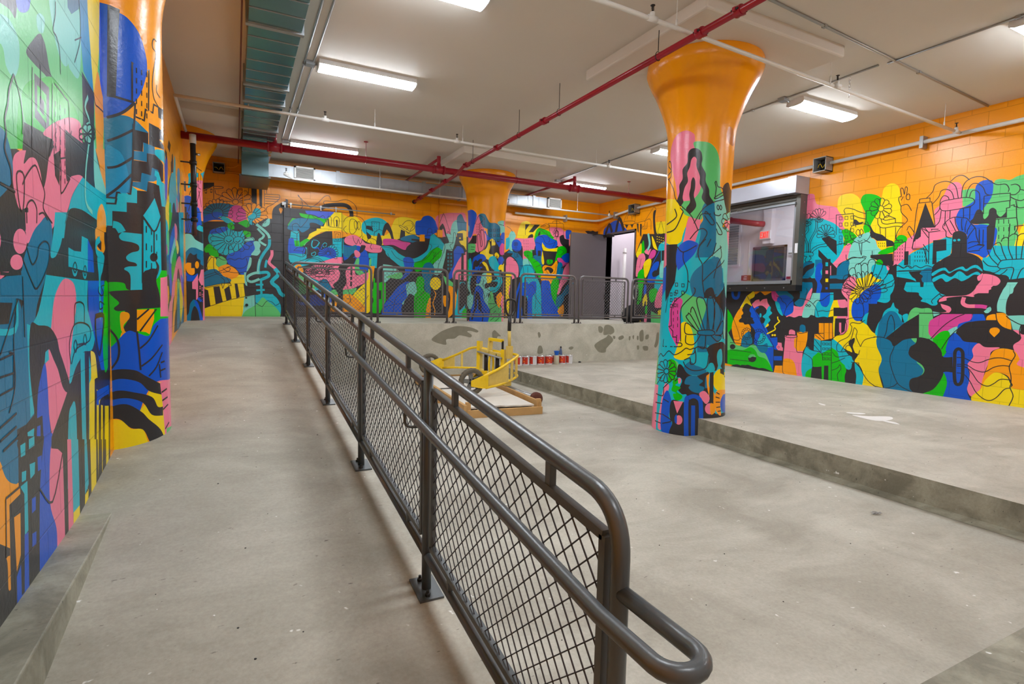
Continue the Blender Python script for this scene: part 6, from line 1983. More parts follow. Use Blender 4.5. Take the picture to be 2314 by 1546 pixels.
# ------------------------------------------------------------------ fluorescent lights
def light_fixture(loc, label, group='ceiling strip lights'):
    t = thing('fluorescent_light', loc, label, 'ceiling light', group)
    x, y, z = loc; Lh, w = 0.61, 0.135
    prof = [(-w*0.92, 0), (-w, -0.058), (w, -0.058), (w*0.92, 0)]
    MB().prism([(x-Lh, y+a, z+h) for a, h in prof], (2*Lh, 0, 0), MT['cream']).build('housing', None, t)
    pr = [(-w*0.95, -0.058), (-w*0.90, -0.074), (-w*0.6, -0.090), (0, -0.095), (w*0.6, -0.090), (w*0.90, -0.074), (w*0.95, -0.058)]
    MB().prism([(x-Lh+0.015, y+a, z+h) for a, h in pr], (2*Lh-0.03, 0, 0), MT['lamp']).build('diffuser', None, t)
    e = MB()
    for sx in (-1, 1): e.prism([(x+sx*(Lh-0.004), y+a*1.03, z+h*1.03) for a, h in pr[:]], (sx*0.012, 0, 0), MT['cream'])
    e.build_each('end_cap', t)
    return t
zc = Z_CEIL
l0 = light_fixture((1.56, 7.30, zc), 'large bright strip light hanging over the ramp railing, left of the picture centre')
for loc, lb in (((1.56, 11.15, zc), 'strip light partly behind the thick red pipe, above the far left duct outlet'),
                ((1.56, 4.98, zc), 'strip light cut by the top edge of the picture'),
                ((7.56, 11.2, zc), 'strip light behind the red pipe riser above the open door'),
                ((7.58, 5.16, zc), 'strip light right of the big column, above the shutter window'),
                ((7.50, 2.66, zc), 'strip light at the top right corner of the picture'),
                ((7.55, 7.95, zc), 'strip light hidden behind the big column'),
                ((1.56, 2.30, zc), 'strip light above and behind the viewer over the ramp'),
                ((1.56, -0.6, zc), 'strip light behind the viewer on the ramp side'),
                ((7.5, 0.0, zc), 'strip light behind the viewer on the slab side')):
    dup(l0, loc, lb)
t = thing('ceiling_light', (11.2, 8.2, Z_CEIL), 'square ceiling lamp inside the white room behind the window', 'ceiling light')
MB().box(10.9, 11.5, 7.6, 8.8, Z_CEIL-0.06, Z_CEIL-0.02, MT['roomlamp']).build('diffuser', None, t)
MB().box(10.87, 11.53, 7.57, 8.83, Z_CEIL-0.03, Z_CEIL, MT['cream']).build('housing', None, t)
t = thing('lobby_lamp', (10.4, 12.2, Z_CEIL), 'ceiling lamp of the lobby behind the open door', 'ceiling light')
MB().box(10.2, 10.6, 11.9, 12.5, Z_CEIL-0.06, Z_CEIL, MT['roomlamp']).build('diffuser', None, t)

# ------------------------------------------------------------------ long ramp railing
RXC = 0.752; HX = 0.655
def top_z(y): return ramp_z(y)+1.02
t = thing('ramp_railing', (RXC, 0.92, ramp_z(0.92)), 'long dark grey ramp railing with mesh panels and looped handrail end', 'railing')
POST = [9.72, 8.2, 6.7, 5.2, 3.7, 2.27, 0.92]
# top rail bends down into the last post
y0 = POST[-1]
path = [(RXC, 9.80, top_z(9.80)), (RXC, y0, top_z(y0)), (RXC, y0, ramp_z(y0))]
MB().tube(rounded(path, 0.12, 10), 0.0215, 16, MT['rail']).build('top_rail', None, t)
for i, y in enumerate(POST[:-1]):
    MB().tube([(RXC, y, ramp_z(y)), (RXC, y, top_z(y)-0.005)], 0.0215, 16, MT['rail']).build('post', None, t)
for y in POST:
    zb = ramp_z(y); s = (ramp_z(y+0.07)-ramp_z(y-0.07))/0.14
    m = MB(); vs = []
    for dz in (0.0, 0.010):
        for dx, dy in ((-0.055, -0.085), (0.055, -0.085), (0.055, 0.085), (-0.055, 0.085)): vs.append((RXC+dx, y+dy, zb+dz+s*dy+0.001))
    m.add(vs, [(3,2,1,0), (4,5,6,7), (0,1,5,4), (1,2,6,5), (2,3,7,6), (3,0,4,7)], MT['rail'])
    pl = m.build('base_plate', None, t)
    q = MB()
    for dy in (-0.058, 0.058):
        q.lathe((RXC-0.012, y+dy, zb+s*dy), [(0.013, 0.010), (0.013, 0.022), (0.007, 0.024), (0.007, 0.036)], 6, MT['dark'], smooth=False)
    q.build_each('anchor_bolt', pl)
def diamonds(mb, P, U, V, nu, nv, r, pitch, mat='wire'):
    """wire lattice inside the parallelogram P + a*U + b*V (a in 0..lu, b in 0..lv)"""
    lu, lv = nu, nv
    def clip(a0, b0, sl):
        pts = []
        for aa in (0, lu):
            bb = b0+sl*(aa-a0)
            if -1e-6 <= bb <= lv+1e-6: pts.append((aa, bb))
        for bb in (0, lv):
            aa = a0+(bb-b0)/sl
            if 1e-6 < aa < lu-1e-6: pts.append((aa, bb))
        return pts[:2] if len(pts) >= 2 else None
    n = int((lu+lv)/pitch)+2
    for sl in (1, -1):
        for k in range(-n, n):
            c = clip(0, k*pitch+pitch/2, sl)
            if c and hypot(c[0][0]-c[1][0], c[0][1]-c[1][1]) > 0.01:
                pts = [P+U*a+V*b_ for a, b_ in c]
                mb.tube(pts, r, 4, MT[mat], cap=False)
for i in range(len(POST)-1):
    ya, yb = POST[i+1]+0.065, POST[i]-0.075
    if i == 5: ya = POST[6]+0.055
    def pz(y, k): return top_z(y)-0.092 if k else ramp_z(y)+0.235
    c = [Vector((RXC, ya, pz(ya, 1))), Vector((RXC, yb, pz(yb, 1))), Vector((RXC, yb, pz(yb, 0))), Vector((RXC, ya, pz(ya, 0)))]
    f = MB()
    for k in range(4):
        f.bar(c[k], c[(k+1) % 4], 0.024, 0.024, MT['rail'], up=(1, 0, 0))
    pf = f.build('panel_frame', None, t)
    g = MB(); s = (top_z(yb)-top_z(ya))/(yb-ya)
    diamonds(g, c[3], Vector((0, 1, s)), Vector((0, 0, 1)), yb-ya, c[0].z-c[3].z, 0.0024, 0.070)
    g.build('wire_mesh', None, pf)
    # bottom rail with stubs, and short ties up to the top rail
    e = MB(); a = POST[i+1]-(0.0 if i < 5 else 0); bb = POST[i]
    e.tube([(RXC, a, ramp_z(a)+0.165), (RXC, bb, ramp_z(bb)+0.165)], 0.0185, 14, MT['rail'])
    e2 = MB()
    for yy in (ya+0.22, yb-0.22):
        e2.bar((RXC, yy, ramp_z(yy)+0.165), (RXC, yy, pz(yy, 0)), 0.02, 0.02, MT['rail'], up=(1, 0, 0))
    e.build('bottom_rail', None, t)
    e = MB()
    for yy in (ya+0.25, yb-0.25):
        e.bar((RXC, yy, pz(yy, 1)), (RXC, yy, top_z(yy)), 0.025, 0.02, MT['rail'], up=(1, 0, 0))
    e.build_each('tie_bar', t); e2.build_each('tie_bar', t)
def hz(y): return top_z(y)-0.185
zz = hz(0.86)
hp = [(HX, 9.9, hz(9.9)), (HX, 0.86, zz)]
loop = [Vector((HX, 0.70, zz-0.002))]+[Vector((HX+0.0485, 0.70, zz-0.002))+Vector((-0.0485*cos(a), -0.0485*sin(a), 0)) for a in [pi*k/10 for k in range(1, 10)]]+[Vector((HX+0.097, 0.70, zz-0.002)), Vector((RXC, y0, zz+0.0))]
MB().tube([Vector(hp[0]), Vector((HX, 1.6, hz(1.6))), Vector(hp[1])]+loop, 0.0185, 16, MT['rail']).build('handrail', None, t)
for y in POST[:-1]:
    z = hz(y)
    MB().tube(rounded([(HX, y+0.03, z-0.01), (HX, y+0.03, z-0.085), (RXC-0.005, y, z-0.085)], 0.03, 5), 0.0065, 8, MT['rail']).build('handrail_bracket', None, t)

# ------------------------------------------------------------------ six guard-rail sections on the platform edge
def guard(x, label, first=None):
    Wd, yy = 1.36, 10.1; zb = Z_PLAT; zt = Z_PLAT+1.04
    t = thing('guard_rail', (x, yy, zb), label, 'guard rail', 'guard rails along the platform edge')
    MB().tube(rounded([(x, yy, zb), (x, yy, zt), (x+Wd, yy, zt), (x+Wd, yy, zb)], 0.12, 8), 0.0225, 14, MT['guard']).build('frame', None, t)
    for xx in (x, x+Wd):
        p = MB().box(xx-0.05, xx+0.05, yy-0.05, yy+0.05, zb, zb+0.012, MT['guard']).build('base_plate', None, t)
        q = MB()
        for dx in (-0.036, 0.036):
            q.lathe((xx+dx, yy-0.03, zb), [(0.012, 0.01), (0.012, 0.022), (0.006, 0.024), (0.006, 0.04)], 6, MT['dark'], smooth=False)
        q.build_each('anchor_bolt', p)
    MB().tube([(x, yy, zb+0.14), (x+Wd, yy, zb+0.14)], 0.019, 12, MT['guard']).build('bottom_rail', None, t)
    z0, z1, x0, x1 = zb+0.19, zt-0.075, x+0.10, x+Wd-0.10
    f = MB(); c = [Vector((x0, yy, z0)), Vector((x1, yy, z0)), Vector((x1, yy, z1)), Vector((x0, yy, z1))]
    for k in range(4): f.bar(c[k], c[(k+1) % 4], 0.024, 0.024, MT['guard'], up=(0, 1, 0))
    pf = f.build('panel_frame', None, t)
    g = MB(); diamonds(g, c[0], Vector((1, 0, 0)), Vector((0, 0, 1)), x1-x0, z1-z0, 0.0034, 0.070, 'wirelight'); g.build('wire_mesh', None, pf)
    e = MB()
    for xx in (x0+0.26, x1-0.26):
        e.bar((xx, yy, z1), (xx, yy, zt), 0.025, 0.02, MT['guard'], up=(0, 1, 0)); e.bar((xx, yy, zb+0.14), (xx, yy, z0), 0.025, 0.02, MT['guard'], up=(0, 1, 0))
    e.build_each('tie_bar', t)
    return t
g0 = guard(0.87, 'leftmost guard rail of the platform row, next to the top of the ramp')
for x, lb in ((2.35, 'second guard rail from the left, between the ramp top and the mural column'),
              (3.85, 'guard rail directly in front of the middle mural column'),
              (5.34, 'guard rail just right of the middle mural column'),
              (6.81, 'guard rail in front of the open grey door'),
              (8.29, 'rightmost guard rail, in front of the black bag and partly hidden by the big column')):
    dup(g0, (x, 10.1, Z_PLAT), lb)

# ------------------------------------------------------------------ pipes
def hanger(mb, x, y, z, r, mat):
    mb.tube([(x, y, z+r), (x, y, Z_CEIL)], 0.0045, 6, mat, cap=False)
    mb.tube([(x+(r+0.006)*cos(a), y, z+(r+0.006)*sin(a)) if False else (x, y+(r+0.006)*cos(a), z+(r+0.006)*sin(a)) for a in [2*pi*k/14 for k in range(15)]], 0.004, 5, mat, cap=False)
YM, ZM, RM = 10.44, 2.57, 0.062
t = thing('red_main_pipe', (X_L, YM, ZM), 'thick dark red fire main crossing the whole room in front of the far duct', 'pipe')
MB().tube([(X_L, YM, ZM), (X_R, YM, ZM)], RM, 20, MT['red']).build('pipe', None, t)
for x in (0.64, 3.62, 6.82):
    f = MB().tube([(x-0.11, YM, ZM), (x+0.11, YM, ZM)], RM+0.016, 20, MT['red'])
    f.tube([(x-0.12, YM, ZM), (x-0.09, YM, ZM)], RM+0.024, 20, MT['red']); f.tube([(x+0.09, YM, ZM), (x+0.12, YM, ZM)], RM+0.024, 20, MT['red'])
    f.tube([(x, YM, ZM), (x, YM, ZM+0.11)], [RM, 0.042], 16, MT['red']); f.tube([(x, YM, ZM+0.10), (x, YM, ZM+0.22)], 0.034, 16, MT['red'])
    f.build('tee_fitting', None, t)
for x in (2.2, 5.35, 8.35):
    h = MB(); hanger(h, x, YM, ZM, RM, MT['red']); h.lathe((x, YM, Z_CEIL-0.01), [(0.04, 0), (0.04, 0.01)], 12, MT['red']); h.build('hanger', None, t)
def branch(x, label, ya, yb, z, r, end=None):
    t = thing('red_branch_pipe', (x, ya, z), label, 'pipe')
    b = MB().tube([(x, ya, z), (x, yb, z)], r, 14, MT['red']); b.lathe((x, YM if ya < YM else ya, z), [(r*1.35, -0.05), (r*1.35, 0.05)], 12, MT['red']); b.build('pipe', None, t)
    return t
t = branch(0.64, 'short red branch dropping behind the duct corner on the left', 10.44, 12.4, 2.78, 0.028)
t = branch(3.62, 'thin red branch running back from the riser left of the middle column', 10.44, 12.9, 2.78, 0.028)
t = branch(6.82, 'thin red branch running back from the riser right of the middle column', 10.44, 13.1, 2.78, 0.028)
t = thing('red_sprinkler_pipe', (3.98, 3.0, 2.60), 'slim bright red pipe running diagonally over the room towards the viewer', 'pipe')
XB = 3.87
MB().tube([(XB, 1.2, 2.52), (XB, 9.75, 2.52), (XB+0.03, 10.2, 2.455), (XB, 12.9, 2.345)], 0.032, 14, MT['red']).build('pipe', None, t)
for y in (3.45, 3.88, 6.74, 8.26, 9.6, 10.75, 11.6, 12.45):
    z = 2.52 if y < 10.2 else 2.455-(y-10.2)*0.0407
    c = MB().lathe((XB, y, z), [(0.046, -0.035), (0.05, -0.02), (0.044, 0), (0.05, 0.02), (0.046, 0.035)], 14, MT['red'], axis='y')
    c.box(XB-0.07, XB-0.035, y-0.014, y+0.014, z-0.016, z+0.016, MT['red']); c.box(XB+0.035, XB+0.07, y-0.014, y+0.014, z-0.016, z+0.016, MT['red'])
    c.tube([(XB-0.055, y-0.035, z), (XB-0.055, y+0.035, z)], 0.009, 6, MT['dark']); c.tube([(XB+0.055, y-0.035, z), (XB+0.055, y+0.035, z)], 0.009, 6, MT['dark'])
    c.build('grooved_coupling', None, t)
for y in (4.45, 6.35, 7.5, 9.3):
    h = MB(); h.tube([(XB, y, 2.58), (XB, y, Z_DROP if y < 5.8 else Z_CEIL)], 0.0045, 6, MT['dark'], cap=False)
    h.tube([(XB+0.038*cos(a)*0.9, y, 2.525+0.045*sin(a)) for a in [2*pi*k/12 for k in range(13)]], 0.004, 5, MT['dark'], cap=False); h.build('hanger', None, t)
MB().lathe((XB, 12.93, 2.345), [(0.05, -0.04), (0.05, 0.0), (0.035, 0.02)], 14, MT['dark'], axis='y').build('end_cap', None, t)

def white_pipe(name, pts, r, label, tees, hangs, topz=None, cat='pipe'):
    t = thing(name, pts[0], label, cat)
    MB().tube(pts, r, 14, MT['white']).build('pipe', None, t)
    for (x, y, z) in tees:
        m = MB().tube([(x-0.05, y, z), (x+0.05, y, z)], r*1.35, 12, MT['white']); m.tube([(x, y, z), (x, y, z+0.055)], r*1.1, 10, MT['white']); f = m.build('tee_fitting', None, t)
        h = MB().lathe((x, y, z+0.055), [(0.010, 0), (0.010, 0.018), (0.006, 0.02), (0.006, 0.055), (0.022, 0.058), (0.022, 0.062)], 10, MT['dark'])
        h.tube([(x-0.014, y, z+0.075), (x-0.012, y, z+0.112)], 0.0025, 5, MT['dark']); h.tube([(x+0.014, y, z+0.075), (x+0.012, y, z+0.112)], 0.0025, 5, MT['dark'])
        h.build('sprinkler_head', None, f)
    for (x, y, z) in hangs:
        h = MB().tube([(x, y, z+r), (x, y, Z_CEIL)], 0.004, 6, MT['white'], cap=False); h.tube([(x, y, z-r*0.9), (x, y, z+0.07)], 0.010, 6, MT['white']); h.build('hanger', None, t)
    return t
white_pipe('sprinkler_pipe', [(X_L+0.06, 8.62, 2.62), (9.2, 8.62, 2.62)], 0.021, 'white sprinkler pipe crossing the room in front of the large strip light', [(1.22, 8.62, 2.62), (3.3, 8.62, 2.62), (6.4, 8.62, 2.62)],
           [(0.2, 8.62, 2.62), (1.95, 8.62, 2.62), (3.4, 8.62, 2.62), (6.1, 8.62, 2.62)])
white_pipe('sprinkler_pipe', [(0.9, 4.04, 2.60), (3.0, 4.02, 2.60), (9.4, 4.26, 2.58)], 0.021, 'white sprinkler pipe passing over the big column to the right wall', [(3.42, 4.03, 2.60), (6.3, 4.13, 2.60), (9.25, 4.25, 2.58)],
           [(3.72, 4.04, 2.60), (6.15, 4.12, 2.60), (8.9, 4.24, 2.58)])
white_pipe('sprinkler_pipe', [(0.95, 12.3, 2.50), (1.1, 12.3, 2.44), (1.5, 12.3, 2.43), (9.32, 12.3, 2.43)], 0.02, 'white sprinkler pipe under the far duct along the back wall', [(0.97, 12.3, 2.52), (4.05, 12.3, 2.43), (6.1, 12.3, 2.43), (9.2, 12.3, 2.43)],
           [(2.9, 12.3, 2.43), (4.3, 12.3, 2.43), (5.9, 12.3, 2.43), (8.15, 12.3, 2.43)])
t = thing('white_pipe_drop', (X_L+0.06, 8.62, 2.62), 'white pipe running back along the left wall from the sprinkler pipe to the red main', 'pipe')
MB().tube([(X_L+0.07, 8.62, 2.62), (X_L+0.07, 10.36, 2.62)], 0.022, 12, MT['white']).build('pipe', None, t)
# black stand pipe in the left corner
t = thing('standpipe', (-0.62, 10.5, 1.0), 'black vertical pipe with couplings hanging below the red main in the left corner', 'pipe')
PX_, PY_ = -0.57, 10.22
MB().tube([(PX_, PY_, 2.53), (PX_, PY_, 1.25)], 0.040, 14, MT['black']).build('pipe', None, t)
MB().tube([(PX_, PY_, 2.54), (PX_, PY_, 2.40)], 0.05, 12, MT['white']).build('collar', None, t)
MB().tube([(PX_, PY_, 1.25), (PX_, PY_, 0.95)], 0.032, 12, MT['rust']).build('lower_pipe', None, t)
for z in (2.1, 1.75, 1.45, 1.2):
    MB().tube([(PX_, PY_, z-0.03), (PX_, PY_, z+0.03)], 0.052, 12, MT['dark']).box(X_L, PX_, PY_-0.012, PY_+0.012, z-0.01, z+0.01, MT['dark']).build('clamp', None, t)
MB().tube([(PX_+0.04, PY_, 2.24), (PX_+0.10, PY_, 2.24)], 0.018, 8, MT['chrome']).build('valve', None, t)

# right-wall conduit with boxes, turning the corner onto the back wall
t = thing('wall_conduit', (9.4, 3.0, 2.58), 'light grey conduit along the right wall, bending round the far corner', 'conduit')
cp = rounded([(9.40, 11.63, 2.51), (9.40, 12.6, 2.42), (9.40, 13.1, 2.38), (8.9, 13.1, 2.37), (6.7, 13.1, 2.37)], 0.3, 8)
for q in ([(9.40, -1.5, 2.58), (9.40, 6.19, 2.572)], [(9.40, 6.45, 2.572), (9.40, 8.0, 2.57), (9.40, 11.35, 2.52)], cp): MB().tube(q, 0.030, 14, MT['white']).build('pipe', None, t)
for (x, y, z) in ((9.40, 4.75, 2.57), (9.40, 2.0, 2.57), (9.40, 12.3, 2.45), (8.3, 13.1, 2.37)):
    m = MB()
    if y < 13: m.box(9.36, 9.485, y-0.025, y+0.025, z-0.09, z+0.09, MT['boxgrey'])
    else: m.box(x-0.025, x+0.025, 13.06, 13.195, z-0.09, z+0.09, MT['boxgrey'])
    m.build('strap', None, t)
def jbox(x0, x1, y0, y1, z0, z1, open_ax, label, name='junction_box'):
    t = thing(name, ((x0+x1)/2, (y0+y1)/2, z0), label, 'electrical box')
    m = MB(); w = 0.012
    m.box(x0, x1, y0, y1, z0, z0+w, MT['boxgrey']); m.box(x0, x1, y0, y1, z1-w, z1, MT['boxgrey'])
    if open_ax == 'x':
        m.box(x1-w, x1, y0, y1, z0, z1, MT['dark']); m.box(x0, x1, y0, y0+w, z0, z1, MT['boxgrey']); m.box(x0, x1, y1-w, y1, z0, z1, MT['boxgrey'])
    else:
        m.box(x0, x1, y1-w, y1, z0, z1, MT['dark']); m.box(x0, x0+w, y0, y1, z0, z1, MT['boxgrey']); m.box(x1-w, x1, y0, y1, z0, z1, MT['boxgrey'])
    m.build('box', None, t)
    cx, cy, cz = (x0+x1)/2, (y0+y1)/2, (z0+z1)/2
    c = MB(); rr = random.Random(3)
    for k in range(4):
        pts = []
        for j in range(5):
            a = (j/4-0.5)
            if open_ax == 'x': pts.append((cx+rr.uniform(-0.02, 0.02), cy+a*(y1-y0)*0.75, cz+rr.uniform(-0.3, 0.3)*(z1-z0)))
            else: pts.append((cx+a*(x1-x0)*0.75, cy+rr.uniform(-0.02, 0.02), cz+rr.uniform(-0.3, 0.3)*(z1-z0)))
        c.tube(rounded(pts, 0.05, 3), 0.006, 6, MT['yellow'] if k == 0 else MT['black'])
    c.build('wires', None, t)
jbox(9.28, 9.485, 6.20, 6.44, 2.43, 2.68, 'x', 'open square electrical box with loose wires on the right wall above the shutter window')
jbox(9.30, 9.485, 11.36, 11.62, 2.38, 2.62, 'x', 'open square electrical box above the open door at the end of the right wall')
jbox(-0.38, -0.16, 13.04, 13.195, 2.55, 2.75, 'y', 'small dark electrical box high on the orange back wall left of the duct')
t = thing('box_conduit', (-0.27, 13.15, 2.6), 'orange painted conduits leaving the small box on the left of the back wall', 'conduit')
m = MB()
for z, y2 in ((2.70, 2.78), (2.60, 2.60)):
    m.tube([(-0.38, 13.17, z), (-0.74, 13.17, z+(0.08 if z > 2.65 else 0))], 0.012, 8, pmat('O', 'X')); m.tube(rounded([(-0.16, 13.17, z), (0.0, 13.17, z), (0.1, 13.17, y2), (0.16, 13.17, y2)], 0.06), 0.012, 8, pmat('O', 'X'))
m.tube(rounded([(-0.16, 13.17, 2.57), (0.18, 13.17, 2.57), (0.18, 13.17, 1.95)], 0.15), 0.012, 8, pmat('O', 'X'))
m.build('pipe', None, t)
# thin conduits stuck to the ceiling
def ceil_conduit(pts, label, r=0.011, mat='boxgrey'):
    t = thing('ceiling_conduit', pts[0], label, 'conduit'); m = MB().tube(pts, r, 8, MT[mat]); m.build('pipe', None, t)
    s = MB(); A = Vector(pts[0]); B = Vector(pts[-1]); n = max(2, int((B-A).length/1.6))
    for k in range(1, n):
        p = A.lerp(B, k/n); s.box(p.x-0.02, p.x+0.02, p.y-0.02, p.y+0.02, Z_CEIL-0.03, Z_CEIL, MT['boxgrey'])
    s.build_each('strap', t)
zc_ = Z_CEIL-0.014
ceil_conduit([(6.86, 1.5, zc_), (6.86, 3.9, zc_)], 'thin ceiling conduit reaching from the crossing to the top right corner')
ceil_conduit([(6.82, 3.98, zc_), (6.80, 11.0, zc_)], 'thin ceiling conduit running back between the strip lights right of the column')
ceil_conduit([(3.4, 3.60, zc_), (9.45, 3.98, zc_)], 'thin ceiling conduit crossing towards the right wall beside the big column', 0.014)
ceil_conduit([(0.80, 2.0, zc_), (0.80, 11.0, zc_)], 'left one of the two conduits beside the duct on the ceiling')
ceil_conduit([(0.89, 2.0, zc_), (0.91, 11.0, zc_)], 'right one of the two conduits beside the duct on the ceiling')
for (x, y, lb) in ((0.86, 7.33, 'small ceiling box at the left end of the large strip light'), (0.86, 11.12, 'small ceiling box at the left end of the far left strip light'), (6.80, 5.22, 'small ceiling box at the left end of the strip light right of the column'), (6.82, 11.18, 'small ceiling box beside the strip light over the door')):
    o = MB().box(x-0.05, x+0.05, y-0.05, y+0.05, Z_CEIL-0.05, Z_CEIL, MT['galv']).tube([(x+0.05, y, Z_CEIL-0.03), (x+0.12, y, Z_CEIL-0.03)], 0.012, 8, MT['galv']).build('ceiling_box'); tag(o, lb, 'electrical box')
# chain hanging from the ceiling and small hooks
ch = MB()
for k in range(6):
    z = Z_CEIL-0.05-k*0.036
    ax = Vector((1, 0, 0)) if k % 2 else Vector((0, 1, 0))
    ch.tube([Vector((6.88, 4.35, z))+ax*(0.010*cos(a))+Vector((0, 0, 0.024*sin(a))) for a in [2*pi*j/10 for j in range(10)]], 0.003, 5, MT['chrome'], closed=True)
ch.tube([(6.88, 4.35, Z_CEIL), (6.88, 4.35, Z_CEIL-0.03)], 0.003, 5, MT['chrome'])
tag(ch.build('ceiling_chain'), 'short steel chain hanging from the ceiling right of the column', 'chain')

# ------------------------------------------------------------------ ducts
t = thing('supply_duct', (0.37, 6.0, 2.5), 'long glossy teal tinted rectangular duct under the ceiling above the ramp', 'duct')
MB().box(0.15, 0.635, -1.5, 11.55, 2.66, 2.88, MT['ductteal']).build('duct_body', None, t)
MB().box(0.14, 0.60, 11.55, 12.9, 2.27, 2.88, MT['ductteal']).build('drop_box', None, t)
MB().box(0.10, 0.64, 11.62, 12.9, 2.26, 2.29, MT['shutterdark']).build('bottom_flange', None, t)
fl = MB()
for y in (0.4, 1.9, 3.4, 6.1, 7.8, 8.45, 9.8, 10.95):
    fl.box(0.125, 0.66, y-0.03, y+0.03, 2.642, 2.885, MT['galv'])
fl.build_each('flange', t)
sr = MB(); y = 0.8
while y < 11.4:
    sr.box(0.147, 0.638, y-0.006, y+0.006, 2.653, 2.883, MT['galv']); y += 0.31
sr.build_each('rib', t)
r_ = MB()
r_.box(0.085, 0.10, -1.5, 12.6, 2.68, 2.73, MT['rust']); r_.build('side_rail', None, t)
t = thing('wall_duct', (0.6, 12.62, 2.47), 'shiny galvanised duct along the top of the back wall', 'duct')
y0_, y1_, z0_, z1_ = 12.62, 12.95, 2.50, 2.76
MB().box(0.61, 7.4, y0_, y1_, z0_, z1_, MT['galv']).build('duct_body', None, t)
r_ = MB(); x = 0.75
while x < 7.4:
    r_.box(x-0.006, x+0.006, y0_-0.006, y1_, z0_-0.005, z1_+0.005, MT['galv']); x += 0.32
for x in (0.62, 2.05, 4.02, 5.02, 5.62, 7.0): r_.box(x-0.035, x+0.035, y0_-0.02, y1_, z0_-0.018, z1_+0.018, MT['galv'])
r_.build_each('flange', t)
def grille(x0, x1, label):
    g = thing('air_grille', (x0, 12.58, 2.5), label, 'air vent', 'air outlet grilles on the back duct')
    f = MB(); z0, z1 = 2.49, 2.77
    for a in ((x0, x1, z0, z0+0.035), (x0, x1, z1-0.035, z1), (x0, x0+0.035, z0, z1), (x1-0.035, x1, z0, z1)): f.box(a[0], a[1], 12.56, 12.62, a[2], a[3], MT['white'])
    f.build('frame', None, g); s = MB()
    for k in range(9):
        z = z0+0.045+k*0.022; s.add([(x0+0.03, 12.575, z), (x1-0.03, 12.575, z), (x1-0.03, 12.60, z+0.02), (x0+0.03, 12.60, z+0.02)], [(0, 1, 2, 3)], MT['white'])
    s.box(x0+0.03, x1-0.03, 12.605, 12.615, z0+0.03, z1-0.03, MT['galv'])
    s.build('slat', None, g)
grille(1.15, 1.57, 'white framed grille on the duct near its left end')
grille(7.40, 7.82, 'white framed grille at the right end of the back duct')
# ------------------------------------------------------------------ sliding mural door on its track
t = thing('sliding_door', (1.6, 13.1, Z_PLAT), 'tall sliding door on the back wall painted with yellow stairs and a cyclist on black', 'door')
inv, fwd = plane_y(13.115)
md = Mural(inv, fwd, [(0.975, Z_PLAT+0.02), (2.235, Z_PLAT+0.02), (2.235, 1.96), (0.975, 1.96)], 'X'); md.run(MU_BACK); md.run(MU_DOOR)
md.build('door_panel', base_code='K', thick=lambda m: m.box(0.975, 2.235, 13.118, 13.165, Z_PLAT+0.02, 1.96, pmat('K', 'X'))).build('door_panel', None, t)
t2 = thing('door_track', (1.0, 13.08, 2.03), 'steel rail with rollers carrying the sliding door', 'door track')
MB().tube([(0.98, 13.09, 2.035), (3.45, 13.09, 2.03)], 0.014, 10, MT['boxgrey']).build('rail', None, t2)
for x in (1.0, 1.12, 1.75, 2.08, 3.35):
    m = MB().lathe((x, 13.075, 2.045), [(0.024, -0.010), (0.024, 0.010)], 14, MT['boxgrey'], axis='y'); m.box(x-0.010, x+0.010, 13.06, 13.075, 1.95 if x < 2.3 else 2.0, 2.05, MT['boxgrey']); m.build('roller', None, t2)
m = MB().box(0.94, 0.98, 13.05, 13.18, 2.0, 2.07, MT['boxgrey']); m.build('bracket', None, t2)

# ------------------------------------------------------------------ open grey door at the end of the right wall
y0, y1, z0, z1 = DOOR
m = MB(); fw_ = 0.05
m.box(X_R-0.02, X_R+0.2, y0-fw_, y0, z0, z1+fw_, MT['door']); m.box(X_R-0.02, X_R+0.2, y1, y1+fw_, z0, z1+fw_, MT['door']); m.box(X_R-0.02, X_R+0.2, y0-fw_, y1+fw_, z1, z1+fw_, MT['door'])
struct(m, 'trim_6')
hx, hy = X_R-0.03, y1+0.0
t = thing('metal_door', (hx, hy, z0), 'dark grey metal door standing wide open on the platform', 'door')
a = Vector((hx, hy, z0+0.01)); d = (Vector((8.25, 12.72, 0))-Vector((hx, hy, 0))).normalized(); nn = Vector((d.y, -d.x, 0)); nn = nn if nn.y < 0 else -nn
Ld = 1.24
m = MB().prism([a, a+d*Ld, a+d*Ld+nn*0.045, a+nn*0.045], (0, 0, z1-z0-0.02), MT['door']); m.build('door_leaf', None, t, bevel=0.003)
e = a+d*(Ld-0.07)
h = MB()
for z in (z0+1.0, z0+1.13): h.lathe((e.x, e.y-0.06, z), [(0.028, -0.03), (0.03, 0.0), (0.02, 0.03)], 14, MT['chrome'], axis='y')
h.build('lock', None, t)
h = MB().box(hx-0.02, hx+0.02, hy-0.06, hy, 0.1, 0.25, MT['dark'])
h.tube([(hx, y1-0.15, z1-0.03), (9.05, y1-0.25, z1-0.03), (8.95, hy-0.05, z1-0.03)], 0.012, 8, MT['dark']); h.box(9.3, 9.5, y1-0.35, y1-0.1, z1-0.07, z1-0.01, MT['dark'])
h.build('door_closer', None, t)
tag(MB().tube([(10.3, 12.95, Z_PLAT), (10.3, 12.95, 1.65)], 0.05, 14, MT['white']).tube([(10.3, 12.95, 1.50), (10.3, 12.95, 1.56)], 0.06, 14, MT['white']).build('white_riser'), 'white vertical pipe inside the lobby behind the open door', 'pipe')

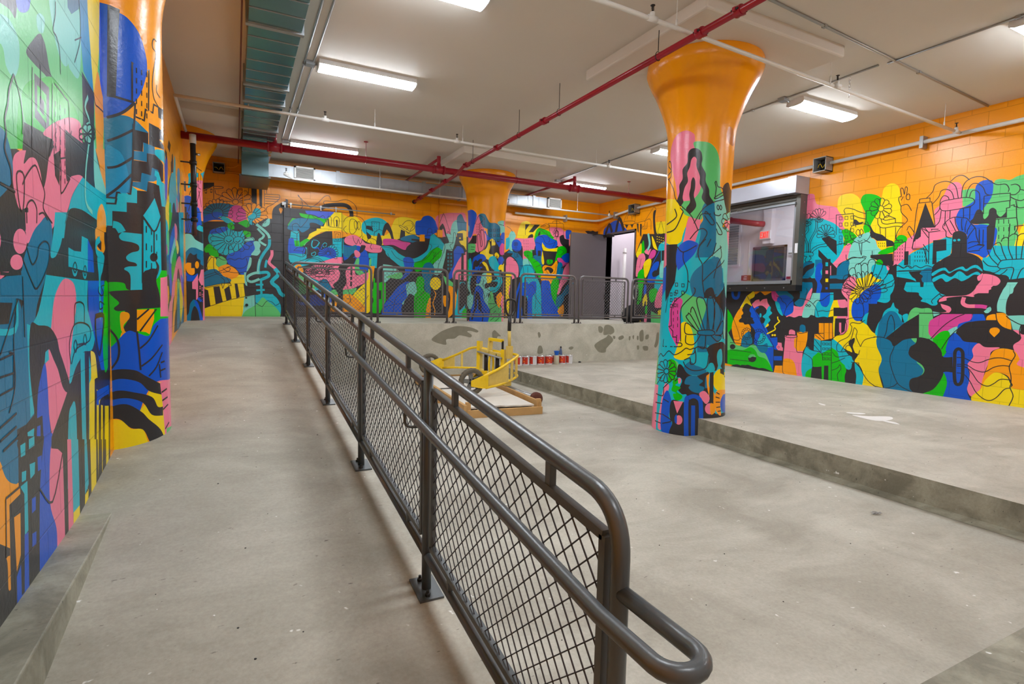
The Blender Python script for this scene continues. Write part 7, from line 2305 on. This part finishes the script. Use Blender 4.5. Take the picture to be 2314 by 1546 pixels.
# ------------------------------------------------------------------ shutter window on the right wall
y0, y1, z0, z1 = WIN
t = thing('roller_shutter', (9.2, y0, z1), 'grey roller shutter box above the window in the right wall', 'shutter')
MB().box(9.12, X_R-0.005, y0-0.10, y1+0.1, z1+0.05, 2.40, MT['shutter']).box(9.11, X_R-0.005, y0-0.115, y0+0.06, z1+0.04, 2.41, MT['shutter']).build('box', None, t, bevel=0.004)
s = MB()
for k in range(6): s.box(9.30+0.02*(k % 2), 9.34+0.02*(k % 2), y0, y1, z1+0.05-0.028*k, z1+0.05-0.028*k+0.026, MT['shutterdark'])
s.build('slat', None, t)
s = MB().box(9.27, 9.38, y0, y1, z1-0.13, z1-0.10, MT['frame']); s.tube(rounded([(9.26, 8.02, z1-0.11), (9.22, 8.02, z1-0.08), (9.22, 7.9, z1-0.08), (9.26, 7.9, z1-0.11)], 0.02), 0.006, 6, MT['chrome']); s.build('bottom_bar', None, t)
g = MB().box(9.30, X_R-0.004, y0-0.09, y0-0.005, z0-0.03, z1+0.05, MT['shutterdark'])
for k in range(8):
    g.lathe((9.40, y0-0.092, z0+0.1+k*0.2), [(0.010, -0.004), (0.010, 0.003)], 8, MT['chrome'], axis='y')
g.build('guide_rail', None, t)
MB().box(9.29, 9.298, y0-0.085, y0-0.03, 1.02, 1.20, MT['canwhite']).build('sticker', None, t)
MB().box(9.30, X_R-0.004, y0-0.09, y1+0.1, z0-0.14, z0-0.03, MT['dark']).build('sill_angle', None, t)
q = MB()
for k in range(5): q.lathe((9.30, y0+0.15+k*0.42, z0-0.08), [(0.016, -0.008), (0.016, 0.0)], 8, MT['chrome'], axis='x')
q.build('bolts', None, t)
t = thing('window_1', (X_R, y0, z0), None, None); t['kind'] = 'structure'
m = MB(); fw_ = 0.07
xx0, xx1 = 9.36, 9.52
m.box(xx0, xx1, y0, y0+fw_, z0, z1, MT['frame']); m.box(xx0, xx1, y1-fw_, y1, z0, z1, MT['frame']); m.box(xx0, xx1, y0, y1, z0, z0+0.06, MT['frame']); m.box(xx0, xx1, y0, y1, z1-0.05, z1, MT['frame'])
m.build('window_frame', None, t)
MB().box(X_R-0.02, X_R+0.2, y0, y1, z0-0.02, z0+0.005, MT['frame']).build('window_sill', None, t)
MB().box(9.455, 9.461, y0+fw_, y1-fw_, z0+0.06, z1-0.05, MT['glass']).build('pane', None, t)
# inside the room
XI = 12.5
t = thing('interior_window', (XI, 9.7, 0.72), 'dark glazed inner window reflecting the mural, in the white room behind the shutter', 'window')
f = MB(); a, b_, c, d_ = 9.23, 10.22, 0.70, 1.60
for q in ((a, a+0.05, c, d_), (b_-0.05, b_, c, d_), (a, b_, c, c+0.05), (a, b_, d_-0.05, d_)): f.box(XI-0.05, XI, q[0], q[1], q[2], q[3], MT['door'])
f.build('window_frame', None, t); MB().box(XI-0.02, XI-0.01, a, b_, c, d_, MT['darkglass']).build('pane', None, t)
t = thing('exit_sign', (12.3, 9.75, 1.78), 'red lit EXIT sign hanging on the white pillar seen through the window', 'exit sign')
xe = 12.30
MB().box(xe, 12.35, 9.60, 9.92, 1.77, 1.99, MT['canwhite']).build('housing', None, t, bevel=0.004)
MB().box(xe-0.004, xe, 9.61, 9.91, 1.78, 1.98, MT['exitface']).build('face', None, t)
E_ = MB(); hh, ww = 0.15, 0.052
def let(o, segs):
    for (x0, y0_, x1, y1_) in segs: E_.bar((xe-0.006, 9.895-(o+x0*ww), 1.805+y0_*hh), (xe-0.006, 9.895-(o+x1*ww), 1.805+y1_*hh), 0.006, 0.014, MT['exitred'], up=(0, 1, 0) if x0 == x1 else (0, 0, 1))
def letbar(o, segs):
    for (x0, z0_, x1, z1_) in segs:
        A = Vector((xe-0.007, 9.895-(o+x0*ww), 1.805+z0_*hh)); B = Vector((xe-0.007, 9.895-(o+x1*ww), 1.805+z1_*hh))
        E_.bar(A, B, 0.015, 0.006, MT['exitred'], up=(1, 0, 0))
letbar(0.02, [(0, 0, 0, 1), (0, 0.05, 1, 0.05), (0, 0.5, 0.85, 0.5), (0, 0.95, 1, 0.95)])
letbar(0.088, [(0, 0, 1, 1), (0, 1, 1, 0)])
letbar(0.168, [(0, 0, 0, 1)])
letbar(0.195, [(0, 0.95, 1, 0.95), (0.5, 0, 0.5, 1)])
E_.build('letters', None, t)
tag(MB().box(XI-0.09, XI, 10.28, 10.52, 0.72, 0.86, MT['maroon']).box(XI-0.093, XI-0.09, 10.34, 10.44, 0.745, 0.76, MT['canwhite']).box(XI-0.093, XI-0.09, 10.34, 10.44, 0.78, 0.79, MT['canwhite']).box(XI-0.093, XI-0.09, 10.34, 10.42, 0.815, 0.83, MT['canwhite']).build('fire_alarm_box'), 'dark red alarm panel low on the white wall left of the inner window', 'alarm box')
tag(MB().box(XI-0.06, XI, 9.08, 9.17, 0.73, 0.79, MT['maroon']).build('alarm_pull'), 'tiny red alarm box right of the inner window', 'alarm box')
tag(MB().box(XI-0.05, XI, 9.04, 9.16, 1.33, 1.52, MT['canwhite']).box(XI-0.055, XI-0.05, 9.05, 9.15, 1.35, 1.39, MT['boxgrey']).build('thermostat'), 'white wall device right of the inner window', 'thermostat')
t = thing('louvred_window', (XI, 11.0, 1.2), 'grey slatted window panel at the left edge of the white room', 'window')
f = MB().box(XI-0.04, XI, 10.66, 11.09, 1.12, 2.3, MT['wallwhite']).build('window_frame', None, t)
s = MB()
for k in range(16): s.box(XI-0.055, XI-0.04, 10.72, 11.05, 1.18+k*0.068, 1.18+k*0.068+0.05, MT['frame'])
s.build('slat', None, t)
t = thing('inner_red_pipe', (12.3, 10.0, 2.3), 'dark red pipe near the ceiling of the white room seen through the window', 'pipe')
MB().tube([(11.9, 11.0, 2.41), (12.1, 9.85, 2.16), (12.27, 9.78, 2.16)], 0.075, 14, MT['maroon']).lathe((11.98, 10.6, 2.32), [(0.09, -0.03), (0.09, 0.03)], 14, MT['maroon'], axis='y').build('pipe', None, t)
tag(MB().tube([(XI-0.015, 10.37, 0.9), (XI-0.015, 10.37, 1.8)], 0.012, 8, MT['white']).build('inner_conduit'), 'thin white conduit up the wall left of the inner window', 'conduit')

# ------------------------------------------------------------------ pallet of plasterboard on the low floor
ang = radians(-5.0); PO = Vector((2.60, 6.30, 0)); RM_ = Matrix.Translation(PO) @ Matrix.Rotation(ang, 4, 'Z')
t = thing('board_pallet', (3.1, 7.6, Z_LOW), 'low timber pallet frame carrying the plaster boards', 'pallet')
w_, l_ = 1.02, 3.0; zl = Z_LOW
MB().box(-0.02, w_+0.04, 0, 0.04, zl, zl+0.10, MT['wood'], M=RM_).build('front_board', None, t, bevel=0.003)
MB().box(-0.04, 0, 0.0, l_, zl+0.02, zl+0.17, MT['wood'], M=RM_).build('side_board', None, t)
MB().box(w_, w_+0.03, 0.02, l_, zl+0.0, zl+0.17, MT['wood'], M=RM_).build('side_board', None, t)
MB().box(0, w_, l_, l_+0.04, zl+0.02, zl+0.14, MT['wood'], M=RM_).build('back_board', None, t)
for x in (0.0, w_-0.03): MB().box(x, x+0.06, 0.03, 0.08, zl, zl+0.20, MT['wood'], M=RM_).build('corner_post', None, t)
b_ = MB()
for y in (0.06, 0.9, 1.8, 2.8): b_.box(0.0, w_, y, y+0.12, zl+0.02, zl+0.055, MT['wood'], M=RM_)
for y in (0.15, 1.1, 2.0): b_.box(-0.10, -0.04, y, y+0.09, zl, zl+0.09, MT['wood'], M=RM_)
b_.build('cross_slat', None, t)
rr = random.Random(5)
brds = [(0.03, 0.10, 0.99, 2.9, 0.06, 'light plaster board at the bottom of the pallet stack'), (0.10, 0.16, 0.97, 2.85, 0.085, 'light plaster board in the middle of the pallet stack'), (0.02, 0.05, 0.95, 2.9, 0.11, 'dusty top plaster board under the yellow machine')]
for i, (xa, ya, xb, yb, h, lb) in enumerate(brds):
    m = MB(); n = 14; pts = []
    edge = [(xa+(xb-xa)*k/n, ya+rr.uniform(-0.012, 0.012)+(0.04 if (i == 2 and k in (6, 7)) else 0)) for k in range(n+1)]+[(xb, yb), (xa, yb)]
    m.prism([RM_ @ Vector((x, y, zl+h)) for x, y in edge], (0, 0, 0.019), MT['board'])
    tag(m.build('plaster_board'), lb, 'plaster board', 'plaster boards on the pallet')
m = MB().box(0.1, 0.75, 1.55, 1.85, zl+0.131, zl+0.150, MT['board'], M=RM_ @ Matrix.Rotation(radians(3), 4, 'Z')).box(0.12, 0.72, 1.54, 1.60, zl+0.131, zl+0.140, MT['black'], M=RM_ @ Matrix.Rotation(radians(3), 4, 'Z'))
tag(m.build('board_offcut'), 'narrow plaster board offcut lying across the stack behind the near wheel', 'plaster board')
m = MB()
for k in range(9):
    x = 2.42+rr.uniform(-0.1, 0.1); y = 6.25+rr.uniform(-0.08, 0.08); m.box(x, x+rr.uniform(0.02, 0.07), y, y+rr.uniform(0.02, 0.05), Z_LOW, Z_LOW+rr.uniform(0.004, 0.02), MT['chalk'])
tag(m.build('plaster_crumbs'), 'small white plaster crumbs beside the pallet corner', 'debris', kind='stuff')

# ------------------------------------------------------------------ yellow lifting machine with two big wheels
ZW = -1.140
t = thing('lifting_trolley', (3.5, 8.0, Z_LOW+0.13), 'dusty yellow lifting trolley with two spoked wheels and black steering handle', 'trolley')
def wheel(x, y):
    m = MB(); R_ = 0.190
    m.lathe((x, y, ZW), [(R_*0.74, -0.03), (R_*0.9, -0.04), (R_, -0.025), (R_*1.01, 0), (R_, 0.025), (R_*0.9, 0.04), (R_*0.74, 0.03)], 36, MT['rubber'], axis='y', cap=False)
    for k in range(24):
        a = 2*pi*k/24; m.bar((x+cos(a)*R_, y-0.022, ZW+sin(a)*R_), (x+cos(a+0.06)*R_, y+0.022, ZW+sin(a+0.06)*R_), 0.012, 0.006, MT['rubber'])
    wv = m.build('wheel_tyre', None, t)
    h = MB()
    h.lathe((x, y, ZW), [(R_*0.75, -0.028), (R_*0.66, -0.02), (R_*0.66, 0.02), (R_*0.75, 0.028)], 36, MT['hub'], axis='y', cap=False)
    h.lathe((x, y, ZW), [(0.030, -0.045), (0.034, -0.03), (0.034, 0.03)], 18, MT['hub'], axis='y')
    for k in range(5):
        a = 2*pi*k/5+0.5; c, s_ = cos(a), sin(a); tx, tz = -s_, c
        vs = []
        for yy in (-0.014, 0.014):
            for r0, wd in ((0.02, 0.034), (R_*0.7, 0.026)):
                for sg in (-1, 1): vs.append((x+c*r0+tx*wd*sg, y+yy, ZW+s_*r0+tz*wd*sg))
        h.add(vs, [(0, 1, 3, 2), (4, 6, 7, 5), (0, 2, 6, 4), (1, 5, 7, 3), (0, 4, 5, 1), (2, 3, 7, 6)], MT['hub'])
    h.build('wheel_rim', None, wv)
    MB().tube([(x, y-0.055, ZW), (x, y+0.10, ZW)], 0.012, 10, MT['dark']).build('axle', None, wv)
wheel(2.96, 7.02); wheel(3.06, 9.18)
# near and far arms: tapered plate carrying the wheel, with tubes above and below that loop to the mast
near_top = [(3.13, 6.99, -1.07), (3.45, 7.10, -0.975), (3.75, 7.28, -0.875), (3.90, 7.42, -0.84), (3.96, 7.56, -0.835), (3.90, 7.72, -0.83), (3.72, 7.95, -0.80)]
near_bot = [(3.17, 6.99, -1.235), (3.45, 7.10, -1.22), (3.75, 7.28, -1.18), (3.92, 7.44, -1.15), (3.94, 7.60, -1.13)]
MB().tube(rounded(near_top, 0.12, 5), 0.021, 12, MT['yellow']).build('upper_tube', None, t)
MB().tube(rounded(near_bot, 0.1, 4), 0.018, 12, MT['yellow']).build('lower_tube', None, t)
def vplate(pts, th, mat='dusty'):
    m = MB(); m.prism(pts, (0, th, 0), MT[mat]); return m
vplate([(2.93, 6.96, -1.20), (3.12, 6.96, -1.24), (3.20, 6.98, -1.24), (3.20, 6.98, -1.06), (3.12, 6.96, -1.05), (2.93, 6.96, -1.12)], 0.012, 'yellow').build('wheel_bracket', None, t)
vplate([(2.98, 7.07, -1.19), (3.22, 7.07, -1.2), (3.22, 7.07, -1.0), (3.08, 7.07, -1.0), (2.98, 7.07, -1.1)], 0.012, 'yellow').build('wheel_bracket', None, t)
m = MB(); m.prism([(3.18, 7.02, -1.235), (3.62, 7.17, -1.20), (3.62, 7.17, -0.94), (3.18, 7.02, -1.07)], (0.004, 0.014, 0), MT['dusty']); m.build('gusset_plate', None, t)
for p, q in (((3.70, 7.23, -1.19), (3.70, 7.23, -0.89)), ((3.84, 7.35, -1.16), (3.84, 7.35, -0.86)), ((3.95, 7.56, -1.14), (3.95, 7.56, -0.84))): MB().bar(p, q, 0.035, 0.02, MT['dusty'], up=(0, 1, 0)).build('upright', None, t)
far_top = [(3.27, 9.08, -1.06), (3.40, 8.85, -0.96), (3.50, 8.62, -0.86), (3.55, 8.45, -0.79), (3.60, 8.25, -0.77), (3.72, 8.1, -0.80)]
far_bot = [(3.27, 9.08, -1.20), (3.42, 8.75, -1.16), (3.58, 8.30, -1.12)]
MB().tube(rounded(far_top, 0.1, 5), 0.021, 12, MT['yellow']).build('upper_tube', None, t)
MB().tube(far_bot, 0.018, 12, MT['yellow']).build('lower_tube', None, t)
m = MB(); m.prism([(2.98, 9.12, -1.19), (3.28, 9.07, -1.22), (3.30, 9.05, -1.04), (3.22, 9.08, -1.02), (3.0, 9.12, -1.10)], (0, 0.014, 0), MT['yellow']); m.prism([(3.28, 9.06, -1.20), (3.39, 8.84, -1.17), (3.39, 8.84, -0.97), (3.28, 9.06, -1.05)], (0.012, 0, 0), MT['dusty']); m.build('wheel_bracket', None, t)
MB().bar((3.47, 8.68, -1.14), (3.47, 8.68, -0.89), 0.035, 0.02, MT['dusty'], up=(0, 1, 0)).build('upright', None, t)
# mast: two channel posts, cross bars and an upside-down U at the top
A_, B_ = Vector((3.60, 8.22, 0)), Vector((3.80, 7.72, 0)); dv = (B_-A_).normalized(); dn = Vector((dv.y, -dv.x, 0))
def channel(P, z0_, z1_, w_=0.07):
    m = MB()
    for k in (-1, 1): m.bar(P+dv*(k*w_/2)+Vector((0, 0, z0_)), P+dv*(k*w_/2)+Vector((0, 0, z1_)), 0.012, 0.06, MT['dusty'], up=tuple(dn))
    m.bar(P+dn*0.028+Vector((0, 0, z0_)), P+dn*0.028+Vector((0, 0, z1_)), w_, 0.01, MT['yellow'], up=tuple(dn)); return m
channel(A_, -1.16, -0.66).build('mast_post', None, t)
channel(B_, -1.30, -0.76).build('mast_post', None, t)
m = MB().bar(A_+Vector((0, 0, -0.80)), B_+Vector((0, 0, -0.86)), 0.06, 0.05, MT['dusty']); m.tube([A_+Vector((-0.05, -0.03, -0.83)), B_+Vector((-0.05, -0.03, -0.90))], 0.016, 10, MT['boxgrey']); m.build('cross_bar', None, t)
MB().bar(A_+Vector((0, 0, -1.14)), B_+Vector((0, 0, -1.22)), 0.06, 0.05, MT['dusty']).build('cross_bar', None, t)
for k, mt in ((0.28, 'dark'), (0.75, 'dark')):
    P = A_.lerp(B_, k); MB().tube([P+Vector((0, 0, -1.17)), P+Vector((0, 0, -0.84))], 0.032, 14, MT['dark']).build('hydraulic_cylinder', None, t)
P = A_.lerp(B_, 0.5)
m = MB(); pts = [P+dn*0.05*cos(a)+Vector((0, 0, -1.02+0.16*sin(a))) for a in [2*pi*k/16 for k in range(16)]]; m.tube(pts, 0.018, 8, MT['yellow'], closed=True); m.build('spring_arm', None, t)
C1, C2 = A_.lerp(B_, 0.42), A_.lerp(B_, 0.95)
m = MB(); m.bar(C1+Vector((0, 0, -0.84)), C1+Vector((0.02, 0, -0.60)), 0.09, 0.03, MT['dusty'], up=tuple(dv)); m.bar(C1+Vector((0, 0, -0.615)), C2+Vector((0, 0, -0.625)), 0.06, 0.045, MT['yellow']); m.bar(C2+Vector((0, 0, -0.63)), C2+Vector((0, 0, -0.82)), 0.02, 0.03, MT['dark'], up=tuple(dv)); m.build('head_bracket', None, t)
hb = Vector((3.86, 7.64, 0))
MB().bar(hb+Vector((0, 0, -0.90)), hb+Vector((0, 0, -0.70)), 0.09, 0.07, MT['dusty'], up=(0, 1, 0)).build('steering_head', None, t)
MB().tube([hb+Vector((0, 0, -0.72)), hb+Vector((-0.01, 0, -0.45))], 0.026, 12, MT['dusty']).build('steering_shaft', None, t)
hd = MB().tube([hb+Vector((-0.01, 0, -0.46)), hb+Vector((-0.005, 0, -0.22))], 0.030, 12, MT['black']).build('handle', None, t)
lp = [hb+Vector((0.0, 0, -0.24)), hb+Vector((-0.075, 0, -0.15)), hb+Vector((-0.085, 0, -0.02)), hb+Vector((-0.045, 0, 0.03)), hb+Vector((0.045, 0, 0.03)), hb+Vector((0.095, 0, -0.02)), hb+Vector((0.08, 0, -0.15))]
sp = spline([(p.x, p.z, False) for p in lp], True, 5)
MB().tube([(x, hb.y, z) for x, z in sp], 0.017, 10, MT['black'], closed=True).build('loop_grip', None, hd)
MB().box(3.74, 3.84, 7.50, 7.66, -1.32, -1.22, MT['dusty'], M=None).build('battery_box', None, t, bevel=0.01)
w3 = MB().lathe((4.05, 6.93, Z_LOW+0.055), [(0.02, -0.03), (0.055, -0.03), (0.055, 0.03), (0.02, 0.03)], 20, MT['rust'], axis='y'); 
tag(MB().lathe((3.86, 6.75, Z_LOW+0.10), [(0.055, -0.02), (0.10, -0.02), (0.10, 0.02), (0.055, 0.02)], 26, MT['rust'], axis='y').tube([(3.86, 6.75, Z_LOW+0.10), (3.90, 8.1, Z_LOW+0.10)], 0.055, 16, MT['boxgrey']).build('pipe_roller'), 'rusty round pipe end lying beside the right side of the pallet', 'pipe')

# ------------------------------------------------------------------ paint cans against the retaining wall
def can(x, y, rot, label, red=0.5):
    t = thing('paint_can', (x, y, Z_SLAB), label, 'paint can', 'paint cans in a row against the concrete wall')
    R_, H_ = 0.079, 0.185
    MB().lathe((x, y, Z_SLAB), [(R_*0.97, 0), (R_, 0.006), (R_, H_-0.006), (R_*1.02, H_-0.004), (R_*1.02, H_)], 28, MT['canwhite']).build('body', None, t)
    l = MB(); seg = 14; vs = []
    a0, a1 = rot-red*pi, rot+red*pi
    for k in range(seg+1):
        a = a0+(a1-a0)*k/seg
        for z in (0.022, H_-0.02): vs.append((x+(R_+0.001)*cos(a), y+(R_+0.001)*sin(a), Z_SLAB+z))
    l.add(vs, [(2*k, 2*k+2, 2*k+3, 2*k+1) for k in range(seg)], MT['canred'], smooth=True)
    # printed flame-like swirl and text bars on the label
    for (da, zz, ww, hh, mt) in ((0.1, 0.06, 0.35, 0.035, 'canorange'), (-0.2, 0.10, 0.18, 0.02, 'canorange'), (0.25, 0.13, 0.12, 0.012, 'canwhite'), (0.25, 0.035, 0.22, 0.008, 'canwhite')):
        vs = []
        for k in range(5):
            a = rot+da-ww+2*ww*k/4
            for z in (zz, zz+hh*(0.4+0.6*sin(pi*k/4))): vs.append((x+(R_+0.0018)*cos(a), y+(R_+0.0018)*sin(a), Z_SLAB+z))
        if abs(da)+ww < red*pi: l.add(vs, [(2*k, 2*k+2, 2*k+3, 2*k+1) for k in range(4)], MT[mt], smooth=True)
    l.build('label', None, t)
    MB().lathe((x, y, Z_SLAB+H_), [(R_*0.93, -0.003), (R_*0.93, 0.004), (R_*0.6, 0.005)], 24, MT['chrome']).build('lid', None, t)
    MB().tube([(x+R_*1.01*cos(a), y+R_*1.01*sin(a), Z_SLAB+H_-0.01-0.03*sin((a-3.6)/2.0*pi)) for a in [3.6+2.0*k/10 for k in range(11)]], 0.0018, 5, MT['chrome']).build('wire_handle', None, t)
    return t
yc = 9.66
tocam = lambda x: atan2(-yc, -x)
cans = [(5.09, -0.9, .42, 'leftmost paint can, half hidden behind the yellow loop'), (5.255, -0.55, .36, 'second paint can from the left, red label with white back showing'),
        (5.425, -1.15, .36, 'third paint can from the left, mostly white side showing'), (5.61, -0.15, .42, 'fourth paint can from the left, red label facing the viewer'),
        (5.80, 0.0, .42, 'fifth paint can from the left, red label with white text'), (6.13, -0.2, .42, 'paint can with the blue bottle behind it, orange swirl on its label'),
        (6.30, -1.2, .38, 'rightmost paint can, white side turned to the viewer')]
for x, da, rd, lb in cans: can(x, yc, tocam(x)+da, lb, rd)
can(5.955, 9.795, tocam(5.955), 'paint can standing behind the clear bottle with the blue cup', .42)
tag(MB().lathe((5.955, 9.60, Z_SLAB), [(0.05, 0), (0.056, 0.02), (0.056, 0.16), (0.045, 0.19)], 22, MT['grime']).build('clear_jar'), 'cloudy clear jar standing in front of the row of cans', 'jar')
tag(MB().lathe((5.955, 9.60, Z_SLAB+0.19), [(0.036, 0), (0.058, 0.085), (0.060, 0.088), (0.054, 0.088), (0.034, 0.006)], 22, MT['blueplastic'], cap=True).build('blue_cup'), 'bright blue plastic cup sitting on the clear jar', 'cup')
b_ = MB().lathe((6.20, 9.83, Z_SLAB), [(0.030, 0), (0.032, 0.02), (0.032, 0.20), (0.026, 0.26), (0.013, 0.30), (0.013, 0.31)], 18, MT['steelblue'])
tt = thing('spray_bottle', (6.20, 9.83, Z_SLAB), 'slim blue bottle with dark cap rising behind the cans', 'bottle'); b_.build('body', None, tt); MB().lathe((6.20, 9.83, Z_SLAB+0.31), [(0.017, 0), (0.017, 0.04)], 14, MT['black']).build('cap', None, tt)
tag(MB().lathe((6.62, 9.72, Z_SLAB), [(0.03, 0), (0.035, 0.012), (0.015, 0.03)], 9, MT['dark'], smooth=False).build('stone'), 'small dark lump on the slab right of the paint cans', 'debris')

# ------------------------------------------------------------------ black bag behind the last rail
t = thing('black_bag', (8.9, 10.75, Z_PLAT), 'black fabric bag slumped on the platform beside the door', 'bag')
m = MB(); sec = [(0.0, 0.20, 0.12), (0.10, 0.30, 0.19), (0.22, 0.33, 0.20), (0.34, 0.27, 0.16), (0.42, 0.17, 0.10), (0.455, 0.06, 0.04)]
vs = []; seg = 24; rr = random.Random(2)
for i, (z, a, b2) in enumerate(sec):
    for k in range(seg):
        th = 2*pi*k/seg; w1 = 1+0.07*sin(3*th+i)+0.04*sin(7*th+2*i)
        sq = 1/max(abs(cos(th))**0.6+abs(sin(th))**0.6, 0.9)**0.4*1.15
        vs.append((8.92+0.10*(z/0.45)+a*cos(th)*w1*sq, 10.85+b2*sin(th)*w1*sq, Z_PLAT+z))
fs = [(i*seg+k, i*seg+(k+1) % seg, (i+1)*seg+(k+1) % seg, (i+1)*seg+k) for i in range(len(sec)-1) for k in range(seg)]
m.add(vs, fs+[tuple(range(seg-1, -1, -1)), tuple(range((len(sec)-1)*seg, len(sec)*seg))], MT['bag'], smooth=True)
m.build('bag_body', None, t)
MB().tube(rounded([(9.02, 10.83, Z_PLAT+0.43), (8.98, 10.78, Z_PLAT+0.55), (9.12, 10.78, Z_PLAT+0.55), (9.14, 10.83, Z_PLAT+0.42)], 0.04), 0.010, 8, MT['bag']).build('carry_handle', None, t)
MB().tube(rounded([(8.98, 10.64, Z_PLAT+0.20), (8.96, 10.62, Z_PLAT+0.10), (9.0, 10.60, Z_PLAT+0.03)], 0.04), 0.010, 8, MT['yellow']).build('yellow_strap', None, t)
MB().box(8.72, 9.06, 10.60, 10.68, Z_PLAT+0.03, Z_PLAT+0.19, MT['bag']).build('front_pocket', None, t, bevel=0.02)
# round hose end and cable beside the door
o = MB().tube([(9.40, 11.35+0.07*cos(a), 0.30+0.16*sin(a)) for a in [2*pi*k/18 for k in range(18)]], 0.022, 10, MT['boxgrey'], closed=True); o.box(9.40, 9.485, 11.31, 11.39, 0.40, 0.52, MT['boxgrey'])
tag(o.build('hose_ring'), 'pale ring of hose hanging on the wall beside the door opening', 'hose')
o = MB().tube([(8.05, 13.17, 2.30), (8.06, 13.17, 2.02)], 0.006, 6, MT['dark']); o.tube([(8.07+0.055*cos(a), 13.17, 1.93+0.085*sin(a)) for a in [2*pi*k/18 for k in range(18)]], 0.008, 6, MT['dark'], closed=True)
tag(o.build('hanging_loop'), 'small dark wire loop hanging on the orange back wall left of the door', 'cable')
tag(MB().tube([(4.95-0.35, 13.18, 2.55), (4.6, 13.18, 1.75)], 0.012, 8, pmat('O', 'X')).box(4.55, 4.68, 13.14, 13.195, 1.58, 1.76, pmat('O', 'X')).build('orange_outlet_box'), 'orange square electrical box with conduit above the black shape on the back wall', 'electrical box')
tag(MB().lathe((0.92-0.7, 13.18, -0.2), [(0.03, -0.01), (0.03, 0.01)], 12, MT['dark'], axis='y').build('wall_plug'), 'small dark round plug low on the back wall beside the ramp landing', 'wall fitting')

# ------------------------------------------------------------------ patches and marks on the concrete
zf_ = lambda lbl: None
pt = MB()
def add_patch(txt, T, val, off=0.002):
    f = flat_patch(txt, T, MT['darkpatch'], '', off, 'y', val); o0 = len(pt.v); pt.v += f.v; pt.f.append([i+o0 for i in f.f[0]]); pt.mi.append(pt.m(MT['darkpatch'])); pt.sm.append(False)
TT = (900, 680, 5.521)
add_patch('415,480 480,420 560,370 700,320 780,315 900,330 995,370 980,395 900,375 860,385 915,425 900,455 830,440 760,430 700,470 600,480 600,545 540,540 460,515', TT, Y_PF)
add_patch('1170,400 1200,365 1230,390 1280,440 1240,445 1225,480 1180,470', TT, Y_PF)
T6 = (1180, 680, 6.806)
add_patch('1170,400 1210,390 1245,430 1225,490 1180,480', T6, Y_PF)
add_patch('1265,390 1330,370 1400,410 1415,480 1360,520 1330,515 1250,520', T6, Y_PF)
add_patch('1110,685 1180,620 1290,560 1330,520 1400,600 1330,690 1290,740 1280,790 1200,795 1150,760', T6, Y_PF)
for s_ in ('240,490 265,480 285,530 262,570 245,540', '250,700 300,700 315,800 235,810', '1395,540 1430,545 1425,585 1400,580', '1480,560 1540,530 1565,560 1540,590 1490,600', '1640,550 1665,545 1660,600 1640,605', '1695,540 1720,530 1715,590 1700,580', '1765,540 1790,545 1785,600 1765,595', '1805,480 1860,450 1865,600 1830,625 1805,600', '1900,530 1945,520 1940,580 1895,590', '2070,500 2100,490 2095,640 2060,715 2030,700 2050,620', '1765,690 1795,690 1795,740 1770,750', '1855,700 1930,700 1930,760 1870,760', '715,720 760,700 790,720 760,750 725,745'):
    add_patch(s_, T6, Y_PF)
tag(pt.build('cement_patches'), 'dark damp cement patches on the face of the platform wall', 'stain', kind='stuff')
ck = MB()
for s_ in ('1915,932 1950,934 1955,936 1940,937 1915,934', '1925,938 1960,941 2010,942 2016,948 1990,952 1960,948', '1990,950 2020,954 2033,960 2010,956', '1850,911 1865,915 1863,917 1852,914'):
    f = flat_patch(s_, (0, 0, 1), MT['chalk'], '', 0.002, 'z', Z_SLAB); o0 = len(ck.v); ck.v += f.v; ck.f.append([i+o0 for i in f.f[0]]); ck.mi.append(ck.m(MT['chalk'])); ck.sm.append(False)
tag(ck.build('chalk_smears'), 'white chalky smears on the raised slab right of the column', 'stain', kind='stuff')
m = MB(); rr = random.Random(9); p = Vector((3.93, 2.08, Z_LOW+0.006)); pts = []
d0 = pray(1975, 1162); q0 = d0*(Z_LOW/d0.z)
for k in range(16): pts.append((q0.x+rr.uniform(-0.05, 0.06), q0.y+rr.uniform(-0.03, 0.03), Z_LOW+rr.uniform(0.004, 0.02)))
m.tube(rounded(pts, 0.02, 3), 0.0025, 5, MT['boxgrey'])
tag(m.build('crumpled_wire'), 'small crumpled wire on the low floor near the step at the right', 'debris')
m = MB(); rr = random.Random(21)
for k in range(150):
    if k < 70: x, y = rr.uniform(-0.5, 0.6), rr.uniform(1.2, 9); z = ramp_z(y)
    elif k < 110: x, y = rr.uniform(1.1, 4.6), rr.uniform(1.0, 6.0); z = Z_LOW
    else: x, y = rr.uniform(4.75, 9.2), rr.uniform(1.5, 8.5); z = Z_SLAB
    if hypot(x-4.92, y-4.81) < 0.5: continue
    s_ = rr.uniform(0.002, 0.006); m.lathe((x, y, z), [(s_, 0), (s_*0.8, s_*0.5), (s_*0.2, s_*0.7)], 5, MT['dark'] if k % 3 else MT['chalk'], smooth=False)
tag(m.build('floor_grit'), 'scattered grit and paint flakes on the concrete floors', 'debris', kind='stuff')
